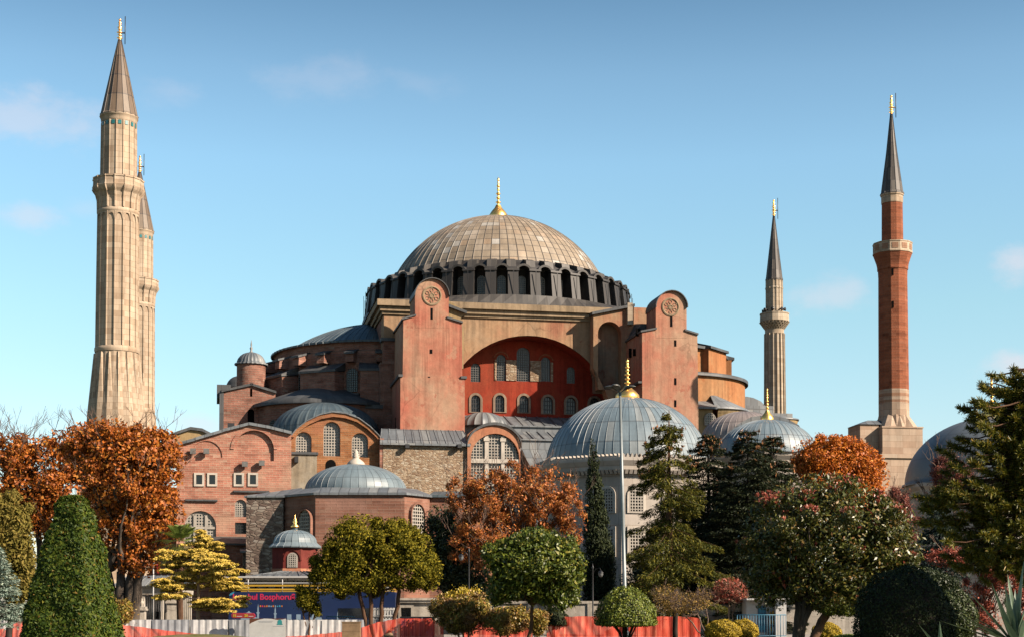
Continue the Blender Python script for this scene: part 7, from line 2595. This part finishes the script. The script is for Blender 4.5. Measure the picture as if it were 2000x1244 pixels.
def red_sign():
    Y = 89.2
    p = at(452, 1206, Y); q = at(498, 1197, Y)
    t = thing('direction_sign', 'long red sign with rounded ends and small yellow figures, in front of the bus', 'sign', (p.x, Y, 0))
    w = q.x-p.x; z0, z1 = p.z, q.z; r = (z1-z0)/2
    mb = MB()
    pts = [(r+(-r)*math.sin(R(a)), z0+r-r*math.cos(R(a))) for a in range(180, -1, -20)] + [(w-r+r*math.sin(R(a)), z0+r-r*math.cos(R(a))) for a in range(0, 181, 20)]
    mb.prism(pts, -.03, .03); mb.build('panel', S['redsign'], t)
    mb = MB()
    inn = [(w/2+(x-w/2)*1.03, (z0+z1)/2+(z-(z0+z1)/2)*1.12) for x, z in pts]
    mb.prism(inn, .0, .05); mb.build('rim', S['pinkink'], t)
    text(t, '15', .08, z0+.07, -.035, .2, S['yellowpaint']); text(t, '20', .76, z0+.07, -.035, .2, S['yellowpaint'])
    mb = MB(); mb.box(.32, .62, -.036, -.031, z0+.08, z0+.11); mb.box(1.0, 1.28, -.036, -.031, z0+.08, z0+.11)
    mb.build('print_lines', S['whitepaint'], t)
    mb = MB(); mb.tube([(.2, .06, 0), (.2, .06, z0+.1)], .03, 6); mb.tube([(w-.2, .06, 0), (w-.2, .06, z0+.1)], .03, 6)
    mb.build('posts', S['steel'], t)
red_sign()

def tour_bus():
    Y = 99.0
    p = at(446, 1200, Y)
    t = thing('tour_bus', 'open-topped blue tour bus with pink lettering, white canopy and yellow rails', 'bus', (p.x, Y, 0))
    def X(px): return at(px, 1200, Y).x-p.x
    def Z(py): return at(560, py, Y).z
    Ln = X(772)
    zf, zt_ = .35, Z(1155)
    mb = MB()
    # rounded body
    pro = [(0.25, zf), (Ln-.2, zf), (Ln, zf+.25), (Ln, zt_-.1), (Ln-.1, zt_), (.25, zt_), (.06, zt_-.15), (0, zf+.5)]
    mb.prism(pro, 0, 2.5)
    body = mb.build('body', S['busblue'], t)
    mb = MB()
    mb.box(X(660), X(764), -.012, .02, zf+.8, zf+1.45); mb.box(Ln-.02, Ln+.012, .2, 2.3, zf+.8, zf+1.5)
    mb.box(-.012, .04, .25, 2.25, zf+.75, zf+1.6)
    mb.build('window', S['glass'], body)
    for x in (X(500), X(725)):
        for y in (.05, 2.15):
            mb = MB()
            vs = []
            for yy in (y, y+.28):
                vs += [(x+.48*math.cos(2*PI*k/20), yy, .48+.48*math.sin(2*PI*k/20)) for k in range(20)]
            mb.add(vs, [tuple(range(20)), tuple(range(20, 40))[::-1]] + [(k, 20+k, 20+(k+1) % 20, (k+1) % 20) for k in range(20)], 0)
            vs = [(x+.24*math.cos(2*PI*k/16), y-.01, .48+.24*math.sin(2*PI*k/16)) for k in range(16)]
            mb.add(vs, [tuple(range(16))], 1)
            mb.build('wheel', [S['rubber'], S['steel']], t)
    # upper deck: floor edge, yellow rails, white posts, canopy
    mb = MB()
    mb.box(X(470), Ln-.1, .05, 2.45, zt_, zt_+.05)
    for z in (Z(1150.5), Z(1143)):
        mb.box(0.1, Ln-.1, .02, .08, z-.05, z+.06); mb.box(.1, Ln-.1, 2.42, 2.48, z-.05, z+.06)
    mb.build('rails', S['yellowpaint'], t)
    mb = MB()
    mb.box(.1, Ln-.1, .03, .07, Z(1137.5)-.025, Z(1137.5)+.025)
    for px in (484, 551, 620, 690, 760):
        mb.tube([(X(px), .06, zt_), (X(px), .06, Z(1127))], .035, 6); mb.tube([(X(px), 2.44, zt_), (X(px), 2.44, Z(1127))], .035, 6)
    mb.build('posts', S['whitepaint'], t)
    mb = MB()
    mb.box(X(430), Ln+.1, -.05, 2.55, Z(1127.5), Z(1124.5))
    mb.build('canopy', S['whitepaint'], t)
    mb = MB()
    mb.box(X(455), Ln-.2, 1.2, 1.25, zt_, Z(1132))
    mb.build('back_panel', S['cloth'], t)
    for px in (462, 491, 514, 536, 541, 575, 610, 645, 680, 715):
        mb = MB()
        x = X(px)
        mb.hexa([(x-.12, .3, zt_), (x+.0, .3, zt_), (x+.0, 1.1, zt_), (x-.12, 1.1, zt_), (x+.05, .3, zt_+.38), (x+.16, .3, zt_+.38), (x+.16, 1.1, zt_+.38), (x+.05, 1.1, zt_+.38)])
        mb.box(x-.1, x+.3, .3, 1.1, zt_, zt_+.08)
        mb.build('seat', S['seat'], t)
    # lettering and printed skyline on the side
    zl = Z(1170)
    text(body, 'Bosphorus', X(507), zl, -.012, .52, S['pinkink'])
    text(body, 'Istanbul', X(503), zl, -.012, .52, S['pinkink'], 'RIGHT')
    text(body, 'S', X(569), zl, -.012, .52, S['pinkink'])
    inks = [S['orangeink'], S['pinkink'], S['orangeink'], S['orangeink'], S['busink'], S['busink'], S['orangeink'], S['busink'], S['cyanink'], S['cyanink'], S['orangeink']]
    mb = MB()
    for i in range(11):
        x = X(507+i*4.2); z = Z(1184.5)
        if i % 3 == 0: mb.prism(arch(x+.05, z, z+.12, .09), -.01, .002, i)
        elif i % 3 == 1: mb.box(x+.01, x+.09, -.01, .002, z, z+.1, i)
        else: mb.prism([(x, z), (x+.1, z), (x+.05, z+.12)], -.01, .002, i)
    mb.build('small_print', inks, body)
    mb = MB()
    for px, top in ((504, 1178), (537.5, 1182), (660, 1192), (679, 1189)):
        x = X(px); z0, z1 = Z(1212), Z(top)
        w = .06
        mb.prism([(x-w, z0), (x+w, z0), (x+w, z0+(z1-z0)*.42), (x+w*1.7, z0+(z1-z0)*.45), (x+w*1.7, z0+(z1-z0)*.5), (x+w*.75, z0+(z1-z0)*.52), (x+w*.7, z0+(z1-z0)*.72), (x, z1), (x-w*.7, z0+(z1-z0)*.72), (x-w*.75, z0+(z1-z0)*.52), (x-w*1.7, z0+(z1-z0)*.5), (x-w*1.7, z0+(z1-z0)*.45), (x-w, z0+(z1-z0)*.42)], -.01, .002)
    for px, w, top in ((486, .75, 1192), (617, .55, 1194)):
        x = X(px); z0 = Z(1211); z1 = Z(top)
        mb.prism([(x-w/1.4, z0), (x+w/1.4, z0), (x+w/1.5, z0+(z1-z0)*.35)] + [(x+w/2*math.cos(R(a))*(1 if a not in (90,) else 1), z0+(z1-z0)*(.35+.5*math.sin(R(a)))) for a in range(0, 80, 15)] + [(x, z1)] + [(x-w/2*math.cos(R(a)), z0+(z1-z0)*(.35+.5*math.sin(R(a)))) for a in range(75, -1, -15)] + [(x-w/1.5, z0+(z1-z0)*.35)], -.01, .002)
    for px in (565, 583): mb.box(X(px)-.14, X(px)+.14, -.01, .002, Z(1212), Z(1199))
    mb.build('printed_skyline', S['busink'], body)
    mb = MB()
    x0, x1 = X(441+9), X(452); zz0, zz1 = Z(1163), Z(1156)
    mb.prism([(x0-.1, zz0), (x1+.1, zz0+.1), (x1+.2, zz1+.05), (x0, zz1-.05)], -.011, .002)
    mb.build('blue_badge', S['cyanink'], body)
tour_bus()

# ---- blue tubular railing near the bus tail, and by the stall
def railing(label, Y, x0, x1, ytop, n, mat, name='railing'):
    p = at(x0, ytop, Y); q = at(x1, ytop, Y)
    L_ = q.x-p.x; H = p.z
    mb = MB()
    mb.tube([(0, 0, H), (L_, 0, H)], .028, 6); mb.tube([(0, 0, .15), (L_, 0, .15)], .022, 6)
    for i in range(n+1): mb.tube([(L_*i/n, 0, 0 if i % 4 == 0 else .15), (L_*i/n, 0, H)], .016 if i % 4 else .026, 5)
    return tag(mb.build(name, mat, None, (p.x, Y, 0)), label, 'railing')
railing('blue tubular railing left of the thuja stems, behind the tan box', 91.5, 638, 692, 1203, 12, S['bluepaint'])
railing('light blue tubular railing in front of the white stall', 92, 1440, 1535, 1200, 18, S['bluepaint'])

# ---- white slatted crates beside the pavilion window
def crates():
    Y = 95.0
    for i, (px, z, w, lab) in enumerate(((752, 0, .72, 'white slatted crate at the bottom of the pile by the pavilion window'), (752, .62, .68, 'white slatted crate in the middle of the pile by the pavilion window'), (750, 1.24, .60, 'white slatted crate on top of the pile by the pavilion window'))):
        p = at(px, 1200, Y)
        mb = MB()
        for k in range(8):
            x = -w+2*w*k/7
            mb.box(x-.045, x+.045, -.3, -.27, 0, .58); mb.box(x-.045, x+.045, .27, .3, 0, .58)
        mb.box(-w-.05, w+.05, -.32, -.302, .06, .14); mb.box(-w-.05, w+.05, -.32, -.302, .44, .52)
        mb.box(-w, w, -.27, .27, 0.0, .04); mb.box(-w-.03, -w, -.27, .27, 0, .58); mb.box(w, w+.03, -.27, .27, 0, .58)
        tag(mb.build('slatted_crate', S['whitepaint'], None, (p.x, Y, z)), lab, 'crate', 'white slatted crates')
crates()

# ---- stone pavilion and the precinct wall
def pavilion():
    Y = 103.0
    p = at(718, 1200, Y); q = at(856, 1200, Y)
    t = thing('stone_pavilion', 'low grey stone pavilion with one dark window, between the thuja and the shrubs', 'building', (p.x, Y, 0))
    w = q.x-p.x; H = at(780, 1176, Y).z
    x0 = at(783, 1200, Y).x-p.x; x1 = at(803, 1200, Y).x-p.x; z0 = at(790, 1208, Y).z; z1 = at(790, 1186, Y).z
    mb = MB()
    mb.prism([(0, 0), (w, 0), (w, H), (0, H)], 0, .3, 0, [[(x0, z0), (x1, z0), (x1, z1), (x0, z1)]])
    mb.box(.01, w-.01, .31, 4, 0, H)
    wl = mb.build('wall', S['stone'], t)
    mb = MB(); mb.box(-.2, w+.2, -.2, 4.2, H, H+.16); mb.box(-.3, w+.3, -.3, 4.3, H+.16, H+.3)
    mb.build('cornice', S['stone'], t)
    mb = MB()
    mb.add([(x0, .28, z0), (x1, .28, z0), (x1, .28, z1), (x0, .28, z1)], [(0, 1, 2, 3)], 1)
    f = .17
    mb.prism([(x0-f, z0-f), (x1+f, z0-f), (x1+f, z1+f), (x0-f, z1+f)], -.07, .1, 0, [[(x0, z0), (x1, z0), (x1, z1), (x0, z1)]])
    mb.box((x0+x1)/2-.03, (x0+x1)/2+.03, .2, .27, z0, z1, 2)
    mb.build('window', [S['stone'], S['glass'], S['black']], wl)
    mb = MB()
    xa = at(764, 1200, Y).x-p.x
    mb.box(xa-.14, xa+.14, -.1, .05, 0, H); mb.box(xa-.2, xa+.2, -.13, .05, H-.25, H-.02)
    mb.build('pilaster', S['stone'], t)
pavilion()
def precinct_wall(label, Y, px0, px1, ytop):
    p = at(px0, ytop, Y); q = at(px1, ytop, Y)
    w = q.x-p.x; H = p.z
    t = thing('precinct_wall', label, 'wall', (p.x, Y, 0))
    mb = MB(); mb.box(0, w, 0, .6, 0, H); mb.build('wall', S['stone'], t)
    mb = MB(); mb.box(-.05, w+.05, -.12, .72, H, H+.18); mb.build('coping', S['stone'], t)
    mb = MB()
    n = max(2, int(w/4))
    for i in range(n): 
        x = w*(i+.5)/n; mb.box(x-.2, x+.2, -.1, -.003, 0, H)
    mb.build('piers', S['stone'], t)
precinct_wall('long pale stone precinct wall behind the rust tree and cypress', 107, 858, 1330, 1178)
precinct_wall('pale stone precinct wall behind the dark spruces at the right', 107, 1334, 1900, 1185)
precinct_wall('pale stone precinct wall at the far left behind the thuja', 107, -80, 210, 1178)

# ---- portico, railings and gate pillars at the left
def portico():
    Y = 109.0
    p = at(236, 1200, Y); q = at(352, 1200, Y)
    t = thing('portico', 'grey portico with lead roof and slim columns behind the chestnut trunk', 'building', (p.x, Y, 0))
    w = q.x-p.x
    def Z(py): return at(290, py, Y).z
    mb = MB(); mb.box(-.1, w+.1, -.1, 4, Z(1160), Z(1147)); mb.box(-.3, w+.3, -.3, 4, Z(1147), Z(1144)); mb.build('entablature', S['stone'], t)
    mb = MB()
    mb.hexa([(-.5, -.5, Z(1144)), (w+.5, -.5, Z(1144)), (w+.5, 4.2, Z(1144)), (-.5, 4.2, Z(1144)), (0, 2.2, Z(1122)), (w, 2.2, Z(1122)), (w, 2.6, Z(1122)), (0, 2.6, Z(1122))])
    for i in range(10):
        u = i/9
        mb.tube([(-.5+(w+1)*u, -.5, Z(1144)+.02), (w*u, 2.2, Z(1122)+.02)], .04, 4, smooth=False)
    mb.build('roof', M['lead'], t)
    for u in (.03, .36, .68, .97):
        mb = MB()
        mb.lathe([(.26, 0), (.26, .2), (.18, .3), (.16, Z(1160)-.35), (.24, Z(1160)-.12), (.26, Z(1160))], w*u, .2, n=14)
        mb.build('column', S['stone'], t)
    mb = MB(); mb.box(0, w, 3.2, 3.9, 0, Z(1160)-.02); mb.build('back_wall', S['stone'], t)
    mb = MB(); mb.box(w*.42, w*.58, 3.1, 3.22, 0, 2.1); mb.build('doorway', M['hole'], t)
portico()
railing('tall black iron railing in front of the portico', 101, 226, 372, 1163, 40, S['black'], 'iron_railing')
def pillar(label, Y, px, ytop, w, urn):
    p = at(px, ytop, Y)
    t = thing('gate_pillar', label, 'pillar', (p.x, Y, 0))
    H = p.z-(.45 if urn else .25)
    mb = MB(); mb.box(-w, w, -w, w, 0, H); mb.box(-w-.05, w+.05, -w-.05, w+.05, 0, .3); mb.build('shaft', S['stone'], t)
    mb = MB(); mb.box(-w-.1, w+.1, -w-.1, w+.1, H, H+.12); mb.box(-w-.05, w+.05, -w-.05, w+.05, H+.12, H+.25); mb.build('cap', S['stone'], t)
    if urn:
        mb = MB(); mb.lathe([(.12, H+.25), (.06, H+.32), (.17, H+.45), (.14, H+.58), (.04, H+.66), (.07, H+.72), (.01, H+.8)], n=14); mb.build('urn', S['stone'], t)
    return t
pillar('grey stone gate pillar topped by an urn, left of the flagpole', 100, 277, 1178, .24, True)
pillar('square grey stone gate pillar with flat cap, left of the palm trunk', 100, 339, 1170, .34, False)
def flag():
    Y = 104.0
    p = at(299, 1200, Y)
    t = thing('flagpole', 'white flagpole with a drooping red crescent and star flag by the chestnut', 'flag', (p.x, Y, 0))
    H = at(299, 1078, Y).z
    mb = MB(); mb.tube([(0, 0, 0), (0, 0, H)], [.06, .035], 8); mb.lathe([(.03, H), (.07, H+.06), (.03, H+.12), (.005, H+.14)], n=8)
    mb.build('pole', S['whitepaint'], t)
    z1, z0 = at(299, 1082, Y).z, at(299, 1118, Y).z
    mb = MB()
    vs = []; nx, nz = 10, 14
    for j in range(nz+1):
        for i in range(nx+1):
            u, w = i/nx, j/nz
            x = .04 + (.10+.16*w)*u*1.25 - .02*math.sin(w*7)
            y = -.13*math.sin(u*9+w*1.5)*u**.5
            vs.append((x, y, z1-(z1-z0)*w*(.72+.28*u) - .08*u))
    mb.add(vs, [(j*(nx+1)+i, (j+1)*(nx+1)+i, (j+1)*(nx+1)+i+1, j*(nx+1)+i+1) for j in range(nz) for i in range(nx)], 0, None, True)
    cl = mb.build('cloth', S['flag'], t)
    mb = MB()
    cx_, cz_ = .16, z1-(z1-z0)*.42
    o_ = [(cx_+.09*math.cos(R(a)), cz_+.13*math.sin(R(a))) for a in range(40, 321, 20)]
    i_ = [(cx_+.03+.07*math.cos(R(a)), cz_+.10*math.sin(R(a))) for a in range(320, 39, -20)]
    mb.prism(o_+i_, -.165, -.15)
    st = []
    for k in range(10):
        a = R(90+36*k); r_ = .05 if k % 2 == 0 else .02
        st.append((cx_+.09+r_*math.cos(a), cz_-.16+r_*math.sin(a)))
    mb.prism(st, -.165, -.15)
    mb.build('crescent_and_star', S['whitepaint'], cl)
flag()

# ---- lamps
def tall_lamp():
    Y = 87.0
    b = at(1222, 1200, Y)
    t = thing('street_lamp', 'very tall grey street lamp with three leaf-shaped heads in front of the tomb dome', 'street lamp', (b.x, Y, 0))
    top = at(1211, 766, Y)
    dx = top.x-b.x
    mb = MB()
    mb.tube([(0, 0, 0), (0, 0, .5), (0.0, 0, .52), (dx*.5, 0, top.z*.5), (dx, 0, top.z)], [.19, .19, .125, .105, .08], 10)
    for f in (.33, .62, .82): mb.lathe([(.1-.03*f, top.z*f-.05), (.125-.04*f, top.z*f), (.1-.03*f, top.z*f+.05)], dx*f, 0, n=10)
    mb.build('pole', S['lamp'], t)
    for k, (px, py, ang, L_) in enumerate(((1180, 757, 0, .95), (1196, 755, 1, .75), (1241, 756, 2, .95))):
        e = at(px, py, Y)
        a = Vector((dx, 0, top.z-.05)); yy = (-.25, -.75, -.35)[k]
        bb = Vector((e.x-b.x, yy, e.z))
        d = (bb-a).normalized()
        side = d.cross(Vector((0, 0, 1))).normalized(); up = side.cross(d)
        mb = MB()
        n = 10; m_ = 12
        vs = []
        Ln = (bb-a).length
        for i in range(n+1):
            u = i/n
            w = .035 + .21*abs(math.sin(PI*max(u-.18, 0)/.82))**.8
            h = .03 + .10*abs(math.sin(PI*max(u-.18, 0)/.82))**.8
            c = a + d*Ln*u + Vector((0, 0, .12*math.sin(PI*u)))
            for j in range(m_):
                q = 2*PI*j/m_
                vs.append(c + side*w*math.cos(q) + up*h*(math.sin(q) if math.sin(q) > 0 else .45*math.sin(q)))
        mb.add(vs, [(i*m_+j, i*m_+(j+1) % m_, (i+1)*m_+(j+1) % m_, (i+1)*m_+j) for i in range(n) for j in range(m_)], 0, None, True)
        hd = mb.build('lamp_head', S['lamphead'], t)
        mb = MB()
        vs = []
        for j in range(16):
            q = 2*PI*j/16
            vs.append(a + d*Ln*(.58+.24*math.cos(q)) + side*.14*math.sin(q) - up*.055 + Vector((0, 0, .12)))
        mb.add(vs, [tuple(range(16))], 0)
        mb.build('lens', S['lampglass'], hd)
tall_lamp()
def park_lamp(label, Y, px, ytop, side):
    b = at(px, 1200, Y)
    t = thing('park_lamp', label, 'street lamp', (b.x, Y, 0), 0, 'black park lamps')
    H = at(px, ytop, Y).z
    mb = MB()
    mb.lathe([(.16, 0), (.16, .25), (.1, .35), (.07, .9), (.09, 1.0), (.05, 1.1), (.042, H-.2), (.07, H-.1), (.02, H), (.005, H+.15)], n=10)
    mb.tube([(0, 0, H-.5), (.2*side, 0, H-.2), (.45*side, 0, H-.15), (.5*side, 0, H-.3)], .022, 6)
    mb.build('post', S['black'], t)
    mb = MB()
    x = .5*side
    mb.lathe([(.05, H-.3), (.17, H-.42), (.19, H-.46)], x, 0, n=12, m=1)
    mb.lathe([(.15, H-.46), (.15, H-.56), (.1, H-.68), (.01, H-.72)][::-1], x, 0, n=12)
    mb.build('lantern', [S['lampglass'], S['black']], t)
park_lamp('black park lamp between the rust tree and the round thuja', 98, 916, 1072, -1)
park_lamp('black park lamp with a grey lantern beside the narrow cypress', 96, 1158, 1104, 1)

# ---- stall with blue door at the right
def stall():
    Y = 95.0
    p = at(1462, 1200, Y); q = at(1536, 1200, Y)
    t = thing('market_stall', 'small white stall with a blue door and colourful goods under the spruces', 'stall', (p.x, Y, 0))
    w = q.x-p.x; H = 2.3
    mb = MB(); mb.box(0, w, .8, 2.6, 0, H); mb.box(w*.72, w, 0, .8, 0, H); mb.build('wall', S['whitepaint'], t)
    mb = MB(); mb.box(-.15, w+.15, -.3, 2.8, H, H+.1); mb.build('roof', S['whitepaint'], t)
    x0, x1 = at(1484, 1200, Y).x-p.x, at(1500, 1200, Y).x-p.x
    mb = MB(); mb.box(x0, x1, .74, .8, .3, 1.95, 0)
    for k in range(4):
        for j in range(2):
            xa = x0+.05+(x1-x0-.1)*j/2; mb.box(xa+.02, xa+(x1-x0-.1)/2-.02, .72, .735, .45+k*.36, .72+k*.36, 1)
    mb.build('door', [S['bluedoor'], S['cyanink']], t)
    x2, x3 = at(1505, 1200, Y).x-p.x, at(1527, 1200, Y).x-p.x
    mb = MB()
    for z in (.35, .8, 1.3): mb.box(x2, x3, .35, .78, z-.04, z)
    mb.box(x2-.03, x2, .35, .78, 0, 1.7); mb.build('shelf', S['steel'], t)
    rng = np.random.default_rng(5)
    cols = [S['yellowpaint'], S['yellowpaint'], S['card'], S['redsign'], S['cyanink'], S['whitepaint'], S['orangeink']]
    for z in (.35, .8, 1.3):
        for k in range(4):
            x = x2+.08+(x3-x2-.14)*k/3.4
            mb = MB(); h_ = .22+.12*rng.random()
            mb.lathe([(.07, z), (.075, z+h_*.7), (.05, z+h_*.85), (.05, z+h_)], x, .5, n=10)
            tag(mb.build('goods_jar', cols[(k if z > 1 else int(rng.integers(7)))] if z < 1 else S['yellowpaint'], None, (p.x, Y, 0)), 'small coloured jar on a shelf of the white stall', 'jar', 'jars on the stall shelves')
stall()
def boulder():
    Y = 87.6
    rng = np.random.default_rng(8)
    p = at(760, 1240, Y)
    mb = MB()
    vs = []
    n, m_ = 8, 12
    for i in range(n+1):
        a = -PI/2*.6 + (PI/2*1.6)*i/n
        for j in range(m_):
            b = 2*PI*j/m_
            r = 1+.12*math.sin(3*b+i)+.08*rng.normal()
            vs.append((.28*math.cos(a)*math.cos(b)*r, .25*math.cos(a)*math.sin(b)*r, .16+.2*math.sin(a)*r))
    mb.add(vs, [(i*m_+j, i*m_+(j+1) % m_, (i+1)*m_+(j+1) % m_, (i+1)*m_+j) for i in range(n) for j in range(m_)], 0, None, True)
    tag(mb.build('boulder', S['card'], None, (p.x, Y, 0)), 'small rounded tan stone at the foot of the thuja stems', 'stone')
boulder()
# cable strung across the facade
mb = MB()
pts = []
a_, b_ = at(-900, 800, 128), at(352, 846, 152)
for i in range(13):
    u = i/12; p = a_.lerp(b_, u); p.z -= 1.4*math.sin(PI*u)
    pts.append(tuple(p))
mb.tube(pts, .035, 4)
tag(mb.build('overhead_cable', S['black'], None), 'thin dark cable strung across the sky left of the pink gable', 'cable')
